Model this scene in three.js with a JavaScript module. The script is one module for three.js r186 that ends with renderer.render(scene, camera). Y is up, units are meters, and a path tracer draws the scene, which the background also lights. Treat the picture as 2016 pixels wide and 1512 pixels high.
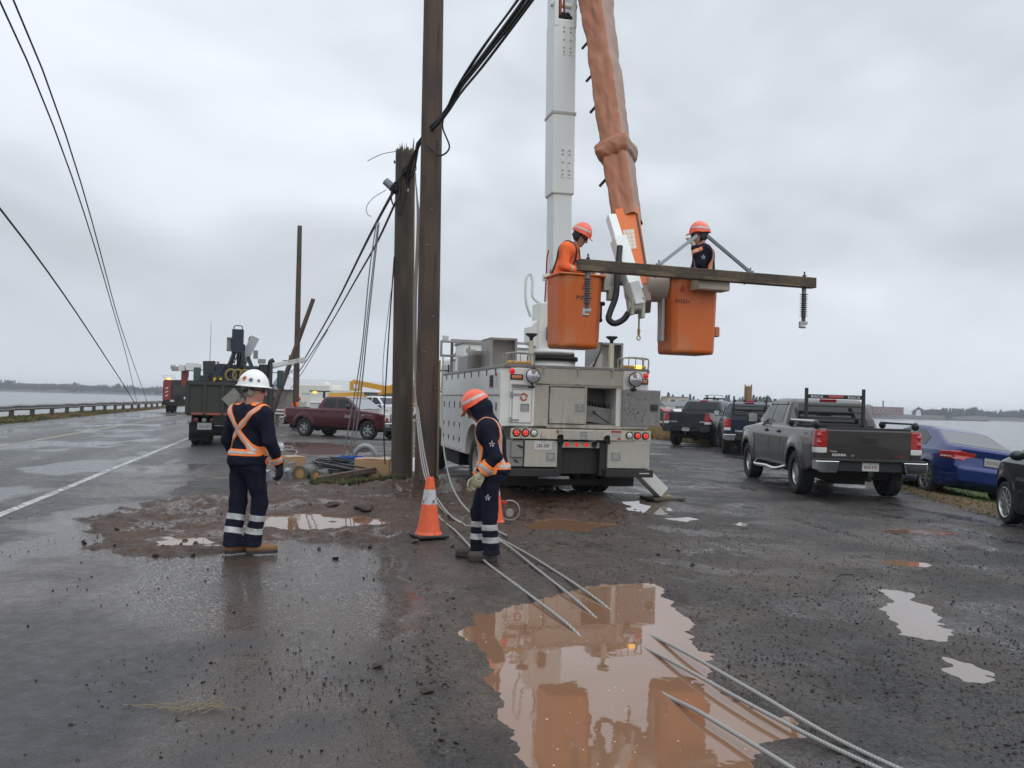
import * as THREE from 'three';
import { mergeGeometries } from 'three/addons/utils/BufferGeometryUtils.js';
import { RoundedBoxGeometry } from 'three/addons/geometries/RoundedBoxGeometry.js';

// ---------- camera, sky, sun, exposure ----------
const scene = new THREE.Scene();
const camera = new THREE.PerspectiveCamera(47, 4 / 3, 0.1, 6000);
camera.position.set(0, 1.6, 0);
camera.rotation.order = 'YXZ';
camera.rotation.set(THREE.MathUtils.degToRad(1.2), 0, THREE.MathUtils.degToRad(1.67));
const renderer = new THREE.WebGLRenderer({ antialias: true });
renderer.setSize(1024, 768);
renderer.toneMapping = THREE.LinearToneMapping;
renderer.toneMappingExposure = 1.08;
renderer.shadowMap.enabled = true;
renderer.shadowMap.type = THREE.PCFSoftShadowMap;

function h2(ix, iy) { let h = (Math.imul(ix, 374761393) + Math.imul(iy, 668265263)) | 0; h = Math.imul(h ^ (h >>> 13), 1274126177); return ((h ^ (h >>> 16)) >>> 0) / 4294967296; }
function n2(x, y) {
  const ix = Math.floor(x), iy = Math.floor(y); let fx = x - ix, fy = y - iy; fx = fx * fx * (3 - 2 * fx); fy = fy * fy * (3 - 2 * fy);
  const a = h2(ix, iy), b = h2(ix + 1, iy), c = h2(ix, iy + 1), d = h2(ix + 1, iy + 1);
  return a + (b - a) * fx + (c - a) * fy + (a - b - c + d) * fx * fy;
}
function fbm(x, y, o = 4) { let s = 0, a = 0.5, t = 0; for (let i = 0; i < o; i++) { s += a * n2(x, y); t += a; x = x * 2.03 + 17.3; y = y * 2.03 - 9.1; a *= 0.5; } return s / t; }
function n3(x, y, z) { const iz = Math.floor(z); let f = z - iz; f = f * f * (3 - 2 * f); const a = n2(x + iz * 37.17, y + iz * 11.93), b = n2(x + (iz + 1) * 37.17, y + (iz + 1) * 11.93); return a + (b - a) * f; }
const clamp = (v, a = 0, b = 1) => Math.min(b, Math.max(a, v));
const sstep = (a, b, v) => { v = clamp((v - a) / (b - a)); return v * v * (3 - 2 * v); };
const lerp = (a, b, t) => a + (b - a) * t;
function rng(seed) { let a = seed >>> 0; return () => { a = (a + 0x6d2b79f5) | 0; let t = Math.imul(a ^ (a >>> 15), 1 | a); t = (t + Math.imul(t ^ (t >>> 7), 61 | t)) ^ t; return ((t ^ (t >>> 14)) >>> 0) / 4294967296; }; }

// overcast sky, clouds laid on a plane high above
{
  const W = 1024, Hh = 512, d = new Float32Array(W * Hh * 4);
  for (let j = 0; j < Hh; j++) for (let i = 0; i < W; i++) {
    const v = (j + 0.5) / Hh, u = (i + 0.5) / W, el = (v - 0.5) * Math.PI, az = (u - 0.5) * 2 * Math.PI;
    const y = Math.sin(el), x = Math.cos(el) * Math.cos(az), z = Math.cos(el) * Math.sin(az);
    const yy = Math.max(y, 0) * 0.8 + 0.34, px = x / yy * 1.25, pz = z / yy * 1.25;
    const wx = fbm(px * 0.6 + 3, pz * 0.6 + 8, 3) - 0.5, wz = fbm(px * 0.6 + 31, pz * 0.6 + 18, 3) - 0.5;
    let c = fbm(px * 0.8 + wx * 1.5 + 5.2, pz * 0.8 + wz * 1.5 + 2.4, 5);
    const fine = 0.62 * fbm(px * 2.6 + wx * 3, pz * 2.9 + wz * 3, 5) + 0.38 * fbm(px * 7.5 + wx * 7, pz * 6.5 + wz * 7, 5);
    c = clamp((c - 0.33) * 2.1 + (fine - 0.5) * 1.15 + 0.08);
    // brighter straight up and towards the right of the road, where the cloud is thinner
    const side = 0.5 + 0.5 * (x * 0.8 - z * 0.25) / Math.max(0.2, Math.hypot(x, z));
    let L = lerp(0.53, 0.8, c) * lerp(0.84, 1.14, side);
    L *= lerp(1.0, 1.22, sstep(0.05, 0.55, y));
    L = lerp(lerp(0.6, 0.76, side), L, sstep(-0.01, 0.2, y)); if (y > 0.42) L *= 1 + 1.5 * (y - 0.42);
    const cool = lerp(1, 0, c);
    let r = L * (0.935 - 0.03 * cool), g = L * (0.995 - 0.012 * cool), b = L * (1.085 - 0.01 * cool);
    if (y < -0.01) { r = 0.2; g = 0.2; b = 0.2; }
    const k = (j * W + i) * 4; d[k] = r; d[k + 1] = g; d[k + 2] = b; d[k + 3] = 1;
  }
  const t = new THREE.DataTexture(d, W, Hh, THREE.RGBAFormat, THREE.FloatType);
  t.mapping = THREE.EquirectangularReflectionMapping; t.magFilter = THREE.LinearFilter; t.minFilter = THREE.LinearFilter; t.needsUpdate = true;
  scene.background = t; scene.environment = t;
}
const sun = new THREE.DirectionalLight(new THREE.Color(1, 0.97, 0.92), 0.8);
sun.position.set(16, 46, 30); sun.target.position.set(0, 0, -16);
sun.castShadow = true; sun.shadow.radius = 160; sun.shadow.mapSize.set(2048, 2048);
Object.assign(sun.shadow.camera, { left: -50, right: 50, top: 50, bottom: -50, near: 1, far: 160 });
scene.add(sun, sun.target);
scene.fog = new THREE.FogExp2(new THREE.Color(0.72, 0.77, 0.84), 0.0004);

// ---------- helpers ----------
const V = (x, y, z) => new THREE.Vector3(x, y, z);
const TAU = Math.PI * 2, DEG = Math.PI / 180;
const used = {};
function numbered(n) { if (!(n in used)) { used[n] = 0; return n; } used[n]++; return n + '_' + String(used[n]).padStart(3, '0'); }
function tag(o, label, category, group) { o.userData.label = label; o.userData.category = category; if (group) o.userData.group = group; return o; }
function thing(name, label, category, p = [0, 0, 0], turn = 0, group) {
  const o = new THREE.Group(); o.name = numbered(name); o.position.set(...p); o.rotation.y = turn; scene.add(o);
  return tag(o, label, category, group);
}
const lin = (c) => Array.isArray(c) ? new THREE.Color().setRGB(c[0], c[1], c[2]) : new THREE.Color(c);
function M(color, roughness = 0.6, metalness = 0, o = {}) { return new THREE.MeshPhysicalMaterial({ color: lin(color), roughness, metalness, side: THREE.DoubleSide, ...o }); }
function flatten(g) {
  if (g.index) g = g.toNonIndexed(); else g = g.clone();
  for (const k of Object.keys(g.attributes)) if (!['position', 'normal', 'uv', 'color'].includes(k)) g.deleteAttribute(k);
  if (!g.attributes.normal) g.computeVertexNormals();
  g.morphAttributes = {}; g.clearGroups();
  return g;
}
function boxUV(g) {                                    // uv in metres, by the side a face looks to
  const p = g.attributes.position, n = g.attributes.normal, uv = new Float32Array(p.count * 2);
  for (let i = 0; i < p.count; i += 3) {
    let ax = 0, ay = 0, az = 0;
    for (let k = 0; k < 3; k++) { ax += n.getX(i + k); ay += n.getY(i + k); az += n.getZ(i + k); }
    ax = Math.abs(ax); ay = Math.abs(ay); az = Math.abs(az);
    for (let k = i; k < i + 3; k++) {
      const x = p.getX(k), y = p.getY(k), z = p.getZ(k);
      if (ay >= ax && ay >= az) { uv[2 * k] = x; uv[2 * k + 1] = z; } else if (ax >= az) { uv[2 * k] = z; uv[2 * k + 1] = y; } else { uv[2 * k] = x; uv[2 * k + 1] = y; }
    }
  }
  g.setAttribute('uv', new THREE.BufferAttribute(uv, 2)); return g;
}
function merge(gs, keepUV) {
  gs = (Array.isArray(gs) ? gs.flat(4) : [gs]).map(flatten);
  const col = gs.some((g) => g.attributes.color);
  for (const g of gs) {
    if (!keepUV || !g.attributes.uv) boxUV(g);
    if (col && !g.attributes.color) g.setAttribute('color', new THREE.BufferAttribute(new Float32Array(g.attributes.position.count * 3).fill(1), 3));
  }
  return gs.length > 1 ? mergeGeometries(gs) : gs[0];
}
function part(name, gs, mat, parent, o = {}) {
  const m = new THREE.Mesh(gs.isBufferGeometry && o.raw ? gs : merge(gs, o.keepUV), mat);
  m.castShadow = m.receiveShadow = true;
  m.name = parent === scene ? numbered(name) : name; if (o.label) m.userData.label = o.label;
  parent.add(m); return m;
}
function struct(name, gs, mat, o = {}) { const m = part(name, gs, mat, scene, o); m.userData.kind = 'structure'; return m; }
function place(m, parent, p, rot) { m.position.set(...p); if (rot) m.rotation.set(...rot); parent.add(m); return m; }
// primitives (all return geometry)
function bx(w, h, d, x = 0, y = 0, z = 0, rx = 0, ry = 0, rz = 0, r) {
  const m = Math.min(w, h, d); r = r === undefined ? Math.min(0.012, m * 0.2) : r;
  const g = r > 0 ? new RoundedBoxGeometry(w, h, d, 1, r) : new THREE.BoxGeometry(w, h, d);
  return tf(g, x, y, z, rx, ry, rz);
}
function tf(g, x = 0, y = 0, z = 0, rx = 0, ry = 0, rz = 0) { if (rx || ry || rz) g.applyMatrix4(new THREE.Matrix4().makeRotationFromEuler(new THREE.Euler(rx, ry, rz, 'XYZ'))); g.translate(x, y, z); return g; }
const Y0 = V(0, 1, 0);
function alongQ(a, b) { return new THREE.Quaternion().setFromUnitVectors(Y0, b.clone().sub(a).normalize()); }
function cyl(a, b, r0, r1 = r0, seg = 16, open = false) {
  a = V(...a); b = V(...b); const L = a.distanceTo(b), g = new THREE.CylinderGeometry(r1, r0, L, seg, 1, open);
  g.applyQuaternion(alongQ(a, b)); const m = a.add(b).multiplyScalar(0.5); g.translate(m.x, m.y, m.z); return g;
}
function beam(a, b, w, h, up = [0, 1, 0], r = 0.006) {             // square bar from a to b
  a = V(...a); b = V(...b); const L = a.distanceTo(b), z = b.clone().sub(a).normalize(); let u = V(...up);
  const x = u.clone().cross(z).normalize(); u = z.clone().cross(x);
  const g = r ? new RoundedBoxGeometry(w, h, L, 1, Math.min(r, w * 0.3, h * 0.3)) : new THREE.BoxGeometry(w, h, L);
  g.applyMatrix4(new THREE.Matrix4().makeBasis(x, u, z)); const m = a.add(b).multiplyScalar(0.5); g.translate(m.x, m.y, m.z); return g;
}
function tube(pts, r, seg = 6, n, closed = false) {
  const c = new THREE.CatmullRomCurve3(pts.map((p) => p.isVector3 ? p : V(...p)), closed, 'centripetal');
  return new THREE.TubeGeometry(c, n || Math.max(8, pts.length * 6), r, seg, closed);
}
function lathe(pr, seg = 24, x = 0, y = 0, z = 0, rx = 0, ry = 0, rz = 0) { return tf(new THREE.LatheGeometry(pr.map((p) => new THREE.Vector2(p[0], p[1])), seg), x, y, z, rx, ry, rz); }
function sph(r, x, y, z, sx = 1, sy = 1, sz = 1, seg = 14) { const g = new THREE.SphereGeometry(r, seg, Math.ceil(seg * 0.7)); g.scale(sx, sy, sz); g.translate(x, y, z); return g; }
function ext(pts, depth, o = {}) { const s = new THREE.Shape(pts.map((p) => new THREE.Vector2(p[0], p[1]))); for (const h of o.holes || []) s.holes.push(new THREE.Path(h.map((p) => new THREE.Vector2(p[0], p[1])))); const b = o.bevel || 0; return new THREE.ExtrudeGeometry(s, { depth: depth - 2 * b, bevelEnabled: b > 0, bevelThickness: b, bevelSize: b, bevelOffset: -b, bevelSegments: 2, curveSegments: 12 }).translate(0, 0, b); }
const frame = (w, h, t, d, x, y, z) => [bx(w, t, d, x, y + h / 2 - t / 2, z), bx(w, t, d, x, y - h / 2 + t / 2, z), bx(t, h - 2 * t, d, x - w / 2 + t / 2, y, z), bx(t, h - 2 * t, d, x + w / 2 - t / 2, y, z)];
// printed flat sign: canvas texture on a thin plane looking to +z
function print(w, h, pxw, draw, o = {}) {
  const pxh = Math.round(pxw * h / w), c = document.createElement('canvas'); c.width = pxw; c.height = pxh; const g = c.getContext('2d');
  draw(g, pxw, pxh); const t = new THREE.CanvasTexture(c); t.colorSpace = THREE.SRGBColorSpace; t.anisotropy = 4;
  const m = new THREE.MeshPhysicalMaterial({ map: t, roughness: o.rough ?? 0.5, side: THREE.DoubleSide, transparent: !!o.cut, alphaTest: o.cut ? 0.5 : 0 });
  const me = new THREE.Mesh(new THREE.PlaneGeometry(w, h), m); me.castShadow = !o.cut; me.receiveShadow = true; return me;
}
function addPrint(name, parent, w, h, pxw, draw, p, ry = 0, o = {}) { const m = print(w, h, pxw, draw, o); m.name = name; m.position.set(...p); m.rotation.set(o.rx || 0, ry, o.rz || 0); parent.add(m); return m; }
const fill = (g, c, w, h) => { g.fillStyle = c; g.fillRect(0, 0, w, h); };
function text(g, s, x, y, px, c, font = 'bold', squeeze = 1) { g.save(); g.translate(x, y); g.scale(squeeze, 1); g.fillStyle = c; g.font = `${font} ${px}px sans-serif`; g.textAlign = 'center'; g.textBaseline = 'middle'; g.fillText(s, 0, 0); g.restore(); }
// texture of bytes from a function (u, v in 0..1) -> [r, g, b] in 0..255
function tex(W, Hh, f, srgb = true, rep) {
  const d = new Uint8Array(W * Hh * 4);
  for (let j = 0; j < Hh; j++) for (let i = 0; i < W; i++) { const c = f((i + 0.5) / W, (j + 0.5) / Hh), k = (j * W + i) * 4; if (c.length) { d[k] = c[0]; d[k + 1] = c[1]; d[k + 2] = c[2]; } else d[k] = d[k + 1] = d[k + 2] = c; d[k + 3] = 255; }
  const t = new THREE.DataTexture(d, W, Hh); t.magFilter = THREE.LinearFilter; t.minFilter = THREE.LinearMipmapLinearFilter; t.generateMipmaps = true; t.wrapS = t.wrapT = THREE.RepeatWrapping; if (srgb) t.colorSpace = THREE.SRGBColorSpace; if (rep) t.repeat.set(rep[0], rep[1]); t.needsUpdate = true; return t;
}
const per = (f, u, v) => { const a = f(u, v), b = f(u - 1, v), c = f(u, v - 1), e = f(u - 1, v - 1); return a * (1 - u) * (1 - v) + b * u * (1 - v) + c * (1 - u) * v + e * u * v; };   // makes a noise tile

// ---- signed distance solids, meshed by dual contouring (sharp) or plain averaging (soft) ----
const smin = (a, b, k) => { const h = clamp(0.5 + 0.5 * (b - a) / k); return b + (a - b) * h - k * h * (1 - h); };
const smax = (a, b, k) => -smin(-a, -b, k);
function capS(x, y, z, a, b, ra, rb) { const bx_ = b[0] - a[0], by = b[1] - a[1], bz = b[2] - a[2], px = x - a[0], py = y - a[1], pz = z - a[2]; const t = clamp((px * bx_ + py * by + pz * bz) / (bx_ * bx_ + by * by + bz * bz + 1e-9)); return Math.hypot(px - bx_ * t, py - by * t, pz - bz * t) - (ra + (rb - ra) * t); }
function ell(x, y, z, c, r) { const px = (x - c[0]) / r[0], py = (y - c[1]) / r[1], pz = (z - c[2]) / r[2]; const k = Math.hypot(px, py, pz); return (k - 1) * Math.min(r[0], r[1], r[2]); }
function boxS(x, y, z, c, h, r = 0) { const qx = Math.abs(x - c[0]) - h[0] + r, qy = Math.abs(y - c[1]) - h[1] + r, qz = Math.abs(z - c[2]) - h[2] + r; return Math.hypot(Math.max(qx, 0), Math.max(qy, 0), Math.max(qz, 0)) + Math.min(Math.max(qx, qy, qz), 0) - r; }
function polyS(px, py, P) {
  let d = 1e9, s = 1;
  for (let i = 0, j = P.length - 1; i < P.length; j = i++) {
    const ex = P[j][0] - P[i][0], ey = P[j][1] - P[i][1], wx = px - P[i][0], wy = py - P[i][1], t = clamp((wx * ex + wy * ey) / (ex * ex + ey * ey)), bx_ = wx - ex * t, by = wy - ey * t;
    d = Math.min(d, bx_ * bx_ + by * by); const c1 = py >= P[i][1], c2 = py < P[j][1], c3 = ex * wy > ey * wx; if ((c1 && c2 && c3) || (!c1 && !c2 && !c3)) s = -s;
  }
  return s * Math.sqrt(d);
}
function solid(f, lo, hi, c, o = {}) {
  const sharp = o.sharp !== false, n = [0, 1, 2].map((k) => Math.ceil((hi[k] - lo[k]) / c) + 1), [nx, ny, nz] = n, F = new Float32Array(nx * ny * nz), B = 6, half = c * B * 0.5 * 1.7321 * (o.lip || 1.5);
  for (let bz = 0; bz < nz; bz += B) for (let by = 0; by < ny; by += B) for (let b_ = 0; b_ < nx; b_ += B) {
    const v = f(lo[0] + (b_ + B / 2) * c, lo[1] + (by + B / 2) * c, lo[2] + (bz + B / 2) * c), skip = Math.abs(v) > half;
    for (let z = bz; z < Math.min(bz + B, nz); z++) for (let y = by; y < Math.min(by + B, ny); y++) for (let x = b_; x < Math.min(b_ + B, nx); x++) F[(z * ny + y) * nx + x] = skip ? v : f(lo[0] + x * c, lo[1] + y * c, lo[2] + z * c);
  }
  const e = c * 0.15, grad = (x, y, z) => { const a = f(x + e, y - e, z - e), b = f(x - e, y - e, z + e), d = f(x - e, y + e, z - e), g = f(x + e, y + e, z + e); let gx = a - b - d + g, gy = -a - b + d + g, gz = -a + b - d + g; const l = Math.hypot(gx, gy, gz) || 1; return [gx / l, gy / l, gz / l]; };
  const vid = new Int32Array(nx * ny * nz).fill(-1), P = [], N = [], C8 = [[0, 0, 0], [1, 0, 0], [0, 1, 0], [1, 1, 0], [0, 0, 1], [1, 0, 1], [0, 1, 1], [1, 1, 1]], E12 = [[0, 1], [2, 3], [4, 5], [6, 7], [0, 2], [1, 3], [4, 6], [5, 7], [0, 4], [1, 5], [2, 6], [3, 7]], val = new Float64Array(8);
  for (let z = 0; z < nz - 1; z++) for (let y = 0; y < ny - 1; y++) for (let x = 0; x < nx - 1; x++) {
    let m = 0; for (let k = 0; k < 8; k++) { val[k] = F[((z + C8[k][2]) * ny + y + C8[k][1]) * nx + x + C8[k][0]]; if (val[k] < 0) m |= 1 << k; }
    if (m === 0 || m === 255) continue;
    let sx = 0, sy = 0, sz = 0, q = 0; const pl = [];
    for (const [i, j] of E12) {
      if (((m >> i) & 1) === ((m >> j) & 1)) continue;
      let t = val[i] / (val[i] - val[j]); const A = C8[i], D = C8[j];
      const px = lo[0] + (x + A[0] + (D[0] - A[0]) * t) * c, py = lo[1] + (y + A[1] + (D[1] - A[1]) * t) * c, pz = lo[2] + (z + A[2] + (D[2] - A[2]) * t) * c;
      sx += px; sy += py; sz += pz; q++; if (sharp) { const g = grad(px, py, pz); pl.push([px, py, pz, g]); }
    }
    sx /= q; sy /= q; sz /= q;
    if (sharp) {
      const ox = sx, oy = sy, oz = sz;
      for (let it = 0; it < 12; it++) { let dx = 0, dy = 0, dz = 0; for (const [px, py, pz, g] of pl) { const d = (px - sx) * g[0] + (py - sy) * g[1] + (pz - sz) * g[2]; dx += g[0] * d; dy += g[1] * d; dz += g[2] * d; } sx += dx / q * 1.4; sy += dy / q * 1.4; sz += dz / q * 1.4; }
      const l = c * 0.75; sx = clamp(sx, ox - l, ox + l); sy = clamp(sy, oy - l, oy + l); sz = clamp(sz, oz - l, oz + l);
    }
    vid[(z * ny + y) * nx + x] = P.length / 3; P.push(sx, sy, sz); N.push(...grad(sx, sy, sz));
  }
  const pos = [], nor = [], col = [], ax = [1, nx, nx * ny];
  const cr = o.crease ?? (sharp ? 0.62 : 0.3);
  const tri = (a, b, d) => {
    const A = V(P[3 * a], P[3 * a + 1], P[3 * a + 2]), Bb = V(P[3 * b], P[3 * b + 1], P[3 * b + 2]), D = V(P[3 * d], P[3 * d + 1], P[3 * d + 2]), fn = Bb.clone().sub(A).cross(D.clone().sub(A)); if (fn.lengthSq() < 1e-16) return; fn.normalize();
    for (const [i, p] of [[a, A], [b, Bb], [d, D]]) { let nn = [N[3 * i], N[3 * i + 1], N[3 * i + 2]]; if (nn[0] * fn.x + nn[1] * fn.y + nn[2] * fn.z < cr) nn = [fn.x, fn.y, fn.z]; pos.push(p.x, p.y, p.z); nor.push(...nn); if (o.color) col.push(...o.color(p.x, p.y, p.z, nn)); }
  };
  for (let z = 1; z < nz - 1; z++) for (let y = 1; y < ny - 1; y++) for (let x = 1; x < nx - 1; x++) {
    const i0 = (z * ny + y) * nx + x, s0 = F[i0] < 0;
    for (let k = 0; k < 3; k++) {
      const s1 = F[i0 + ax[k]] < 0; if (s0 === s1) continue; const u = ax[(k + 1) % 3], w = ax[(k + 2) % 3];
      const a = vid[i0 - u - w], b = vid[i0 - w], d = vid[i0], g = vid[i0 - u]; if (a < 0 || b < 0 || d < 0 || g < 0) continue;
      if (s0) { tri(a, b, d); tri(a, d, g); } else { tri(a, d, b); tri(a, g, d); }
    }
  }
  const G = new THREE.BufferGeometry(); G.setAttribute('position', new THREE.Float32BufferAttribute(pos, 3)); G.setAttribute('normal', new THREE.Float32BufferAttribute(nor, 3)); if (o.color) G.setAttribute('color', new THREE.Float32BufferAttribute(col, 3));
  return G;
}

// ---------- the setting: ground, road, water ----------
const RA = 14 * DEG, RD = [-Math.sin(RA), -Math.cos(RA)], RR = [Math.cos(RA), -Math.sin(RA)];
const toRS = (x, z) => [RR[0] * x + RR[1] * z, RD[0] * x + RD[1] * z];
const fromRS = (r, s) => [RR[0] * r + RD[0] * s, RR[1] * r + RD[1] * s];
const WATER = -2.1;
// puddles: outline on the ground (x, z), water level, depth
const PUD = [
  { o: [[-0.42, -6.22], [-0.16, -6.72], [0.24, -7.3], [0.86, -8.1], [1.33, -8.12], [1.38, -6.98], [1.36, -6.38], [1.3, -5.43], [1.34, -5.05], [1.5, -4.5], [1.24, -4.2], [1.05, -3.9], [0.9, -3.2], [0.3, -3.1], [0.13, -3.98], [0, -4.35], [-0.08, -4.69], [0, -5.31], [-0.1, -5.7]], y: -0.03, d: 0.05 },
  { o: [[3.42, -8.08], [3.63, -7.99], [3.57, -7.58], [3.42, -7.2], [3.34, -6.62], [3.09, -6.3], [2.95, -6.51], [3.02, -6.98], [3.25, -7.45]], y: -0.016, d: 0.04 },
  { o: [[2.93, -5.95], [3.06, -5.88], [3.08, -5.6], [2.9, -5.45], [2.82, -5.63]], y: -0.016, d: 0.03 },
  { o: [[2.3, -12.89], [2.63, -13.13], [2.8, -12.88], [2.5, -12.45]], y: -0.016, d: 0.03 },
  { o: [[0.2, -11.79], [0.71, -12.45], [1.42, -12.04], [0.95, -11.2], [0.35, -11.1]], y: -0.014, d: 0.04 },
  { o: [[-3.3, -11.6], [-2.7, -12.0], [-1.7, -11.7], [-1.7, -11.2], [-2.0, -10.8], [-2.45, -10.45], [-3.0, -10.7]], y: 0.012, d: 0.03, mud: 1 },
  { o: [[-3.72, -9.75], [-3.3, -9.7], [-2.95, -9.4], [-3.1, -9.15], [-3.5, -9.2]], y: 0.01, d: 0.02, mud: 1 },
  { o: [[4.05, -9.6], [4.35, -9.75], [4.6, -9.6], [4.35, -9.4]], y: -0.014, d: 0.02 },
  { o: [[5.0, -12.2], [5.5, -12.4], [6.1, -12.1], [5.6, -11.9]], y: -0.014, d: 0.02 },
  { o: [[3.1, -12.6], [3.35, -12.75], [3.45, -12.45], [3.25, -12.3]], y: -0.014, d: 0.02 },
  { o: [[-8.6, -31], [-6.6, -31.5], [-4.6, -29.5], [-4.2, -26.5], [-5.5, -24.2], [-7.2, -26.5]], y: -0.02, d: 0.03 },
  { o: [[-3.6, -25], [-1.9, -25], [-1.6, -21], [-2.5, -19.5], [-3.4, -21.5]], y: -0.02, d: 0.03 },
  { o: [[1.9, -15.0], [2.4, -15.2], [2.55, -14.2], [2.3, -13.3], [1.95, -13.7]], y: -0.014, d: 0.012 },
];
for (const p of PUD) { const xs = p.o.map((q) => q[0]), zs = p.o.map((q) => q[1]); p.b = [Math.min(...xs) - 0.9, Math.max(...xs) + 0.9, Math.min(...zs) - 0.9, Math.max(...zs) + 0.9]; }
const MUD = [[-5.6, -11.3], [-5.3, -13.2], [-4.6, -14.8], [-4.2, -17.2], [-1.86, -17.5], [0.3, -17.5], [2.2, -15.5], [1.9, -12.4], [0.9, -11.0], [0.1, -10.3], [-0.73, -10.4], [-1.5, -9.5], [-2.37, -9.45], [-2.85, -8.6], [-3.6, -8.55], [-4.3, -9.0], [-4.9, -10.2]];
const inBox = (x, z, b) => x > b[0] && x < b[1] && z > b[2] && z < b[3];
function mudAt(x, z) { if (x < -7 || x > 4 || z < -19 || z > -7) return 0; const d = polyS(x, z, MUD) + (fbm(x * 2.1, z * 2.1, 4) - 0.5) * 0.9; return sstep(0.12, -0.45, d); }
const pudAt = (x, z) => { let m = 0; for (const p of PUD) if (inBox(x, z, p.b)) { const d = polyS(x, z, p.o) + (fbm(x * 3.1 + 9, z * 3.1, 4) - 0.5) * 0.34; if (d < 0.5) m = Math.max(m, 1 - d / 0.5); } return m; };
const edgeR = (s) => { const t = sstep(9, 13.5, s); return lerp(1.06, -1.75, t) + (fbm(s * 1.6, 3.3, 5) - 0.5) * lerp(0.55, 0.4, t) + (s < 9 ? -0.42 * sstep(1.5, 4.5, s) * sstep(6.5, 4.5, s) : 0); };
const edgeL = (s) => -12.2 + (fbm(s * 0.35, 7.7, 3) - 0.5) * 0.5;
const rightR = (s) => 21 + Math.max(0, s - 70) * 0.75 + (fbm(s * 0.12, 5.1, 3) - 0.5) * 3;
const lotX = (z) => 8.3 + 0.14 * Math.max(-2, -z - 17);                          // right edge of the paved lot
const FARD = (a) => a < -8 ? 1030 : a < 21.5 ? 1e5 : a < 26.2 ? 640 : 880;      // distance of the other shores by bearing (degrees)
function H(x, z) {
  const [r, s] = toRS(x, z), rho = Math.hypot(x, z);
  let h = (fbm(x * 0.5, z * 0.5, 2) - 0.5) * 0.04 + (rho < 60 ? (fbm(x * 2.6, z * 2.6, 3) - 0.5) * 0.026 : 0);
  const lot = sstep(-2, 6, r) * sstep(14, 6, r);
  if (rho < 16) h += (fbm(x * 11, z * 11, 3) - 0.5) * 0.016 * (1 + lot);
  h *= sstep(140, 60, rho);
  const m = mudAt(x, z);
  const eR = edgeR(s); if (r < eR - 0.02 && r > -12) { h = lerp(h * 0.15 - 0.06, h * 0.5 - 0.004, sstep(eR - 0.2, eR - 0.03, r)); if (m > 0) h = lerp(h, 0.026 + (fbm(x * 5, z * 5, 4) - 0.5) * 0.1 + Math.max(0, n2(x * 17, z * 17) - 0.6) * 0.09, m); }
  else if (m > 0) h += m * (0.028 + (fbm(x * 4.3, z * 4.3, 5) - 0.42) * 0.13 + Math.max(0, n2(x * 17, z * 17) - 0.6) * 0.09);
  // spoil heaped round the pole feet
  h += 0.2 * Math.exp(-((x + 1.1) ** 2 * 1.2 + (z + 15.4) ** 2 * 2.2)) * (0.6 + 0.8 * fbm(x * 4, z * 4, 4)) + 0.1 * Math.exp(-((x + 2.1) ** 2 * 1.5 + (z + 15.6) ** 2 * 3)) * (0.6 + 0.8 * fbm(x * 4 + 7, z * 4, 4));
  h += 0.07 * Math.exp(-((x - 0.5) ** 2 * 4 + (z + 10.75) ** 2 * 30)) * (0.4 + 1.2 * fbm(x * 9, z * 9, 4));
  // the lot where the dark red pickup stands lies a little lower
  h -= 0.2 * sstep(32, 40, s) * sstep(-4.5, -1.5, r) * sstep(9, 4, r) * sstep(75, 55, s);
  for (const p of PUD) if (inBox(x, z, p.b)) {
    const d = polyS(x, z, p.o) + (fbm(x * 3.1 + 9, z * 3.1, 4) - 0.5) * 0.34 + (fbm(x * 15, z * 15, 2) - 0.5) * 0.08;
    if (p.mud) h = Math.max(h, mudAt(x, z) < 0.25 ? -9 : (p.y + 0.004 + 0.012 * fbm(x * 5, z * 5, 3)) * sstep(0.4, 0.2, d) - 0.2 * sstep(0.15, 0.4, d));
    if (d < 0.5) { const base = h, t = sstep(0.5, 0.05, d); const want = p.y + clamp(d * (d > 0 ? 0.12 : 0.35), -p.d, 0.06) + (fbm(x * 9, z * 9, 3) - 0.5) * 0.012; h = p.mud ? lerp(base, Math.min(base, want + (fbm(x * 5, z * 7, 4) - 0.47) * 0.1), t) : lerp(base, want, t); }
  }
  // banks down to the water on both sides
  if (r < -14.3) h -= clamp((-14.3 - r) * 0.4, 0, 5);
  if (s < 75 && s > -40 && r < -12.2 && r > -14.3) h += 0.06;
  const rr = Math.max(rightR(Math.max(s, -30)), 0); if (r > rr) h -= clamp((r - rr) * 0.3, 0, 5);
  const e = x - lotX(z); if (e > -0.5 && r < rr + 2 && s < 60) { h -= 0.4 * sstep(0, 3.4, e); h += 0.75 * sstep(18.2, 20.4, r) * sstep(rr + 1.8, rr - 0.2, r) * (0.6 + 0.5 * fbm(x * 0.5, z * 0.5, 3)); }
  const a = Math.atan2(x, -z) / DEG, D = FARD(a) + (fbm(a * 1.7, 2.2, 4) - 0.5) * 60;
  if (rho > D && Math.abs(a) < 60) h = Math.max(h, lerp(-3, 0.5 + 1.6 * fbm(a * 0.9, 6.1, 3), sstep(D, D + 90, rho)));
  if (rho > 2600) h = Math.min(h, -1.2);
  return h;
}
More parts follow.
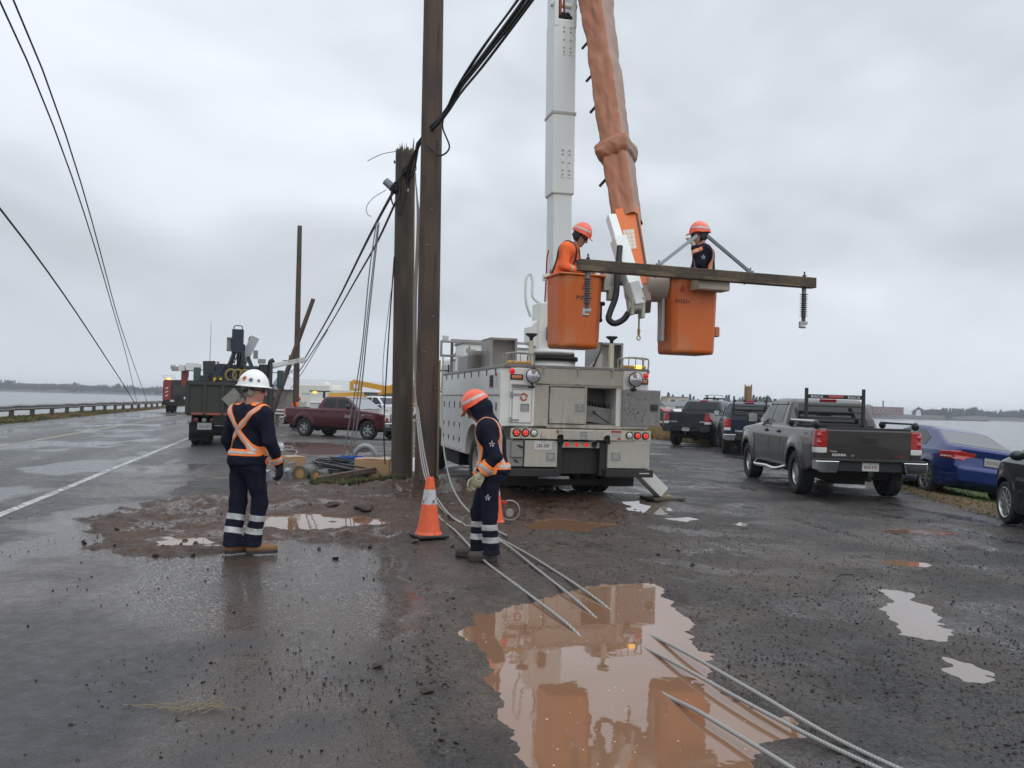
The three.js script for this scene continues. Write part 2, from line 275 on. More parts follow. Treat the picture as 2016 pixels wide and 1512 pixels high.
// base colours (linear) and gloss of the bare ground
function groundLook(x, z, near) {
  const [r, s] = toRS(x, z), rho = Math.hypot(x, z);
  const big = fbm(x * 0.35 + 3, z * 0.35, 3), mid = fbm(x * 1.7, z * 1.7, 4), fine = near ? fbm(x * 14, z * 14, 3) : 0.5, grit = near ? n2(x * 90, z * 90) : 0.5;
  let c = [0.036, 0.034, 0.032], ro = 0.5;
  const brown = clamp(sstep(0.44, 0.66, mid * 0.55 + big * 0.45) * 0.9 + 0.08), tar = sstep(0.55, 0.63, fbm(x * 0.9 + 70, z * 0.55 + 30, 4));
  c = [lerp(c[0], 0.078, brown), lerp(c[1], 0.061, brown), lerp(c[2], 0.048, brown)].map((v) => v * (1 - 0.45 * tar));
  const k = 0.42 + 0.75 * fine + 1.1 * (grit - 0.5) * (0.4 + fine) + 0.4 * (mid - 0.5), rut = sstep(0.5, 0.7, fbm(r * 3.2, s * 0.35 + 9, 4)); c = c.map((v) => v * k * (1 - 0.25 * rut));
  ro = 0.62 - 0.42 * sstep(0.5, 0.66, fbm(x * 0.8 + 20, z * 1.1, 4)) * (0.5 + rut) + 0.35 * (fine - 0.5);
  const m = mudAt(x, z), pd = pudAt(x, z);
  const mm = Math.max(m, 0.7 * sstep(5, 1.5, Math.hypot((x + 0.5) * 0.8, (z + 12) * 0.55)), 0.5 * sstep(0.15, 0.9, pd), 0.5 * sstep(30, 34, s) * sstep(-4, -1, r) * sstep(10, 7, r), 0.55 * sstep(15.5, 17.5, -z) * sstep(5, 2, Math.abs(x + 2.5)) * sstep(33, 28, -z));
  if (mm > 0) { const g = 0.4 + 1.0 * fine * (0.5 + 0.8 * mid) + 0.5 * (grit - 0.5); c = [lerp(c[0], lerp(0.066, 0.07, m) * g, mm), lerp(c[1], lerp(0.045, 0.037, m) * g, mm), lerp(c[2], lerp(0.033, 0.023, m) * g, mm)]; ro = lerp(ro, 0.6 - 0.45 * sstep(0.52, 0.62, fbm(x * 1.9, z * 2.4 + 40, 4)) + 0.4 * (fine - 0.5), mm); }
  let grass = 0, gc = [0.09, 0.085, 0.03];
  if (r < -12.1 && r > -15) grass = 1;
  const e = x - lotX(z); if (s < 70 && e > -1) { grass = sstep(-0.2, 0.3, e + (mid - 0.5)); const gr = sstep(0.5, 1.2, e + (mid - 0.5) * 1.4); gc = [lerp(0.1, 0.045, gr), lerp(0.07, 0.085, gr), lerp(0.035, 0.02, gr)]; if (r > 18.3) gc = [0.16, 0.12, 0.06]; }
  if (rho > 500) { grass = 1; gc = [0.04, 0.036, 0.028]; } else if (rho > 85) { grass = 1; gc = [0.07 + 0.04 * big, 0.062 + 0.03 * big, 0.035]; }
  if (h2(7, 7) >= 0 && Math.hypot((x + 2.55) / 0.9, (z + 16.1) / 0.5) < 1.25) { grass = Math.max(grass, 0.8 * sstep(1.25, 0.6, Math.hypot((x + 2.55) / 0.9, (z + 16.1) / 0.5) + (mid - 0.5))); gc = [0.055, 0.075, 0.025]; }
  if (grass > 0) { c = c.map((v, i) => lerp(v, gc[i] * (0.5 + 1.0 * fine * (0.5 + mid)), grass)); ro = lerp(ro, 0.8, grass); }
  if (h2(1, 2) > 2 || H0(r, rho)) { c = [0.06, 0.05, 0.04]; ro = 0.6; }
  return [c, clamp(ro, 0.06, 0.95)];
}
function H0(r, rho) { return r < -15 && rho < 900; }
const toB = (v) => 255 * Math.pow(clamp(v), 1 / 2.2) ;
function lookTex(look, x0, x1, y0, y1, W, Hh) {      // colour and roughness maps over a rectangle of the surface
  const c = new Uint8Array(W * Hh * 4), q = new Uint8Array(W * Hh * 4);
  for (let j = 0; j < Hh; j++) for (let i = 0; i < W; i++) { const [col, ro] = look(lerp(x0, x1, (i + 0.5) / W), lerp(y0, y1, (j + 0.5) / Hh)), k = (j * W + i) * 4; for (let n = 0; n < 3; n++) { c[k + n] = toB(col[n]); q[k + n] = 255 * ro; } c[k + 3] = q[k + 3] = 255; }
  return [c, q].map((d, n) => { const t = new THREE.DataTexture(d, W, Hh); t.magFilter = THREE.LinearFilter; t.minFilter = THREE.LinearFilter; if (!n) t.colorSpace = THREE.SRGBColorSpace; t.repeat.set(1 / (x1 - x0), 1 / (y1 - y0)); t.offset.set(-x0 / (x1 - x0), -y0 / (y1 - y0)); t.needsUpdate = true; return t; });
}
// relief tiles: stones pressed into tar or mud
function stoneTile(S, size, seed, sizes) {
  const a = new Float32Array(S * S).fill(0.3), R = rng(seed);
  for (const [n, r0, r1, hh] of sizes) for (let k = 0; k < n; k++) {
    const cx = R() * S, cy = R() * S, rad = lerp(r0, r1, R() * R()) / size * S, e = 0.6 + 0.7 * R(), an = R() * 3.1, hgt = hh * (0.5 + 0.5 * R()), ca = Math.cos(an), sa = Math.sin(an), w = Math.ceil(rad * 1.6);
    for (let y = -w; y <= w; y++) for (let x = -w; x <= w; x++) { const u = (x * ca + y * sa) / rad, v = (-x * sa + y * ca) / rad / e, d = u * u + v * v; if (d < 1) { const i = ((Math.floor(cy + y) % S + S) % S) * S + ((Math.floor(cx + x) % S + S) % S); a[i] = Math.max(a[i], 0.3 + hgt * Math.pow(1 - d, 0.4)); } }
  }
  const t = tex(S, S, (u, v) => 255 * clamp(a[Math.floor(v * S) * S + Math.floor(u * S)] * 0.75 + 0.25 * per((p, q) => fbm(p * 9 + 50, q * 9 + 50, 4), u, v)), false);
  t.repeat.set(1 / size, 1 / size); return t;
}
const gritT = stoneTile(1024, 1.3, 5, [[9000, 0.004, 0.011, 0.5], [900, 0.008, 0.02, 0.7]]);
const gravelT = stoneTile(1024, 1.9, 9, [[7000, 0.006, 0.016, 0.4], [900, 0.012, 0.035, 0.65]]);
{
  // one sheet from under the feet to the horizon, finer where the photograph is near
  const an = []; for (let a = -180; a < -36; a += 6) an.push(a); for (let a = -36; a < 36; a += 0.16) an.push(a); for (let a = 36; a <= 180; a += 6) an.push(a);
  const ro = []; for (let q = 1.2; q < 3.6; q *= 1.06) ro.push(q); for (let q = 3.6; q < 14; q *= 1.0042) ro.push(q); for (let q = 14; q < 40; q *= 1.008) ro.push(q); for (let q = 40; q < 5000; q *= 1.022) ro.push(q);
  const na = an.length, nr = ro.length, pos = new Float32Array((na * nr + 1) * 3), uv = new Float32Array((na * nr + 1) * 2), col = new Float32Array((na * nr + 1) * 3), idx = [[], [], []];
  for (let j = 0; j < nr; j++) for (let i = 0; i < na; i++) {
    const x = Math.sin(an[i] * DEG) * ro[j], z = -Math.cos(an[i] * DEG) * ro[j], k = j * na + i, c = ro[j] > 20 ? groundLook(x, z, false)[0] : [0.05, 0.05, 0.05];
    pos.set([x, H(x, z), z], k * 3); uv.set([x, z], k * 2); col.set(c, k * 3);
  }
  pos.set([0, 0, 0], na * nr * 3); col.set([0.05, 0.05, 0.05], na * nr * 3);
  for (let i = 0; i < na - 1; i++) idx[2].push(na * nr, i + 1, i);
  for (let j = 0; j < nr - 1; j++) for (let i = 0; i < na - 1; i++) {
    const a = j * na + i, b = a + 1, c = a + na, d = c + 1, x = pos[a * 3], z = pos[a * 3 + 2];
    const g = x > -4.4 && x < 6.7 && z < -2.8 && z > -13.2 ? 0 : x > -19 && x < 24 && z < -4 && z > -47 ? 1 : 2;
    idx[g].push(a, b, c, b, d, c);
  }
  const g = new THREE.BufferGeometry(); g.setAttribute('position', new THREE.BufferAttribute(pos, 3)); g.setAttribute('uv', new THREE.BufferAttribute(uv, 2)); g.setAttribute('color', new THREE.BufferAttribute(col, 3));
  g.setIndex(idx.flat()); let st = 0; idx.forEach((q, n) => { g.addGroup(st, q.length, n); st += q.length; }); g.computeVertexNormals();
  const [ca, qa] = lookTex((x, z) => groundLook(x, z, true), -4.6, 6.9, -13.4, -2.6, 2048, 2048), [cb, qb] = lookTex((x, z) => groundLook(x, z, true), -19.5, 24.5, -47.5, -3.5, 2048, 2048);
  const bump = { bumpMap: gravelT, bumpScale: 0.024, specularIntensity: 0.65 };
  const mats = [M([1, 1, 1], 1, 0, { map: ca, roughnessMap: qa, ...bump }), M([1, 1, 1], 1, 0, { map: cb, roughnessMap: qb, ...bump }), M([1, 1, 1], 0.75, 0, { vertexColors: true })];
  const m = new THREE.Mesh(g, mats); m.name = 'ground'; m.receiveShadow = true; m.userData.kind = 'structure'; scene.add(m);
}
// the two-lane road with its paved apron
function roadLook(r, s) {
  const [x, z] = fromRS(r, s), fine = fbm(r * 16, s * 16, 3), mid = fbm(r * 1.3, s * 0.9, 4), grit = n2(r * 120, s * 120), track = Math.exp(-(((r + 5.9) / 0.45) ** 2)) + Math.exp(-(((r + 4.3) / 0.45) ** 2)) + Math.exp(-(((r + 9.2) / 0.5) ** 2)) + Math.exp(-(((r + 10.9) / 0.5) ** 2));
  const k = 0.7 + 0.28 * fine + 0.22 * (mid - 0.5) + 0.4 * (grit - 0.5) * (0.5 + fine);
  let c = [0.04 * k, 0.0395 * k, 0.0395 * k];
  const film = clamp(sstep(0.42, 0.66, fbm(x * 0.75 + 4, z * 0.75, 4)) * 0.8 * sstep(-5.5, -1.5, r) + 0.8 * mudAt(x, z) + 0.75 * sstep(4.2, 1.2, Math.hypot(x + 2.2, (z + 9.5) * 0.8)) * (0.4 + mid)) * sstep(30, 17, s);
  c = [lerp(c[0], 0.068 * k, film), lerp(c[1], 0.045 * k, film), lerp(c[2], 0.034 * k, film)];
  let ro = 0.52 - 0.3 * sstep(0.47, 0.64, fbm(r * 0.9 + 11, s * 0.35 + 3, 4)) * (s < 12 ? 0.7 + 0.3 * sstep(6, 11, s) : 1) - 0.08 * track * sstep(10, 20, s) + 0.3 * (fine - 0.5) - 0.26 * film - 0.1 * sstep(12, 30, s);
  { const w = sstep(1.15, 0.7, Math.hypot((x + 0.98) * 3.2, (z + 8.75) * 1.15) + (mid - 0.5)); ro = lerp(ro, 0.05, w); c = c.map((v, i) => lerp(v, [0.07, 0.045, 0.035][i], w)); }
  ro -= 0.16 * sstep(1.9, 0.7, Math.hypot(x + 1.6, (z + 7.9) * 0.7)) * sstep(0.4, 0.55, mid);
  const crack = Math.abs(s - 10.35 - 0.12 * (fbm(r * 2, 1, 3) - 0.5) - 0.02 * r); if (crack < 0.012 && r < -2.6) { c = c.map((v) => v * 0.35); ro = 0.6; }
  if (r > -3.3 && r < -3.2 && fine > 0.4) c = c.map((v) => v * 0.8);
  return [c, clamp(ro, 0.04, 0.9)];
}
{
  const S = []; for (let s = -30; s < 1; s += 1) S.push(s); for (let s = 1; s < 16; s += 0.05) S.push(s); for (let s = 16; s < 80; s += 0.25) S.push(s); for (let s = 80; s < 420; s += 4) S.push(s);
  const nc = 40, pos = [], uv = [], idx = [[], [], []];
  const yR = (x, z, r) => 0.004 + (fbm(x * 0.5, z * 0.5, 2) - 0.5) * 0.012 + (fbm(x * 2.2, z * 2.2, 2) - 0.5) * 0.004 - Math.abs(r + 7.6) * 0.001;
  const roadY = yR;
  S.forEach((s) => { const a = edgeL(s), b = edgeR(s); for (let i = 0; i <= nc; i++) { const r = lerp(a, b, i / nc), [x, z] = fromRS(r, s); pos.push(x, yR(x, z, r), z); uv.push(r, s); } const [x, z] = fromRS(b + 0.03, s); pos.push(x, -0.09, z); uv.push(b + 0.05, s); });
  const w = nc + 2; for (let j = 0; j < S.length - 1; j++) for (let i = 0; i < w - 1; i++) { const a = j * w + i, g = S[j] < 16.5 && S[j] > 0 ? (uv[2 * a] > -7.8 ? 0 : 1) : S[j] < 76 && S[j] > 0 ? 1 : 2; idx[g].push(a, a + 1, a + w, a + 1, a + w + 1, a + w); }
  const g = new THREE.BufferGeometry(); g.setAttribute('position', new THREE.Float32BufferAttribute(pos, 3)); g.setAttribute('uv', new THREE.Float32BufferAttribute(uv, 2)); g.setIndex(idx.flat()); let st = 0; idx.forEach((q, n) => { g.addGroup(st, q.length, n); st += q.length; }); g.computeVertexNormals();
  const [ca, qa] = lookTex(roadLook, -8, 1.6, 0.5, 17, 1400, 2048), [cb, qb] = lookTex(roadLook, -13, 0, 0, 78, 1024, 2048), bump = { bumpMap: gritT, bumpScale: 0.007, specularIntensity: 0.7 };
  const m = new THREE.Mesh(g, [M([1, 1, 1], 1, 0, { map: ca, roughnessMap: qa, ...bump }), M([1, 1, 1], 1, 0, { map: cb, roughnessMap: qb, ...bump }), M([0.05, 0.05, 0.051], 0.28)]);
  m.name = 'road'; m.receiveShadow = true; m.userData.kind = 'structure'; scene.add(m);
  const line = (name, r0, wd, s0, s1, mat, dash) => {
    const p = [], ix = []; let n = 0;
    for (let s = s0; s < s1; s += s < 40 ? 0.2 : 1) { for (const q of [-1, 1]) { const rr = r0 + q * (wd / 2 + (fbm(s * 5, q + r0, 3) - 0.5) * 0.035), [x, z] = fromRS(rr, s); p.push(x, roadY(x, z, rr) + 0.004, z); } if (n && (!dash || (s % 6) < 3.4)) ix.push(2 * n - 2, 2 * n - 1, 2 * n, 2 * n - 1, 2 * n + 1, 2 * n); n++; }
    const q = new THREE.BufferGeometry(); q.setAttribute('position', new THREE.Float32BufferAttribute(p, 3)); q.setIndex(ix); q.computeVertexNormals();
    return part(name, q, mat, m);
  };
  const wear = (c) => { const t = tex(256, 256, (u, v) => { const k = per((a, b) => fbm(a * 12 + 60, b * 12 + 60, 5), u, v), w = sstep(0.36, 0.56, k); return c.map((q) => 255 * Math.pow(lerp(0.06, q, w), 1 / 2.2)); }); t.repeat.set(1.1, 1.1); return M([1, 1, 1], 0.4, 0, { map: t }); };
  line('edge_line', -3.5, 0.13, 5, 120, wear([0.42, 0.41, 0.4]));
  line('centre_line', -7.62, 0.12, 5, 30, wear([0.3, 0.26, 0.13])); line('centre_line', -7.62, 0.12, 30, 200, wear([0.4, 0.34, 0.16]));
}
// standing water: one sheet per puddle, the ground rises through it at its rim
const puddleM = M([0.215, 0.118, 0.07], 0.02, 0, { ior: 1.62 });
const puddleGrey = M([0.2, 0.155, 0.13], 0.02, 0, { ior: 1.6 });
{
  const rip = tex(256, 256, (u, v) => 255 * per((a, b) => fbm(a * 7 + 20, b * 7 + 20, 3), u, v), false); rip.repeat.set(1.4, 1.4); puddleM.bumpMap = puddleGrey.bumpMap = rip; puddleM.bumpScale = puddleGrey.bumpScale = 0.0005;
  PUD.forEach((p, i) => {
    const cx = p.o.reduce((a, q) => a + q[0], 0) / p.o.length, cz = p.o.reduce((a, q) => a + q[1], 0) / p.o.length;
    const sh = new THREE.Shape(p.o.map((q) => { const l = Math.hypot(q[0] - cx, q[1] - cz), k = (l + (p.mud ? 0.2 : 0.3)) / l; return new THREE.Vector2(cx + (q[0] - cx) * k, -(cz + (q[1] - cz) * k)); }));
    const g = new THREE.ShapeGeometry(sh); g.rotateX(-Math.PI / 2); g.translate(0, p.y, 0);
    struct('puddle', g, [0, 4, 5, 6, 7, 8].includes(i) ? puddleM : puddleGrey);
  });
  const wt = tex(512, 512, (u, v) => 255 * per((a, b) => fbm(a * 14 + 20, b * 5 + 20, 5), u, v), false); wt.repeat.set(1 / 9, 1 / 9);
  const g = new THREE.PlaneGeometry(9000, 9000, 1, 1); g.rotateX(-Math.PI / 2); g.translate(0, WATER, -1500);
  struct('sea_water', g, M([0.05, 0.055, 0.055], 0.16, 0, { ior: 1.33, bumpMap: wt, bumpScale: 0.25 }));
}
// loose clods and stones on the asphalt and in the lot: nobody could count them
const pebbleG = [1, 2, 3].map((q) => { const g = new THREE.IcosahedronGeometry(1, 1), p = g.attributes.position; for (let i = 0; i < p.count; i++) { const k = 0.65 + 0.6 * n3(p.getX(i) * 1.3 + q * 9 + 20, p.getY(i) * 1.3 + 20, p.getZ(i) * 1.3 + 20); p.setXYZ(i, p.getX(i) * k, p.getY(i) * k * 0.7, p.getZ(i) * k); } g.computeVertexNormals(); return g; });
{
  const R = rng(77), spots = [[], [], []];
  const put = (x, z, r) => { const [rr, s] = toRS(x, z); let y = H(x, z); if (rr < edgeR(s)) y = Math.max(y, 0.002); if (pudAt(x, z) > 0.92 && r < 0.02) return; spots[Math.floor(R() * 3)].push([x, y + r * 0.12, z, r]); };
  for (let k = 0; k < 1900; k++) { const z = -3.2 - 9 * Math.pow(R(), 1.3), x = (R() - 0.5) * 1.3 * -z; const dens = fbm(x * 1.3, z * 1.3, 3); if (dens < 0.38 + 0.2 * R()) continue; put(x, z, 0.0025 + 0.010 * Math.pow(R(), 3)); }
  for (let k = 0; k < 700; k++) { const t = R() * TAU, q = Math.pow(R(), 0.7); put(-0.9 + Math.cos(t) * q * 1.5, -5 + Math.sin(t) * q * 1.2, 0.0025 + 0.009 * R() * R()); }
  for (let k = 0; k < 700; k++) { const x = -4.5 + 6.5 * R(), z = -8.6 - 8 * R(); if (mudAt(x, z) < 0.15 && R() < 0.6) continue; put(x, z, 0.006 + 0.03 * Math.pow(R(), 5)); }
  for (let k = 0; k < 350; k++) { const s = 1.5 + 6.5 * R(), [x, z] = fromRS(edgeR(s) + 0.02 + 0.14 * R(), s); put(x, z, 0.003 + 0.014 * Math.pow(R(), 3)); }
  for (let k = 0; k < 1400; k++) { const x = 1.6 + 7 * R(), z = -4 - 20 * R(); put(x, z, 0.004 + 0.011 * Math.pow(R(), 3)); }
  for (let k = 0; k < 19000; k++) { const z = -3.2 - 11 * Math.pow(R(), 1.5), x = 0.1 + (0.72 * -z) * R(), q = fbm(x * 1.1 + 40, z * 1.1, 3); if (q < 0.36 + 0.25 * R() || toRS(x, z)[0] < 1.0) continue; put(x, z, 0.0035 + 0.008 * Math.pow(R(), 2)); }
  const mt = M([0.024, 0.019, 0.016], 0.7);
  spots.forEach((l, q) => { const im = new THREE.InstancedMesh(pebbleG[q], mt, l.length), o = new THREE.Object3D(); l.forEach(([x, y, z, r], i) => { o.position.set(x, y, z); o.rotation.set(R() * 3, R() * 6, R() * 3); o.scale.set(r, r * (0.4 + 0.3 * R()), r * (0.7 + 0.6 * R())); o.updateMatrix(); im.setMatrixAt(i, o.matrix); im.setColorAt(i, new THREE.Color().setRGB(...((q) => R() < 0.18 ? [2.6 * q, 2.4 * q, 2.2 * q] : [q, q * 0.97, q * 0.95])(0.5 + R()))); });
    im.name = numbered('loose_gravel'); im.userData.kind = 'stuff'; tag(im, ['scattered dark clods and grit lying on wet asphalt and mud', 'small wet stones strewn over the asphalt and mud', 'fine dark gravel crumbs spread over wet ground'][q], 'gravel'); im.castShadow = im.receiveShadow = true; scene.add(im); });
}
{ // froth and floating specks on the big puddle
  const R = rng(91), l = []; while (l.length < 150) { const x = -0.2 + 1.7 * R(), z = -3.9 - 4 * R(); if (polyS(x, z, PUD[0].o) < -0.08) l.push([x, z, 0.002 + 0.006 * R() * R()]); }
  const im = new THREE.InstancedMesh(new THREE.SphereGeometry(1, 8, 6), M([0.55, 0.45, 0.38], 0.15), l.length), o = new THREE.Object3D(); l.forEach(([x, z, r], i) => { o.position.set(x, -0.03, z); o.scale.set(r, r * 0.5, r); o.updateMatrix(); im.setMatrixAt(i, o.matrix); }); im.name = 'water_bubbles'; im.userData.kind = 'stuff'; tag(im, 'small bubbles floating on the big brown puddle', 'bubbles'); scene.add(im);
}

// ---------- vehicles: shared pieces ----------
const K = {
  tyre: M([0.018, 0.018, 0.019], 0.75), black: M([0.012, 0.012, 0.013], 0.5), satin: M([0.02, 0.02, 0.021], 0.35), under: M([0.012, 0.011, 0.01], 0.85),
  chrome: M([0.62, 0.63, 0.64], 0.16, 1), alloy: M([0.5, 0.5, 0.5], 0.32, 0.85), steel: M([0.36, 0.36, 0.35], 0.45, 0.7), glass: M([0.012, 0.014, 0.015], 0.03, 0, { specularIntensity: 0.8 }),
  glassFog: M([0.11, 0.11, 0.115], 0.12), redLens: M([0.35, 0.008, 0.008], 0.12, 0, { clearcoat: 1 }), redLit: M([0.5, 0.01, 0.01], 0.2, 0, { emissive: lin([0.9, 0.02, 0.015]), emissiveIntensity: 0.35 }), whiteLens: M([0.6, 0.6, 0.6], 0.12, 0, { clearcoat: 1 }), amber: M([0.55, 0.15, 0.01], 0.2, 0, { clearcoat: 1 }),
};
function wheel(parent, p, o = {}) {
  const { R = 0.38, w = 0.27, rim = 0.23, n = 6, side = 1, mat = K.alloy, simple } = o, g = new THREE.Group(); g.name = 'wheel'; g.position.set(...p); parent.add(g);
  const ty = lathe([[rim, -w * 0.42], [rim + 0.03, -w * 0.49], [R * 0.9, -w * 0.5], [R * 0.975, -w * 0.42], [R, -w * 0.3], [R, -w * 0.05], [R * 0.975, -w * 0.04], [R * 0.975, w * 0.04], [R, w * 0.05], [R, w * 0.3], [R * 0.975, w * 0.42], [R * 0.9, w * 0.5], [rim + 0.03, w * 0.49], [rim, w * 0.42]], simple ? 20 : 36, 0, 0, 0, 0, 0, Math.PI / 2);
  part('tyre', ty, K.tyre, g);
  const s = side, q = [lathe([[rim, -0.1], [rim * 1.0, 0.105], [rim * 0.9, 0.1], [rim * 0.86, 0.02]], simple ? 16 : 28, 0, 0, 0, 0, 0, -Math.PI / 2 * s)];
  if (n) { for (let i = 0; i < n; i++) { const a = i / n * TAU; q.push(tf(bx(0.03, rim * 0.86, rim * (o.spoke || 0.3), 0, rim * 0.47, 0), s * 0.07, 0, 0, a)); } q.push(cyl([s * 0.03, 0, 0], [s * 0.09, 0, 0], rim * 0.3, rim * 0.24, 14)); }
  else q.push(cyl([s * 0.02, 0, 0], [s * 0.03, 0, 0], rim * 0.95, rim * 0.95, 20), cyl([s * 0.03, 0, 0], [s * 0.1, 0, 0], rim * 0.42, rim * 0.36, 14));
  part('rim', q, mat, g);
  part('hub_back', cyl([s * 0.02, 0, 0], [s * -0.05, 0, 0], rim * 0.97, rim * 0.97, 20), K.under, g);
  return g;
}
const paintM = (c, o = {}) => M(c, 0.38, o.metal ?? 0.35, { clearcoat: 0.8, clearcoatRoughness: 0.05, specularIntensity: 0.3 });
const surfX = (f, y, z, s) => { let x = 1.3; for (let i = 0; i < 40; i++) { const d = f(s * x, y, z); if (d < 0.0008) break; x -= d * 0.8; } return s * x; };
const plate = (parent, txt, p, w, ry = 0, o = {}) => addPrint('licence_plate', parent, w, w / 2, 160, (g, W, Hh) => { fill(g, o.bg || '#b9bab8', W, Hh); g.strokeStyle = '#777'; g.strokeRect(2, 2, W - 4, Hh - 4); text(g, o.top || '', W / 2, Hh * 0.14, 13, '#35507a', 'normal'); text(g, txt, W / 2, Hh * 0.56, 42, o.fg || '#5a1f1c', 'bold', 0.72); }, p, ry, { rx: o.rx || 0, rz: o.rz || 0 });
// a crew-cab pickup; nose towards -z, origin on the ground between the axles
const pickupCache = {};
function pickupShape(kind) {
  const ov = kind === 'ram' ? 0.1 : 0, HW = kind === 'ram' ? 1.0 : 0.985, belt = 1.3 + ov, roof = (kind === 'ram' ? 1.9 : 1.87) + ov * 0.5;
  const low = [[2.88, 0.62 + ov], [2.92, 0.7 + ov], [2.92, belt - 0.02], [2.9, belt], [1.0, belt], [-1.4, belt - 0.01], [-1.55, belt - 0.03], [-2.4, belt - 0.1], [-2.74, belt - 0.17], [-2.88, belt - 0.32], [-2.9, 0.8 + ov], [-2.86, 0.52 + ov], [-2.5, 0.45 + ov], [2.3, 0.48 + ov]];
  const top = [[0.99, belt - 0.05], [0.93, belt + 0.16], [0.76, roof - 0.08], [0.62, roof - 0.02], [0.1, roof], [-0.4, roof - 0.005], [-0.64, roof - 0.06], [-1.47, belt - 0.05]];
  const RZ = 1.72, FZ = -1.92, wy = 0.42, ar = kind === 'ram' ? 0.53 : 0.5;
  const green = (x, y, z) => { const t = clamp((y - belt) / (roof - belt)), hw = lerp(HW - 0.06, 0.71, t * (0.75 + 0.25 * t)) - 0.05 * sstep(-0.6, -1.5, z) * (1 - t); return smax(polyS(z, y, top), Math.abs(x) - hw, 0.09); };
  const lower = (x, y, z) => {
    let hw = HW - 0.035 * ((y - 0.88 - ov) / 0.42) ** 2 - 0.02 * sstep(0.9 + ov, 0.97 + ov, y) * sstep(1.02 + ov, 0.97 + ov, y) * 0; if (z < -2.2) hw -= 0.14 * ((-2.2 - z) / 0.7) ** 2; if (z > 2.6) hw -= 0.03 * ((z - 2.6) / 0.3) ** 2;
    for (const q of [RZ, FZ]) { const d = Math.hypot(z - q, (y - wy) * 0.95); hw += 0.035 * sstep(0.72, 0.53, d); }
    return smax(polyS(z, y, low), Math.abs(x) - hw, 0.07);
  };
  const f = (x, y, z) => {
    let d = smin(lower(x, y, z), green(x, y, z), 0.03);
    for (const q of [RZ, FZ]) d = Math.max(d, -Math.max(Math.hypot(z - q, y - wy) - ar, 0.56 - Math.abs(x)));
    return Math.max(d, -boxS(x, y, z, [0, 1.6 + ov, 1.94], [HW - 0.16, 0.72, 0.88], 0.03));
  };
  return { f, green, belt, roof, RZ, FZ, ov, HW };
}
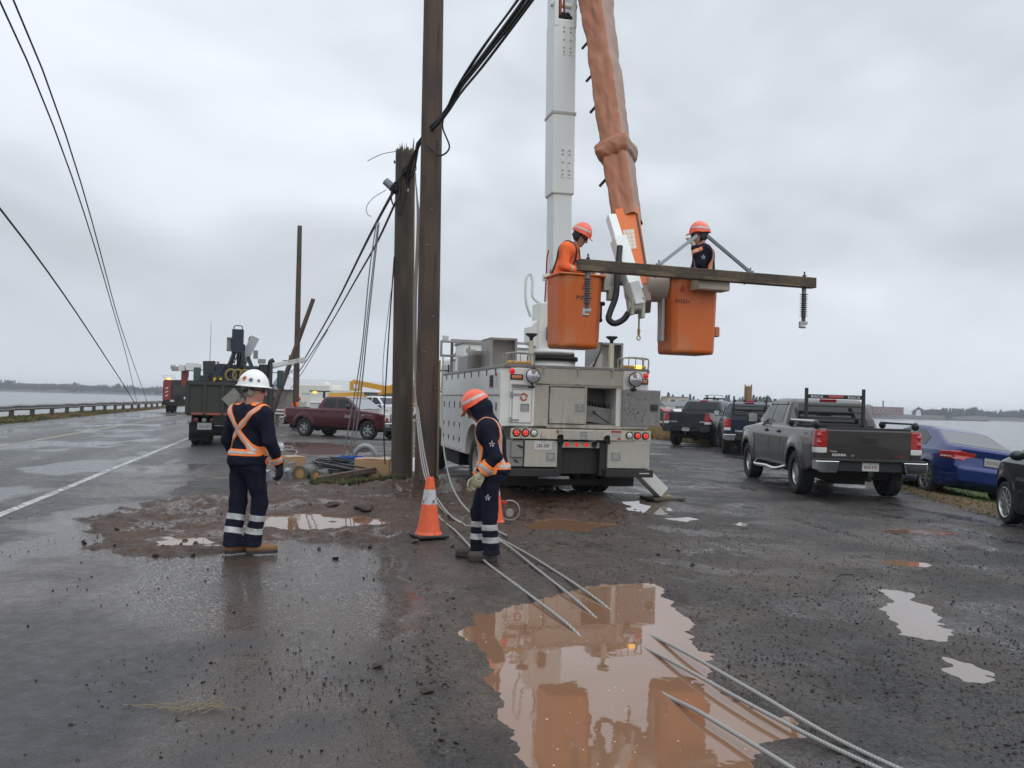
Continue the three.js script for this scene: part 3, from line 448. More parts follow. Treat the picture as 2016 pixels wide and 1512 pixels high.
function pickup(o) {
  const P = o.P = pickupCache[o.kind] ||= pickupShape(o.kind), { f, green, belt, roof, RZ, FZ, ov, HW } = P, cell = o.cell || 0.03, R = o.R || 0.41;
  const t = thing('pickup_truck', o.label, 'pickup truck', o.p, o.turn, o.group); t.rotation.order = 'YXZ'; if (o.roll) t.rotation.z = o.roll;
  const gk = o.kind + cell; if (!P[gk]) P[gk] = merge(solid(f, [-1.08, 0.4, -2.97], [1.08, roof + 0.05, 2.97], cell, { lip: 1.8 }));
  part('body', P[gk], o.paint, t, { raw: true });
  if (!P.win) {
    const wc = cell < 0.03 ? 0.02 : 0.028, b = belt + 0.045, h = roof - 0.1, W = (poly, s) => solid((x, y, z) => Math.max(green(x, y, z) - 0.006, polyS(z, y, poly), 0.52 - s * x), s > 0 ? [0.5, b - 0.05, -1.5] : [-1.0, b - 0.05, -1.5], s > 0 ? [1.0, h + 0.1, 1.1] : [-0.5, h + 0.1, 1.1], wc);
    const fw = [[-1.24, b], [-0.62, h - 0.02], [-0.5, h], [-0.16, h], [-0.16, b]], rw = [[-0.05, b], [-0.05, h], [0.5, h - 0.01], [0.58, h - 0.06], [0.66, b + 0.06], [0.62, b]];
    P.win = [W(fw, -1), W(fw, 1), W(rw, -1), W(rw, 1)].map((g) => merge(g));
    const rp = [[-0.74, b - 0.01], [-0.62, h - 0.01], [0.62, h - 0.01], [0.74, b - 0.01]], wp = [[-0.82, b - 0.02], [-0.66, h], [0.66, h], [0.82, b - 0.02]];
    P.rear = merge(solid((x, y, z) => Math.max(green(x, y, z) - 0.006, polyS(x, y, rp), 0.55 - z), [-0.85, b - 0.06, 0.5], [0.85, h + 0.06, 1.05], wc));
    P.wind = merge(solid((x, y, z) => Math.max(green(x, y, z) - 0.006, polyS(x, y, wp), z + 0.58), [-0.92, b - 0.08, -1.6], [0.92, h + 0.06, -0.5], wc));
  }
  for (const g of P.win) part('side_window', g, o.glass || K.glass, t, { raw: true });
  part('rear_window', P.rear, o.glass || K.glass, t, { raw: true }); part('windshield', P.wind, o.frontGlass || o.glass || K.glass, t, { raw: true });
  part('chassis', [bx(1.5, 0.22, 5.2, 0, 0.47 + ov, 0, 0, 0, 0, 0.02), bx(1.1, 0.14, 0.14, 0, 0.38, RZ), bx(0.3, 0.3, 0.3, 0, 0.4, RZ, 0, 0, 0, 0.09), bx(0.6, 0.18, 0.35, -0.2, 0.36 + ov, 2.35), bx(1.1, 0.12, 0.12, 0, 0.38, FZ), cyl([0.55, 0.38 + ov, 1.2], [0.55, 0.38 + ov, 2.7], 0.05), bx(0.08, 0.12, 0.3, 0, 0.42 + ov, 2.85)], K.under, t);
  for (const z of [RZ, FZ]) for (const s of [-1, 1]) wheel(t, [s * 0.83, R, z], { R, w: 0.29, rim: o.rim || 0.225, n: o.spokes ?? 6, side: s, mat: o.rimM || K.alloy, simple: cell > 0.03, spoke: o.spoke });
  const seam = (pts, s, r = 0.006) => tube(pts.map(([z, y]) => [surfX(f, y, z, s) - s * r * 0.3, y, z]), r, 4);
  const q = []; for (const s of [-1, 1]) q.push(seam([[-0.1, belt + 0.02], [-0.1, 1.0 + ov], [-0.1, 0.6 + ov]], s), seam([[-1.3, belt - 0.02], [-1.28, 1.0 + ov], [-1.3, 0.62 + ov]], s), seam([[0.78, belt + 0.02], [0.78, 1.05 + ov], [0.7, 0.72 + ov]], s), seam([[1.02, belt - 0.03], [1.02, 0.9 + ov], [1.02, 0.56 + ov]], s), seam([[-1.3, 0.62 + ov], [-0.4, 0.58 + ov], [0.7, 0.6 + ov]], s));
  q.push(tube([[-0.76, belt - 0.02, 2.921], [-0.76, 0.74 + ov, 2.921]], 0.006, 4), tube([[0.76, belt - 0.02, 2.921], [0.76, 0.74 + ov, 2.921]], 0.006, 4), tube([[-0.76, 0.74 + ov, 2.921], [0.76, 0.74 + ov, 2.921]], 0.006, 4));
  part('panel_gap', q, K.black, t);
  for (const s of [-1, 1]) for (const z of [0.62, -0.32]) { const y = belt - 0.13, x = surfX(f, y, z, s); part('door_handle', [bx(0.03, 0.03, 0.2, x + s * 0.02, y, z), bx(0.02, 0.07, 0.12, x + s * 0.004, y, z, 0, 0, 0, 0.008)], o.handleM || K.black, t); }
  for (const s of [-1, 1]) { const m = part('side_mirror', [tf(sph(0.14, 0, 0, 0, 0.85, 0.85, 0.5, 12), s * 1.12, belt + 0.12, -0.98), beam([s * 0.92, belt + 0.04, -1.0], [s * 1.08, belt + 0.08, -0.98], 0.06, 0.05)], o.mirrorM || K.black, t); part('mirror_glass', bx(0.18, 0.17, 0.01, s * 1.12, belt + 0.12, -0.91), K.chrome, m); }
  part('tailgate_handle', [bx(0.28, 0.1, 0.02, 0, belt - 0.18, 2.92), bx(0.2, 0.04, 0.03, 0, belt - 0.17, 2.925)], K.black, t);
  part('tailgate_cap', bx(1.5, 0.045, 0.06, 0, belt + 0.005, 2.89), K.black, t);
  const lw = o.lampW || 0.2, l0 = o.lampY0 || 0.86, l1 = o.lampY1 || 1.27;
  for (const s of [-1, 1]) {
    const lamp = (a, b, mat, name, par) => part(name, solid((x, y, z) => Math.max(f(x, y, z) - 0.012, boxS(x, y, z, [s * (1.0 - lw / 2), (a + b) / 2 + ov, 2.92], [lw / 2 + 0.05, (b - a) / 2, 0.12], 0.02)), [s > 0 ? 0.68 : -1.06, a + ov - 0.05, 2.75], [s > 0 ? 1.06 : -0.68, b + ov + 0.05, 3.0], 0.02, { lip: 2 }), mat, par);
    const L = lamp(l0 + 0.1, l1, K.redLens, 'tail_light', t); lamp(l0, l0 + 0.095, K.whiteLens, 'reverse_lens', L);
    for (const yb of [l1 - 0.1, l0 + 0.18]) part('lamp_bulb', sph(0.05, s * (0.99 - lw / 2), yb + ov, 2.925, 1, 1, 0.3, 10), K.redLens, L);
  }
  const bM = o.bumperM || K.chrome, by = 0.63 + ov;
  const cap = (s) => ext([[s * 0.56, by + 0.1], [s * 1.0, by + 0.1], [s * 1.0, by - 0.06], [s * 0.9, by - 0.12], [s * 0.62, by - 0.12]], 0.2, { bevel: 0.02 }).translate(0, 0, 2.88);
  for (const s of [-1, 1]) part('rear_bumper', cap(s), bM, t); part('bumper_step', [bx(1.94, 0.04, 0.22, 0, by + 0.11, 2.97), bx(1.16, 0.19, 0.16, 0, by, 2.94, 0, 0, 0, 0.02), beam([0, 0.5 + ov, 2.7], [0, 0.5 + ov, 3.05], 0.09, 0.09)], o.stepM || K.black, t);
  plate(t, o.plate || '', [0, by + 0.0, 3.026], 0.3, 0, { top: o.plate ? 'Canada' : '' });
  part('brake_light', bx(0.34, 0.05, 0.03, 0, roof - 0.035, 0.7, 0.35), K.redLens, t);
  if (o.front) {
    part('grille', [bx(1.16, 0.36, 0.08, 0, 0.98, -2.86, 0, 0, 0, 0.02)], K.black, t); part('grille_bar', [...frame(1.2, 0.42, 0.05, 0.09, 0, 0.98, -2.88), bx(1.16, 0.07, 0.1, 0, 0.98, -2.89)], K.chrome, t);
    for (const s of [-1, 1]) { const L = part('headlight', bx(0.26, 0.36, 0.2, s * 0.74, 0.98, -2.78, 0, s * -0.35, 0, 0.03), K.whiteLens, t); for (const yt of [1.06, 0.88]) part('turn_signal', bx(0.06, 0.13, 0.2, s * 0.84, yt, -2.74, 0, s * -0.5), K.amber, L); }
    part('front_bumper', bx(1.84, 0.24, 0.22, 0, 0.66, -2.87, 0, 0, 0, 0.05), K.chrome, t); part('bumper_valance', [bx(1.7, 0.12, 0.16, 0, 0.49, -2.84), bx(0.24, 0.1, 0.06, 0.62, 0.66, -2.97), bx(0.24, 0.1, 0.06, -0.62, 0.66, -2.97)], K.black, t);
    part('wiper', [tube([[0.2, belt + 0.01, -1.5], [-0.5, belt + 0.05, -1.42]], 0.012, 4), tube([[0.7, belt + 0.01, -1.46], [0.1, belt + 0.05, -1.46]], 0.012, 4)], K.black, t);
  }
  return t;
}
function headacheRack(t, P, o = {}) {                        // black window guard behind the cab
  const { belt, roof, ov } = P, q = [];
  for (let i = 0; i < 4; i++) q.push(bx(1.2, 0.028, 0.03, 0, belt + 0.05 + i * 0.12, 1.1));
  const r = part('cab_guard', [...q, bx(1.3, 0.04, 0.05, 0, belt + 0.02, 1.1)], K.black, t);
  for (const s of [-1, 1]) part('guard_post', [bx(0.065, roof - belt + 0.3, 0.05, s * 0.57, (roof + belt) / 2 + 0.05, 1.11), bx(0.2, 0.04, 0.3, s * 0.62, belt + 0.02, 1.16)], K.black, r);
  addPrint('guard_sign', r, 1.12, 0.075, 512, (g, W, Hh) => { fill(g, '#0a0a0a', W, Hh); text(g, 'BACK', W * 0.17, Hh / 2, 30, '#c9c9c9', 'bold', 1.5); text(g, 'RACK', W * 0.83, Hh / 2, 30, '#c9c9c9', 'bold', 1.5); }, [0, roof + 0.03, 1.14]);
  part('top_rail', bx(1.2, 0.085, 0.035, 0, roof + 0.03, 1.115), K.black, r); part('guard_light', bx(0.3, 0.05, 0.03, 0, roof + 0.03, 1.16), K.redLens, r);
}
// ---------- parked pickups ----------
{
  const t = pickup({ kind: 'gm', cell: 0.024, p: [6.52, 0, -18.86], turn: -0.02, paint: paintM([0.05, 0.045, 0.042], { metal: 0.5 }), plate: 'NDH 676', R: 0.42, rim: 0.25, spokes: 8, spoke: 0.16, label: 'grey-brown crew-cab pickup with window guard, chrome bumper and running board beside the blue sedan', mirrorM: K.black }), P = pickupShape('gm');
  headacheRack(t, P);
  for (const s of [-1, 1]) { part('running_board', tube([[s * 0.86, 0.5, 0.98], [s * 1.03, 0.42, 0.8], [s * 1.05, 0.42, 0], [s * 1.03, 0.42, -1.0], [s * 0.86, 0.5, -1.2]], 0.038, 10), K.chrome, t);
    const r = part('bed_rail', [cyl([s * 0.9, 1.42, 1.25], [s * 0.9, 1.42, 2.75], 0.028)], K.chrome, t); for (const zf of [1.25, 2.75]) part('rail_foot', sph(0.075, s * 0.9, 1.37, zf, 0.8, 1, 1.4, 10), K.black, r);
    part('window_visor', solid((x, y, z) => Math.max(P.green(x, y, z) - 0.03, -(P.green(x, y, z) - 0.008), polyS(z, y, [[-0.66, 1.72], [-0.52, 1.8], [0.5, 1.8], [0.62, 1.72], [0.5, 1.735], [-0.5, 1.74]]), 0.5 - s * x), [s > 0 ? 0.5 : -1, 1.66, -0.8], [s > 0 ? 1 : -0.5, 1.84, 0.8], 0.014), M([0.05, 0.05, 0.052], 0.1), t); }
  addPrint('tailgate_lettering', t, 0.5, 0.12, 384, (g, W, Hh) => { g.clearRect(0, 0, W, Hh); text(g, 'VORTEC', W * 0.17, Hh * 0.2, 24, '#c7c7c7'); fill(g, '#a04028', 40, 18); g.clearRect(0, 0, 0, 0); text(g, 'SIERRA', W * 0.36, Hh * 0.7, 46, '#d4d4d4', 'bold', 1.25); text(g, 'SLT', W * 0.86, Hh * 0.74, 28, '#bbb'); }, [-0.46, 0.85, 2.9245], 0, { cut: true });
  addPrint('maker_badge', t, 0.24, 0.07, 256, (g, W, Hh) => { g.clearRect(0, 0, W, Hh); text(g, 'GMC', W / 2, Hh / 2, 62, '#7d2020', 'bold', 1.4); }, [0.56, 0.82, 2.9245], 0, { cut: true });
  addPrint('four_wheel_badge', t, 0.32, 0.12, 128, (g, W, Hh) => { g.clearRect(0, 0, W, Hh); text(g, '4 4', W / 2, Hh / 2, 50, '#9a9a98', 'italic bold', 1.2); }, [-0.972, 1.17, 2.35], -Math.PI / 2, { cut: true });
}
{
  const t = pickup({ kind: 'gm', p: [8.92, 0, -33.3], turn: -0.2, cell: 0.034, paint: paintM([0.016, 0.026, 0.045], { metal: 0.5 }), R: 0.41, label: 'dark blue pickup with black window guard parked between the black and grey-brown pickups', spokes: 5 }), P = pickupShape('gm');
  headacheRack(t, P); addPrint('tailgate_lettering', t, 0.62, 0.11, 256, (g, W, Hh) => { g.clearRect(0, 0, W, Hh); text(g, 'TUNDRA', W / 2, Hh / 2, 34, '#cfcfcf', 'bold', 1.5); }, [-0.35, 0.84, 2.9245], 0, { cut: true });
}
{
  const t = pickup({ kind: 'ram', p: [8.62, 0, -38.6], turn: -0.52, cell: 0.036, paint: paintM([0.012, 0.012, 0.016], { metal: 0.3 }), bumperM: K.satin, R: 0.47, rim: 0.24, spokes: 8, rimM: M([0.03, 0.03, 0.03], 0.4, 0.5), plate: 'CNK 012', lampY0: 0.84, lampY1: 1.24, label: 'black lifted pickup with dark wheels and roof light bar beyond the dark blue pickup' });
  addPrint('tailgate_lettering', t, 1.5, 0.12, 512, (g, W, Hh) => { g.clearRect(0, 0, W, Hh); text(g, 'HEMI', W * 0.12, Hh / 2, 28, '#aaa', 'bold', 1.6); text(g, '4X4', W * 0.92, Hh * 0.4, 34, '#bbb', 'italic bold', 1.2); }, [0, 1.02, 2.9245], 0, { cut: true });
  const b = part('roof_light_bar', [bx(0.9, 0.07, 0.08, 0.1, 2.03, -0.45), ...[-0.35, 0.55].map((x) => bx(0.05, 0.12, 0.05, x, 1.98, -0.45))], K.black, t); part('light_guard', tube([[-0.3, 2.1, -0.45], [-0.3, 2.15, -0.4], [0.5, 2.15, -0.4], [0.5, 2.1, -0.45]], 0.012, 5), K.black, b);
}
{
  const t = pickup({ kind: 'gm2', p: [-7.5, -0.22, -40.4], turn: -Math.PI / 2 - 0.5, cell: 0.034, front: true, paint: paintM([0.075, 0.012, 0.018], { metal: 0.35 }), frontGlass: M([0.16, 0.18, 0.18], 0.05, 0, { clearcoat: 1 }), R: 0.42, rim: 0.26, spokes: 6, spoke: 0.28, label: 'dark red crew-cab pickup parked side-on behind the poles with chrome grille' });
  addPrint('door_lettering', t, 0.75, 0.34, 256, (g, W, Hh) => { g.clearRect(0, 0, W, Hh); text(g, 'Hall', W / 2, Hh * 0.45, 74, '#c9b9ba', 'italic', 1); }, [1.003, 0.98, -0.85], Math.PI / 2, { cut: true });
  addPrint('fender_lettering', t, 0.6, 0.1, 256, (g, W, Hh) => { g.clearRect(0, 0, W, Hh); text(g, '(506) 778-4147', W / 2, Hh / 2, 34, '#cfc4c4', 'italic bold'); }, [0.99, 1.07, -1.86], Math.PI / 2, { cut: true });
  const tb = part('tool_box', bx(1.3, 0.24, 0.5, 0, 1.4, 1.4), M([0.62, 0.62, 0.6], 0.5), t); part('tool_box_lid', bx(1.34, 0.03, 0.54, 0, 1.53, 1.4), K.alloy, tb);
}
// ---------- cars ----------
function carShape(k) {
  const c = k === 'sedan', side = c ? [[2.18, 0.3], [2.28, 0.38], [2.29, 0.6], [2.26, 0.65], [2.19, 0.68], [2.15, 0.86], [2.17, 1.0], [2.12, 1.04], [1.72, 1.075], [1.45, 1.16], [0.95, 1.36], [0.55, 1.425], [0.05, 1.44], [-0.3, 1.42], [-0.65, 1.32], [-1.2, 1.06], [-1.4, 0.98], [-1.9, 0.84], [-2.18, 0.66], [-2.24, 0.46], [-2.16, 0.26], [-1.9, 0.2], [1.9, 0.22]]
    : [[2.1, 0.3], [2.18, 0.45], [2.16, 0.9], [2.0, 1.12], [1.6, 1.36], [0.9, 1.47], [0.1, 1.49], [-0.4, 1.45], [-0.75, 1.34], [-1.3, 1.05], [-1.5, 0.98], [-1.95, 0.84], [-2.15, 0.68], [-2.22, 0.48], [-2.14, 0.26], [-1.9, 0.2], [1.9, 0.22]];
  const RZ = 1.28, FZ = -1.4, hwAt = (y, z) => { let h = lerp(0.875, 0.57, clamp((y - 0.93) / 0.52) ** 0.9) - 0.035 * ((Math.min(y, 0.95) - 0.62) / 0.4) ** 2; if (z < -1.3) h -= 0.3 * ((-1.3 - z) / 0.95) ** 2.4; if (z > 1.4) h -= 0.13 * ((z - 1.4) / 0.85) ** 2; for (const q of [RZ, FZ]) h += 0.02 * sstep(0.52, 0.38, Math.hypot(z - q, y - 0.33)); return h; };
  const full = (x, y, z) => smax(polyS(z, y, side) - 0.03, (Math.abs(x) - hwAt(y, z)) * 0.85, 0.08);
  const f = (x, y, z) => { let d = full(x, y, z); for (const q of [RZ, FZ]) d = Math.max(d, -Math.max(Math.hypot(z - q, y - 0.33) - 0.37, 0.56 - Math.abs(x))); return d; };
  return { f, full, RZ, FZ };
}
function car(o) {
  const { f, full, RZ, FZ } = carShape(o.kind), t = thing('parked_car', o.label, 'car', o.p, o.turn); t.rotation.order = 'YXZ'; t.rotation.z = o.roll || 0; const c = o.kind === 'sedan';
  part('body', solid(f, [-0.97, 0.16, -2.32], [0.97, 1.54, 2.32], 0.024, { lip: 2 }), o.paint, t);
  const gl = (name, poly, ax, lo, hi, cond, mat) => part(name, solid((x, y, z) => Math.max(full(x, y, z) - 0.005, ax ? polyS(z, y, poly) : polyS(x, y, poly), cond(x, z)), lo, hi, 0.02, { lip: 2 }), mat, t);
  const rz = c ? 0.9 : 1.5;
  gl('rear_window', c ? [[-0.68, 1.09], [-0.54, 1.37], [0.54, 1.37], [0.68, 1.09]] : [[-0.6, 1.1], [-0.52, 1.38], [0.52, 1.38], [0.6, 1.1]], false, [-0.8, 1.0, rz - 0.05], [0.8, 1.46, 2.2], (x, z) => rz - z, o.rearGlass || K.glass);
  gl('windshield', [[-0.72, 1.06], [-0.54, 1.36], [0.54, 1.36], [0.72, 1.06]], false, [-0.85, 0.98, -1.5], [0.85, 1.46, -0.5], (x, z) => z + 0.58, K.glass);
  for (const s of [-1, 1]) for (const p of [[[-1.05, 1.04], [-0.5, 1.36], [-0.08, 1.375], [-0.08, 1.02]], [[0.0, 1.02], [0.0, 1.375], [0.55, 1.355], [0.98, 1.2], [0.98, 1.03]]]) gl('side_window', p, true, [s > 0 ? 0.5 : -0.97, 0.96, -1.2], [s > 0 ? 0.97 : -0.5, 1.46, 1.1], (x) => 0.5 - s * x, K.glass);
  for (const z of [RZ, FZ]) for (const s of [-1, 1]) wheel(t, [s * 0.76, 0.32, z], { R: 0.32, w: 0.21, rim: 0.235, n: o.spokes || 7, spoke: 0.2, side: s, mat: o.rimM || K.alloy });
  part('underbody', bx(1.5, 0.16, 3.9, 0, 0.27, 0), K.under, t);
  const sm = []; for (const s of [-1, 1]) for (const L of [[[-1.05, 0.98], [-1.0, 0.6], [-1.0, 0.32]], [[-0.04, 1.0], [-0.04, 0.6], [-0.04, 0.3]], [[0.98, 1.02], [0.95, 0.75], [0.8, 0.5], [0.75, 0.3]], [[1.55, 0.62], [1.9, 0.6], [2.12, 0.62]]]) sm.push(tube(L.map(([z, y]) => [surfX(f, y, z, s), y, z]), 0.005, 4));
  part('panel_gap', sm, K.black, t);
  for (const s of [-1, 1]) { for (const z of [0.75, -0.2]) { const y = 0.88, x = surfX(f, y, z, s); part('door_handle', bx(0.03, 0.03, 0.17, x + s * 0.012, y, z), o.paint, t); } part('side_mirror', [tf(sph(0.1, 0, 0, 0, 1.1, 0.75, 0.7, 12), s * 0.92, 1.05, -0.82), bx(0.1, 0.04, 0.06, s * 0.84, 1.02, -0.84)], o.mirrorM || o.paint, t); }
  for (const s of [-1, 1]) {
    const lamp = (name, poly, mat, par) => part(name, solid((x, y, z) => Math.max(full(x, y, z) - 0.014, polyS(s * x, y, poly), 1.75 - z), [s > 0 ? 0.25 : -0.95, 0.66, 1.7], [s > 0 ? 0.95 : -0.25, 1.06, 2.32], 0.018, { lip: 2 }), mat, par);
    const L = lamp('tail_light', [[0.34, 0.93], [0.36, 0.86], [0.52, 0.82], [0.62, 0.77], [0.92, 0.79], [0.93, 0.9], [0.7, 0.96]], K.redLens, t);
    lamp('reverse_lens', [[0.64, 0.79], [0.66, 0.85], [0.85, 0.84], [0.86, 0.8]], K.whiteLens, L);
    part('headlight', solid((x, y, z) => Math.max(full(x, y, z) - 0.008, polyS(z, y, [[-1.72, 0.8], [-1.8, 0.64], [-2.2, 0.6], [-2.2, 0.72]]), 0.42 - s * x), [s > 0 ? 0.4 : -0.95, 0.55, -2.3], [s > 0 ? 0.95 : -0.4, 0.86, -1.65], 0.02, { lip: 2 }), o.lampM || K.whiteLens, t);
  }
  if (o.plate) plate(t, o.plate, [0.0, 0.8, 2.214], 0.32, 0, { bg: '#8e8f8b', fg: '#4b4747', rx: -0.1 });
  const sp = solid((x, y, z) => Math.max(full(x, y, z) - 0.003, boxS(x, y, z, [0, 0.672, 2.2], [0.62, 0.006, 0.2])), [-0.7, 0.63, 2.0], [0.7, 0.71, 2.34], 0.012, { lip: 2 }); if (sp.attributes.position.count) part('trunk_gap', sp, K.black, t);
  return t;
}
car({ kind: 'sedan', p: [9.62, -0.14, -20.1], turn: 0.02, roll: -0.115, paint: paintM([0.003, 0.018, 0.115], { metal: 0.25 }), rearGlass: K.glassFog, plate: 'NEO 833', rimM: M([0.16, 0.16, 0.16], 0.4, 0.7), label: 'bright blue sedan tilted on the grass verge right of the grey-brown pickup' });
car({ kind: 'hatch', p: [8.08, 0, -11.75], turn: -0.14, paint: paintM([0.012, 0.019, 0.02], { metal: 0.4 }), spokes: 10, mirrorM: paintM([0.012, 0.03, 0.034]), lampM: M([0.02, 0.02, 0.02], 0.1, 0, { clearcoat: 1 }), label: 'black car cut off at the right edge with silver alloy front wheel' });

// ---------- far shores, town, trees, guardrail ----------
const instTree = (geo, mat, list, name, label, cat) => { const im = new THREE.InstancedMesh(geo, mat, list.length), o = new THREE.Object3D(); list.forEach(([x, y, z, s, h, c], i) => { o.position.set(x, y, z); o.rotation.y = i * 2.4; o.scale.set(s, h, s); o.updateMatrix(); im.setMatrixAt(i, o.matrix); im.setColorAt(i, new THREE.Color().setRGB(...c)); }); im.name = numbered(name); im.userData.kind = 'stuff'; tag(im, label, cat); im.castShadow = im.receiveShadow = true; scene.add(im); return im; };
const leafCloud = (seed, n, shape) => { const R = rng(seed), pos = []; for (let i = 0; i < n; i++) { const [x, y, z] = shape(R), s = 0.05 + 0.07 * R(), a = V(R() - 0.5, R() - 0.5, R() - 0.5).normalize(), b = V(R() - 0.5, R() - 0.5, R() - 0.5).normalize(); pos.push(x + a.x * s, y + a.y * s, z + a.z * s, x - a.x * s, y - a.y * s, z - a.z * s, x + b.x * s * 1.2, y + b.y * s * 1.2, z + b.z * s * 1.2); } const g = new THREE.BufferGeometry(); g.setAttribute('position', new THREE.Float32BufferAttribute(pos, 3)); g.computeVertexNormals(); return g; };
const conifer = leafCloud(3, 420, (R) => { const y = R(), r = (1 - y) * 0.32 * Math.sqrt(R()) * (0.7 + 0.3 * Math.sin(y * 40)), a = R() * TAU; return [Math.cos(a) * r, 0.06 + y * 0.94, Math.sin(a) * r]; });
const bareTree = leafCloud(8, 340, (R) => { const a = R() * TAU, u = R(), r = 0.4 * Math.sqrt(R()) * Math.sin(Math.PI * (0.18 + 0.8 * u)); return [Math.cos(a) * r, 0.1 + 0.9 * u * (0.8 + 0.2 * R()), Math.sin(a) * r]; });
{
  const mt = M([1, 1, 1], 0.95), R = rng(21), polar = (a, d) => [Math.sin(a * DEG) * d, -Math.cos(a * DEG) * d];
  const wood = (a0, a1, d0, dep, n, hh, seed) => { const A = [[], []]; for (let i = 0; i < n; i++) { const a = lerp(a0, a1, R()), [x, z] = polar(a, d0(a) + dep * Math.pow(R(), 1.5)), con = fbm(a * 1.1 + seed, 3, 3) + 0.35 * (R() - 0.5) > 0.52; const h = hh * (0.75 + 0.35 * R() + 0.25 * (con ? 1 : 0)) * (0.8 + 0.4 * fbm(a * 2.5 + seed, 9, 3)); A[con ? 0 : 1].push([x, H(x, z) - 0.4, z, con ? h * 0.75 : h * 1.1, h, con ? [0.022 + 0.012 * R(), 0.032 + 0.012 * R(), 0.022] : [0.062 + 0.03 * R(), 0.05 + 0.02 * R(), 0.042 + 0.016 * R()]]); } return A; };
  const L = wood(-44, -9, (a) => 1090, 160, 1700, 6.4, 1), T_ = wood(-14, 22, (a) => 480, 200, 620, 7, 5), Rr = wood(24.5, 44, (a) => a < 26.5 ? 900 : 960, 160, 1000, 6.2, 9);
  const names = ['far treeline across the water on the left', 'distant woods behind the town beyond the road', 'far treeline across the water on the right'];
  [L, T_, Rr].forEach((A, i) => { instTree(conifer, mt, A[0], 'far_wood', 'dark conifers of the ' + names[i], 'woods'); instTree(bareTree, mt, A[1], 'far_wood', 'bare grey-brown trees of the ' + names[i], 'woods'); });
}
// guardrail along the left verge
{
  const t = thing('guardrail', 'long weathered steel guardrail on the grass verge left of the road', 'guardrail', [0, 0, 0]), gm = stainM0([0.22, 0.21, 0.205], [0.1, 0.085, 0.07]);
  const prof = [[-0.15, 0], [-0.13, 0.02], [-0.09, 0.075], [-0.05, 0.075], [-0.015, 0.015], [0.015, 0.015], [0.05, 0.075], [0.09, 0.075], [0.13, 0.02], [0.15, 0]];
  const rr = (s) => -13.35 + 0.1 * Math.sin(s * 0.7) * 0.3, top = (s) => 0.58 + 0.015 * Math.sin(s * 1.3) + H(...fromRS(rr(s), s)) * 0.6;
  for (let s = 22, i = 0; s < 132; s += 3.8, i++) {
    const pos = [], idx = [], n = 4; for (let k = 0; k <= n; k++) { const q = s - 0.06 + (3.92) * k / n, [x, z] = fromRS(rr(q), q); prof.forEach(([y, d]) => pos.push(x + RR[0] * d * (1 + (i % 2) * 0.06), top(q) + y + Math.sin(k / n * Math.PI) * -0.008, z + RR[1] * d * (1 + (i % 2) * 0.06))); }
    const w = prof.length; for (let k = 0; k < n; k++) for (let j = 0; j < w - 1; j++) { const a = k * w + j; idx.push(a, a + 1, a + w, a + 1, a + w + 1, a + w); } const g = new THREE.BufferGeometry(); g.setAttribute('position', new THREE.Float32BufferAttribute(pos, 3)); g.setIndex(idx); g.computeVertexNormals();
    part('rail', g, gm, t); const [x, z] = fromRS(rr(s) - 0.12, s); part('post', bx(0.2, 0.8, 0.2, x, top(s) - 0.28, z, 0, RA), M([0.07, 0.055, 0.04], 0.9), t);
  }
}
function stainM0(a, b) { const t = tex(256, 256, (u, v) => { const k = per((p, q) => fbm(p * 8 + 5, q * 8 + 5, 5), u, v), w = sstep(0.45, 0.7, k); return a.map((q, i) => 255 * Math.pow(lerp(q, b[i], w), 1 / 2.2)); }); t.repeat.set(0.6, 0.6); return M([1, 1, 1], 0.6, 0.2, { map: t }); }
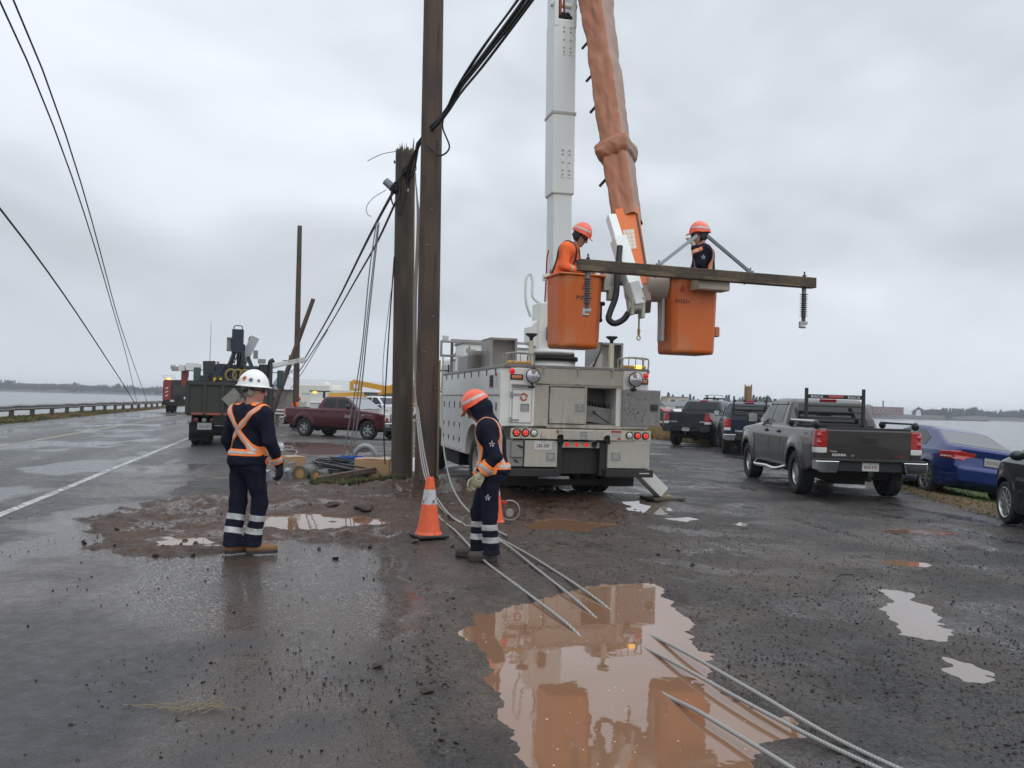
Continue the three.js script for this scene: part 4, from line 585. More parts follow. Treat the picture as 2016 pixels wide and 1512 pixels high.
// grasses
{
  const R = rng(55), blade = (() => { const pos = []; const r = rng(4); for (let i = 0; i < 16; i++) { const a = r() * TAU, d = r() * 0.12, h = 0.4 + 0.6 * r(), l = (r() - 0.5) * 0.6, x = Math.cos(a) * d, z = Math.sin(a) * d, w = 0.018; pos.push(x - w * Math.sin(a), 0, z + w * Math.cos(a), x + w * Math.sin(a), 0, z - w * Math.cos(a), x + Math.cos(a) * l + l * 0.4, h, z + Math.sin(a) * l); } const g = new THREE.BufferGeometry(); g.setAttribute('position', new THREE.Float32BufferAttribute(pos, 3)); g.computeVertexNormals(); return g; })();
  const mt = M([1, 1, 1], 0.9), A = [], B = [], D = [], E = [];
  for (let i = 0; i < 9000; i++) { const s = 22 + 90 * R() * R() + 20 * R(), r = -12.15 - 2.3 * R(), [x, z] = fromRS(r, s), q = fbm(x * 0.6, z * 0.6, 3); A.push([x, H(x, z) - 0.02, z, 0.5 + 0.4 * R(), 0.06 + 0.12 * R(), q > 0.52 ? [0.085, 0.085, 0.03] : [0.15 + 0.06 * R(), 0.105 + 0.03 * R(), 0.045]]); }
  for (let i = 0; i < 9000; i++) { const z = -12 - 34 * R(), x = lotX(z) - 0.35 + 5.6 * R() * R() + 0.2 * R(), e = x - lotX(z) + (fbm(x, z, 3) - 0.5) * 2; B.push([x, H(x, z) - 0.01, z, 0.3 + 0.3 * R(), 0.02 + 0.035 * R() + 0.05 * sstep(0.5, 1.5, e) * R(), e > 0.7 ? [0.05 + 0.02 * R(), 0.085 + 0.02 * R(), 0.022] : [0.13 + 0.05 * R(), 0.09 + 0.03 * R(), 0.045]]); }
  for (let i = 0; i < 5200; i++) { const s = 8 + 52 * R(), r = 17.6 + 3.6 * R(), [x, z] = fromRS(r, s); D.push([x, H(x, z) - 0.03, z, 0.8 + 0.6 * R(), 0.35 + 0.4 * R(), [0.19 + 0.08 * R(), 0.14 + 0.05 * R(), 0.07]]); }
  for (let i = 0; i < 900; i++) { const a = R() * TAU, q = Math.sqrt(R()), x = -2.6 + Math.cos(a) * q * 1.0, z = -16.05 + Math.sin(a) * q * 0.55; E.push([x, H(x, z) - 0.01, z, 0.25 + 0.2 * R(), 0.05 + 0.09 * R(), R() > 0.4 ? [0.06, 0.085, 0.03] : [0.14, 0.11, 0.05]]); }
  instTree(blade, mt, A, 'verge_grass', 'brown and green grass along the left road edge under the guardrail', 'grass'); instTree(blade, mt, B, 'verge_grass', 'short green and straw grass on the verge by the blue sedan', 'grass'); instTree(blade, mt, D, 'dry_reeds', 'tall straw-coloured dry grass on the bank above the right shore', 'grass'); instTree(blade, mt, E, 'grass_patch', 'small patch of grass beside the foot of the broken pole', 'grass');
}
// lighthouse, brick hall and other far buildings
{
  const W_ = M([0.72, 0.72, 0.7], 0.6), brick = M([0.2, 0.085, 0.06], 0.85), roofG = M([0.14, 0.15, 0.16], 0.7), win = M([0.03, 0.035, 0.04], 0.2), red = M([0.3, 0.03, 0.025], 0.6);
  const q = (a, d) => [Math.sin(a * DEG) * d, Math.cos(a * DEG) * -d];
  { const [x, z] = [294.9, -640], t = thing('lighthouse', 'small white tapered lighthouse on the far point at right', 'lighthouse', [x, -0.5, z]); part('tower', cyl([0, 0, 0], [0, 5.4, 0], 2.1, 1.25, 8), W_, t); part('gallery', cyl([0, 5.4, 0], [0, 5.6, 0], 1.7, 1.7, 8), red, t); const l = part('lantern', cyl([0, 5.6, 0], [0, 6.9, 0], 0.8, 0.8, 8), win, t); part('lantern_roof', cyl([0, 6.9, 0], [0, 7.8, 0], 0.95, 0.1, 8), red, l); part('window', bx(0.5, 0.8, 0.3, 0, 3.2, 1.6), win, t); part('door', bx(0.7, 1.4, 0.3, 0.3, 0.7, 1.9), win, t); }
  struct('rock_point', (() => { const R = rng(3), g = []; for (let i = 0; i < 70; i++) { const u = R(), x = 262 + 88 * u, z = -632 - 18 * R() - 12 * u; const s = new THREE.IcosahedronGeometry(1.2 + 1.6 * R(), 0); s.scale(1.8, 0.55 * (1.2 - u * 0.6), 1.4); s.rotateY(R() * 6); s.translate(x, -1.8 + R() * 0.5 * (1 - u), z); g.push(s); } return g; })(), M([0.06, 0.058, 0.055], 0.9));
  const build = (nm, label, x, z, w, d, h, roofH, turn, wallM, rM, nx, ny = 1) => { if (z > -400 && z < -200 && x > 0) { h *= 0.62; roofH *= 0.7; } const y0 = Math.max(H(x, z), -1.2), t = thing(nm, label, 'building', [x, y0, z], turn); part('wall', bx(w, h, d, 0, h / 2, 0, 0, 0, 0, 0.02), wallM, t); if (roofH > 0) { const r = ext([[-d / 2 - 0.4, 0], [d / 2 + 0.4, 0], [0, roofH]], w + 0.8).rotateY(Math.PI / 2).translate(-w / 2 - 0.4, h, 0); part('roof', r, rM, t); } else part('roof', bx(w + 0.3, 0.35, d + 0.3, 0, h + 0.17, 0, 0, 0, 0, 0.02), rM, t); for (let j = 0; j < ny; j++) for (let i = 0; i < nx; i++) { const f = part('window', frame(w / nx * 0.5, h / ny * 0.45, 0.1, 0.12, -w / 2 + w / nx * (i + 0.5), h / ny * (j + 0.55), d / 2 + 0.03), W_, t); part('pane', bx(w / nx * 0.46, h / ny * 0.42, 0.05, -w / 2 + w / nx * (i + 0.5), h / ny * (j + 0.55), d / 2 + 0.02, 0, 0, 0, 0), win, f); } return t; };
  const bh = build('brick_hall', 'long red-brown brick building left of the lighthouse', 282, -668, 24, 12, 5.4, 0, 0.1, brick, M([0.16, 0.12, 0.1], 0.8), 6, 1); part('chimney', bx(0.8, 6, 0.8, -1, 7.5, 0), roofG, bh);
  build('brick_house', 'taller brick block with hipped top beside the long brick building', 264, -664, 10, 10, 6.3, 1.2, 0.1, brick, roofG, 3, 2); build('white_house', 'pale house at the left end of the far point', 250, -655, 11, 8, 3.6, 2, 0.1, W_, roofG, 3, 1);
  build('grey_house', 'grey-blue gabled house above the parked cars beyond the black pickup', 43.5, -205, 9, 7, 3.0, 2.0, -0.5, M([0.2, 0.24, 0.25], 0.7), roofG, 3, 1); build('white_house', 'white low house with long grey roof in the town beyond the black pickup', 52, -262, 16, 8, 3.2, 1.6, 0.2, W_, roofG, 4, 1); build('tower_block', 'square beige block rising over the roofs of the town', 62, -335, 8, 8, 8.5, 0, 0.1, M([0.42, 0.36, 0.26], 0.8), roofG, 2, 2); build('flat_hall', 'wide pale flat-roofed shed in the town centre', 88, -330, 30, 12, 4.2, 0, 0.3, M([0.4, 0.4, 0.4], 0.7), roofG, 6, 1); build('grey_house', 'small dark roofed house right of the grey-blue house', 66, -225, 10, 8, 3.2, 2.2, 0.3, M([0.3, 0.28, 0.26], 0.7), roofG, 3, 1);
  build('snowy_shed', 'low pale-roofed shed behind the wood pile by the road', -24, -118, 14, 8, 2.4, 1.5, 0.5, M([0.16, 0.14, 0.12], 0.8), M([0.4, 0.4, 0.41], 0.6), 3, 1); build('brick_house', 'brick house glimpsed between the two tall poles', -21, -190, 8, 7, 4.2, 1.6, 0.3, brick, roofG, 2, 1);
  // far parked cars as simple shapes
  const R = rng(12), cols = [[0.3, 0.03, 0.03], [0.5, 0.5, 0.5], [0.05, 0.05, 0.06], [0.35, 0.04, 0.03], [0.6, 0.6, 0.6], [0.1, 0.12, 0.16], [0.45, 0.45, 0.46]];
  const lab = ['small red car', 'silver car', 'black car', 'dark red car', 'white car', 'slate blue car', 'pale grey car']; const where = ['leftmost in the far lot', 'second from the left in the far lot', 'in the middle of the far lot', 'right of the middle of the far lot', 'near the right end of the far lot', 'second from the right in the far lot', 'rightmost in the far lot'];
  for (let i = 0; i < 7; i++) { const d = 118 + 6 * (i % 3), a = 9.6 + i * 0.75, [x, z] = q(a, d), t = thing('far_car', `${lab[i]} parked ${where[i]}`, 'car', [x, H(x, z), z], 0.6 + 0.5 * R()); part('body', ext([[-2.1, 0.35], [-2.15, 0.8], [-1.3, 0.95], [-0.8, 1.4], [0.7, 1.42], [1.4, 0.98], [2.1, 0.9], [2.15, 0.35]], 1.7, { bevel: 0.1 }).rotateY(Math.PI / 2).translate(-0.85, 0, 0), paintM(cols[i]), t); part('window', bx(1.72, 0.34, 1.7, 0, 1.17, 0, 0, 0, 0, 0.1), K.glass, t); for (const [sx, sz] of [[-1, -1], [1, -1], [-1, 1], [1, 1]]) part('wheel', cyl([sx * 0.7, 0.32, sz * 1.3], [sx * 0.86, 0.32, sz * 1.3], 0.32, 0.32, 14), K.tyre, t); }
}

// ---------- the bucket truck ----------
// local axes: x across (right +), y up, z backwards (the tail is at z = 0, the cab at z = -7)
const stainM = (base, rust, amt, seed, rough = 0.45, rep = 1, o = {}) => {          // worn paint: streaks of rust and dirt that run down
  const t = tex(512, 512, (u, v) => { const a = per((p, q) => fbm(p * 6 + seed, q * 6 + seed, 5), u, v), st = per((p, q) => fbm(p * 26 + seed, q * 2.2 + seed, 4), u, v), w = clamp(sstep(0.52, 0.75, a * 0.5 + st * 0.5) * amt), dirt = 0.82 + 0.3 * (a - 0.5) + 0.16 * (st - 0.5); return base.map((b, i) => 255 * Math.pow(clamp(lerp(b * dirt, rust[i], w)), 1 / 2.2)); });
  t.repeat.set(rep, rep); return M([1, 1, 1], rough, o.metal || 0, { map: t, ...(o.x || {}) });
};
const T = {
  white: stainM([0.92, 0.93, 0.88], [0.35, 0.33, 0.27], 0.35, 11, 0.32, 0.7, { x: { clearcoat: 0.4, clearcoatRoughness: 0.15 } }), rusty: stainM([0.68, 0.63, 0.5], [0.19, 0.075, 0.022], 1.4, 31, 0.5, 1.6), boom: M([0.74, 0.76, 0.74], 0.4),
  dirty: stainM([0.55, 0.53, 0.46], [0.17, 0.14, 0.1], 0.6, 47, 0.5, 1), grey: stainM([0.32, 0.31, 0.29], [0.14, 0.12, 0.1], 0.5, 51, 0.5, 1), alu: stainM([0.4, 0.38, 0.36], [0.15, 0.13, 0.1], 0.4, 61, 0.4, 1, { metal: 0.5 }),
  dark: stainM([0.02, 0.019, 0.018], [0.05, 0.035, 0.025], 0.7, 71, 0.7, 1), bucket: (() => { const t = tex(512, 512, (u, v) => { const a = per((p, q) => fbm(p * 5 + 81, q * 3 + 81, 5), u, v), b = per((p, q) => fbm(p * 9 + 3, q * 4 + 11, 4), u, v), w = sstep(0.54, 0.68, a) * 0.5, k = 0.85 + 0.3 * b; return [[0.6, 0.5], [0.125, 0.21], [0.013, 0.09]].map(([p, q]) => 255 * Math.pow(clamp(lerp(p, q, w) * k), 1 / 2.2)); }); t.repeat.set(0.8, 0.8); return M([1, 1, 1], 0.45, 0, { map: t }); })(), orange: M([0.7, 0.15, 0.015], 0.4),
};
{ // diamond plate: raised lozenges in a herringbone
  const S = 256, t = tex(S, S, (u, v) => { let m = 0; for (const [cx, cy, a] of [[0.25, 0.25, 1], [0.75, 0.75, 1], [0.75, 0.25, -1], [0.25, 0.75, -1]]) { const x = u - cx, y = v - cy, p = (x + a * y) * 0.7071, q = (-a * x + y) * 0.7071; m = Math.max(m, clamp(1.4 - Math.hypot(p / 0.2, q / 0.06))); } return 255 * clamp(m * 1.4); }, false); t.repeat.set(20, 20);
  T.plate = stainM([0.6, 0.57, 0.49], [0.17, 0.15, 0.12], 0.7, 91, 0.36, 0.8, { metal: 0.15, x: { bumpMap: t, bumpScale: 0.004 } });
}
const TP = [1.03, 0, -14.2], TQ = new THREE.Matrix4().makeRotationY(RA).setPosition(...TP).invert();
const TL = (x, y, z) => { const v = V(x, y, z).applyMatrix4(TQ); return [v.x, v.y, v.z]; };     // world point in the truck's own axes
const truck = thing('bucket_truck', 'white utility truck with raised two-bucket boom, diamond-plate tail and open rear locker', 'bucket truck', TP, RA);
{
  const t = truck, wz = -1.95, ar = 0.7;
  // side boxes with wheel openings
  for (const s of [-1, 1]) {
    const sh = [[0.0, 1.23], [0, 2.14], [5.45, 2.14], [5.45, 0.62], [-wz + ar, 0.62]]; for (let a = 0; a <= 12; a++) { const q = a / 12 * Math.PI; const y = 0.6 + Math.sin(q) * 0.6; sh.push([-wz + Math.cos(q) * ar, Math.max(0.62, y)]); } sh.push([-wz - ar, 1.0], [-wz - ar - 0.02, 1.23]);
    const g = ext(sh, 0.56, { bevel: 0.012 }); g.rotateY(Math.PI / 2); g.translate(s > 0 ? 0.69 : -1.25, 0, 0); const b = part('side_box', g, T.white, t);
    const X = s * 1.252;
    part('box_trim', [bx(0.03, 0.025, 5.4, X, 1.715, -2.73), ...(s < 0 ? [] : [])], T.grey, b);
    // doors on the side
    const doors = [[0.1, 0.85], [0.92, 1.2], [3.2, 3.75], [3.8, 4.35], [4.4, 4.95], [5.0, 5.4]];
    for (const [a, c] of doors) for (const [y0, y1] of a > 3 ? [[0.66, 1.69]] : [[1.2, 1.69]]) { const d = part('side_door', bx(0.016, y1 - y0, c - a, X, (y0 + y1) / 2, -(a + c) / 2, 0, 0, 0, 0.006), T.white, b); part('door_latch', bx(0.02, 0.13, 0.05, X + s * 0.008, y1 - 0.16, -(a + 0.1), 0, 0, 0, 0.004), K.black, d); if (a > 3) part('door_hinge', [bx(0.03, 0.1, 0.03, X + s * 0.008, y1 - 0.55, -(a + 0.06)), bx(0.03, 0.1, 0.03, X + s * 0.008, y0 + 0.2, -(a + 0.06))], K.satin, d); }
    for (let i = 0; i < 8; i++) part('lid_hook', [bx(0.02, 0.09, 0.02, X, 2.08, -0.35 - i * 0.66), bx(0.02, 0.02, 0.05, X, 2.12, -0.35 - i * 0.66)], K.under, b);
    part('top_rail', bx(0.2, 0.05, 5.5, s * 1.16, 2.165, -2.73), T.grey, b);
    for (let i = 0; i < 9; i++) part('reflector', bx(0.006, 0.045, 0.14, X + s * 0.002, 0.665, -3.15 - i * 0.26, 0, 0, 0, 0), i % 2 ? K.redLens : K.whiteLens, b);
    const fl = []; for (let a = 0; a < 14; a++) { const q0 = 0.12 + a / 14 * 2.95, q1 = 0.12 + (a + 1) / 14 * 2.95; fl.push(beam([X - s * 0.02, 0.6 + Math.sin(q0) * 0.62, wz + Math.cos(q0) * 0.72], [X - s * 0.02, 0.6 + Math.sin(q1) * 0.62, wz + Math.cos(q1) * 0.72], 0.08, 0.05, [0, 0.3, 1])); } part('wheel_arch', fl, T.white, b);
    part('marker_lamp', bx(0.02, 0.09, 0.05, X, 1.36, -2.9), K.amber, b);
    if (s < 0) { part('vent', frame(0.22, 0.2, 0.03, 0.02, 0, 0, 0).concat([bx(0.14, 0.03, 0.02, 0, 0.03, 0), bx(0.14, 0.03, 0.02, 0, -0.03, 0), bx(0.04, 0.16, 0.02, 0, 0, 0)]).map((g) => g.rotateY(Math.PI / 2).translate(X - 0.005, 1.94, -0.62)), K.satin, b); addPrint('warning_label', b, 0.14, 0.22, 64, (g, W, H_) => { fill(g, '#c9c9c5', W, H_); fill(g, '#b03a35', W, 24); }, [X - 0.003, 1.96, -0.3], -Math.PI / 2); }
  }
  // tail corners
  for (const s of [-1, 1]) {
    const cx = s < 0 ? -0.895 : 1.0, w = s < 0 ? 0.41 : 0.42; const c = part('corner_panel', bx(w, s < 0 ? 0.92 : 0.34, 0.05, cx, s < 0 ? 1.69 : 2.0, 0.018, 0, 0, 0, 0.02), T.white, t);
    const sx = s < 0 ? -0.76 : 0.96, mx = s < 0 ? -1.0 : 1.12;
    const sl = part('spot_lamp', [tf(lathe([[0, -0.12], [0.06, -0.11], [0.115, -0.03], [0.12, 0]], 24), sx, 2.03, 0.16, Math.PI / 2), bx(0.03, 0.12, 0.03, sx, 1.9, 0.1), bx(0.1, 0.05, 0.06, sx, 1.86, 0.06)], K.black, t); part('lens', tf(lathe([[0, 0.03], [0.06, 0.025], [0.108, 0.004]], 24), sx, 2.03, 0.163, Math.PI / 2), M([0.5, 0.5, 0.52], 0.12, 0.5, { clearcoat: 1 }), sl);
    const sm = part('side_marker', tf(lathe([[0, 0.03], [0.04, 0.02], [0.045, 0]], 16), s < 0 ? -1.075 : 1.18, 2.095, 0.045, Math.PI / 2), K.redLit, t);
    const am = part('amber_marker', bx(0.21, 0.09, 0.03, mx, s < 0 ? 2.005 : 2.0, 0.05, 0, 0, 0, 0.014), K.black, t); part('lens', bx(0.17, 0.06, 0.03, mx, s < 0 ? 2.005 : 2.0, 0.056, 0, 0, 0, 0.014), K.amber, am);
    // amber beacon bar in its wire guard
    const bl = part('beacon_bar', bx(0.4, 0.055, 0.16, s < 0 ? -0.95 : 0.99, 2.235, -0.05, 0, 0, 0, 0.02), M([0.62, 0.3, 0.01], 0.25, 0, { clearcoat: 1 }), t);
    if (s > 0) part('beacon_flash', bx(0.15, 0.058, 0.165, 1.05, 2.236, -0.05, 0, 0, 0, 0.02), M([0.7, 0.35, 0.05], 0.3, 0, { emissive: lin([1, 0.5, 0.08]), emissiveIntensity: 2.2 }), bl);
    const gx = s < 0 ? -0.95 : 0.99; part('guard_rail', [tube([[gx - 0.22, 2.2, 0.06], [gx - 0.22, 2.36, 0.06], [gx - 0.18, 2.38, 0.06], [gx + 0.18, 2.38, 0.06], [gx + 0.22, 2.36, 0.06], [gx + 0.22, 2.2, 0.06]], 0.012, 6), tube([[gx - 0.22, 2.2, -0.16], [gx - 0.22, 2.36, -0.16], [gx - 0.18, 2.38, -0.16], [gx + 0.18, 2.38, -0.16], [gx + 0.22, 2.36, -0.16], [gx + 0.22, 2.2, -0.16]], 0.012, 6), ...[-0.12, 0, 0.12].map((d) => cyl([gx + d, 2.2, 0.06], [gx + d, 2.38, 0.06], 0.008, 0.008, 6)), ...[-0.22, 0.22].map((d) => cyl([gx + d, 2.37, -0.16], [gx + d, 2.37, 0.06], 0.01, 0.01, 6))], K.steel, t);
    if (s < 0) {
      part('lamp_shelf', [bx(0.36, 0.03, 0.08, -0.9, 1.885, 0.07), bx(0.36, 0.02, 0.04, -0.9, 1.845, 0.05)], K.steel, t);
      const d = part('corner_door', bx(0.31, 0.52, 0.02, -0.905, 1.545, 0.05, 0, 0, 0, 0.008), T.white, t);
      part('door_seal', frame(0.32, 0.53, 0.008, 0.012, -0.905, 1.545, 0.046), K.black, d); part('door_hinge', [bx(0.14, 0.035, 0.02, -1.02, 1.73, 0.065), bx(0.05, 0.09, 0.03, -1.08, 1.73, 0.06)], K.steel, d); part('door_hinge', [bx(0.14, 0.035, 0.02, -1.02, 1.33, 0.065), bx(0.05, 0.09, 0.03, -1.08, 1.33, 0.06)], K.steel, d);
      part('door_handle', [...frame(0.14, 0.12, 0.015, 0.02, -0.86, 1.53, 0.065), bx(0.1, 0.08, 0.015, -0.86, 1.53, 0.062)], K.steel, d);
      addPrint('door_emblem', d, 0.17, 0.17, 128, (g, W) => { g.clearRect(0, 0, W, W); g.strokeStyle = g.fillStyle = '#b5532c'; g.lineWidth = 22; for (const k of [0, Math.PI]) { g.beginPath(); g.arc(64, 64, 38, k + 0.35, k + 2.45); g.stroke(); const a = k + 2.55; g.beginPath(); g.moveTo(64 + 12 * Math.cos(a), 64 + 12 * Math.sin(a)); g.lineTo(64 + 62 * Math.cos(a), 64 + 62 * Math.sin(a)); g.lineTo(64 + 44 * Math.cos(a + 0.75), 64 + 44 * Math.sin(a + 0.75)); g.fill(); } }, [-0.88, 1.69, 0.063], 0, { cut: true });
    }
  }
  // tail wall of diamond plate with its lockers
  part('deck', [bx(1.5, 0.05, 5.4, 0.05, 2.16, -2.7), bx(2.44, 0.05, 0.12, 0.02, 2.185, -0.02)], T.grey, t);
  const wall = part('tail_wall', [bx(0.24, 0.66, 0.04, -0.575, 1.57, 0.0), bx(1.26, 0.05, 0.04, 0.175, 1.9, 0), bx(1.3, 0.06, 0.04, 0.17, 1.245, 0), bx(0.04, 0.6, 0.04, 0.165, 1.58, 0.0), bx(0.04, 0.6, 0.04, 0.79, 1.58, 0), bx(0.05, 0.9, 0.05, -0.69, 1.7, 0.0), bx(0.36, 0.6, 0.03, 0.98, 1.55, -0.02)], T.plate, t);
  const flap = part('upper_flap', bx(1.5, 0.27, 0.03, 0.055, 2.045, 0.02, 0, 0, 0, 0.008), T.plate, t);
  for (const x of [-0.56, 0.02, 0.6]) part('flap_hinge', [bx(0.05, 0.03, 0.03, x, 2.165, 0.04), bx(0.03, 0.1, 0.015, x, 2.1, 0.04)], K.steel, flap); part('flap_handle', bx(0.09, 0.03, 0.03, 0.03, 1.925, 0.045), K.steel, flap);
  const d = part('locker_door', bx(0.59, 0.575, 0.022, -0.15, 1.575, 0.025, 0, 0, 0, 0.006), T.plate, t);
  part('door_seal', frame(0.6, 0.585, 0.008, 0.02, -0.15, 1.575, 0.014), K.under, d); part('door_handle', [...frame(0.13, 0.12, 0.014, 0.02, 0.06, 1.55, 0.04), bx(0.09, 0.09, 0.014, 0.06, 1.55, 0.036), bx(0.05, 0.03, 0.02, 0.06, 1.56, 0.05)], K.steel, d); for (const y of [1.33, 1.82]) part('door_hinge', bx(0.05, 0.09, 0.02, -0.42, y, 0.04), K.steel, d);
  const lock = part('open_locker', [bx(0.62, 0.6, 0.02, 0.48, 1.58, -0.55, 0, 0, 0, 0), bx(0.02, 0.6, 0.55, 0.19, 1.58, -0.28, 0, 0, 0, 0), bx(0.02, 0.6, 0.55, 0.77, 1.58, -0.28, 0, 0, 0, 0), bx(0.6, 0.02, 0.55, 0.48, 1.285, -0.28, 0, 0, 0, 0), bx(0.6, 0.02, 0.55, 0.48, 1.87, -0.28, 0, 0, 0, 0)], stainM([0.12, 0.12, 0.115], [0.05, 0.045, 0.04], 0.8, 15, 0.5, 1.5), t);
  part('locker_divider', bx(0.56, 0.26, 0.012, 0.48, 1.43, -0.2, 0, 0, -0.12, 0), T.grey, lock);
  { const R = rng(4), q = []; for (let i = 0; i < 22; i++) { const x = 0.24 + i * 0.022; q.push(bx(0.012, 0.12 + 0.06 * R(), 0.012, x, 1.6 - i * 0.003, -0.22 - 0.2 * R(), 0, 0, (R() - 0.5) * 0.3, 0)); } const m = part('tool_row', q, K.under, lock); m.userData.kind = 'stuff'; part('pry_bar', [tube([[0.32, 1.5, -0.1], [0.45, 1.4, -0.06], [0.6, 1.31, -0.04]], 0.012, 6), bx(0.04, 0.07, 0.03, 0.36, 1.47, -0.09, 0, 0, 0.6)], K.satin, lock); }
  const od = part('open_locker_door', bx(0.6, 0.57, 0.025, 1.1, 1.57, 0.09, 0, -0.14, 0, 0.006), (() => { const tx = tex(512, 512, (u, v) => { const a = fbm(u * 40, v * 40, 3), b = fbm(u * 6 + 3, v * 6, 4), e = Math.min(u, 1 - u, v, 1 - v), m = sstep(0.62, 0.7, a * 0.75 + b * 0.3) * sstep(0.04, 0.2, e); const k = lerp(0.24 + 0.1 * (b - 0.5), 0.04, m); return [k * 1.02, k * 0.98, k * 0.95].map((q) => 255 * Math.pow(q, 1 / 2.2)); }); tx.repeat.set(1.6, 1.6); return M([1, 1, 1], 0.4, 0.3, { map: tx }); })(), t);
  part('door_rim', frame(0.62, 0.59, 0.025, 0.03, 0, 0, 0).map((g) => tf(g, 1.1, 1.57, 0.085, 0, -0.14)), T.alu, od); part('door_latch', [bx(0.12, 0.11, 0.02, 1.3, 1.58, 0.135, 0, -0.14), bx(0.06, 0.03, 0.03, 1.3, 1.58, 0.14, 0, -0.14)], K.satin, od);
  // rust-streaked lamp band
  const band = part('lamp_band', bx(2.36, 0.165, 0.06, 0.115, 1.115, 0.02, 0, 0, 0, 0.012), T.rusty, t);
  part('band_plate', bx(0.67, 0.15, 0.02, 0.125, 1.108, 0.058, 0, 0, 0, 0.006), T.dirty, band); part('band_latch', [...frame(0.1, 0.13, 0.014, 0.02, 0.13, 1.105, 0.072), bx(0.07, 0.04, 0.02, 0.13, 1.12, 0.07)], K.steel, band);
  const led = (x, y, r, lit, n) => { const l = part(lit ? 'tail_lamp' : 'reverse_lamp', tf(lathe([[0, 0.015], [r * 0.9, 0.012], [r, 0.02], [r * 1.12, 0.01], [r * 1.14, 0]], 20), x, y, 0.052, Math.PI / 2), K.black, band); if (!lit) part('lens', tf(lathe([[0, 0.03], [r * 0.6, 0.026], [r * 0.86, 0.012]], 20), x, y, 0.054, Math.PI / 2), M([0.62, 0.62, 0.62], 0.2, 0, { clearcoat: 1 }), band);
    else { part('lens', tf(lathe([[0, 0.022], [r * 0.86, 0.014]], 20), x, y, 0.054, Math.PI / 2), M([0.22, 0.006, 0.006], 0.2, 0, { clearcoat: 1 }), band); const q = []; for (let i = 0; i < n; i++) { const a = i / (n - 1) * TAU, k = i < n - 1 ? r * 0.56 : 0; q.push(sph(0.009, x + Math.cos(a) * k, y + Math.sin(a) * k, 0.078, 1, 1, 0.5, 6)); } part('lamp_led', q, M([0.8, 0.1, 0.08], 0.3, 0, { emissive: lin([1, 0.05, 0.03]), emissiveIntensity: 1.1 }), band); } };
  led(-0.98, 1.13, 0.058, true, 9); led(-0.835, 1.13, 0.058, true, 9); led(-0.695, 1.13, 0.055, false); led(0.915, 1.12, 0.055, false); led(1.055, 1.118, 0.055, true, 9); led(1.195, 1.115, 0.055, true, 9);
  part('reflector_cup', bx(0.08, 0.06, 0.02, -0.535, 1.075, 0.055), T.dirty, band);
  addPrint('warning_label', band, 0.18, 0.15, 96, (g, W, H_) => { fill(g, '#b9b8b2', W, H_); fill(g, '#a83a32', W, 18); g.fillRect(W * 0.6, H_ - 18, W * 0.35, 16); g.fillStyle = '#8a8a86'; for (let i = 0; i < 4; i++) g.fillRect(6, 24 + i * 9, W - 14, 4); }, [0.69, 1.115, 0.0515]);
  for (const x of [-0.27, 0.52]) part('tow_shackle', [tube([[x - 0.03, 1.06, 0.06], [x - 0.02, 1.1, 0.1], [x + 0.03, 1.1, 0.1], [x + 0.04, 1.04, 0.08], [x + 0.05, 0.97, 0.08]], 0.014, 6), bx(0.06, 0.1, 0.05, x, 1.04, 0.06)], K.under, t);
  // low lockers, hitch and bumpers
  const lb = part('low_locker', bx(0.54, 0.42, 0.3, -0.56, 0.8, -0.12, 0, 0, 0, 0.012), T.plate, t); part('locker_latch', [...frame(0.14, 0.13, 0.014, 0.02, -0.4, 0.76, 0.035), bx(0.1, 0.09, 0.02, -0.4, 0.76, 0.03)], K.steel, lb);
  plate(t, 'LBA 569', [-0.535, 0.935, 0.036], 0.3, 0, { bg: '#c4c5c4', fg: '#6d221c', top: 'Canada' });
  const rb = part('low_locker', bx(0.73, 0.43, 0.3, 0.925, 0.795, -0.12, 0, 0, 0, 0.012), T.plate, t); part('locker_latch', [...frame(0.15, 0.13, 0.014, 0.02, 0.7, 0.78, 0.035), bx(0.11, 0.09, 0.02, 0.7, 0.78, 0.03)], K.steel, rb);
  const sb = part('control_box', [bx(0.28, 0.42, 0.16, -0.98, 0.8, -0.1), bx(0.19, 0.24, 0.06, -0.95, 0.86, 0.0)], T.grey, t); part('control_lever', [cyl([-0.95, 0.93, 0.02], [-0.87, 0.9, 0.07], 0.015), cyl([-0.99, 0.7, 0.0], [-0.93, 0.66, 0.04], 0.012)], K.black, sb);
  part('hitch_plate', [bx(0.86, 0.5, 0.06, 0.13, 0.72, -0.2), bx(0.12, 0.6, 0.2, -0.26, 0.75, -0.12), bx(0.12, 0.6, 0.2, 0.5, 0.75, -0.12), bx(2.1, 0.3, 0.8, 0.1, 0.6, -1.0), bx(0.9, 0.3, 5, 0, 0.78, -3.6)], T.dark, t);
  const mp = part('marker_plate', bx(0.74, 0.1, 0.03, 0.1, 0.95, -0.06), T.dirty, t); for (const x of [-0.11, 0.055, 0.22]) part('marker_lamp', tf(lathe([[0, 0.025], [0.026, 0.016], [0.034, 0]], 14), x, 0.95, -0.044, Math.PI / 2), M([0.5, 0.01, 0.01], 0.2, 0, { emissive: lin([1, 0.03, 0.02]), emissiveIntensity: 0.5 }), mp); for (const x of [-0.23, 0.35]) part('trailer_socket', [cyl([x, 0.95, -0.06], [x, 0.95, -0.02], 0.045), bx(0.07, 0.03, 0.05, x, 0.98, -0.01, 0.5)], x < 0 ? M([0.02, 0.06, 0.05], 0.5) : K.black, mp);
  for (const [a, b, nm] of [[-1.08, -0.29, 0], [0.5, 1.32, 1]]) { const bm = part('rear_step', bx(b - a, 0.12, 0.3, (a + b) / 2, 0.505, -0.02), T.dark, t); part('mud_flap', bx(nm ? 0.56 : 0.6, 0.2, 0.03, nm ? 0.95 : -0.75, 0.34, -0.5, 0.1), K.under, bm); }
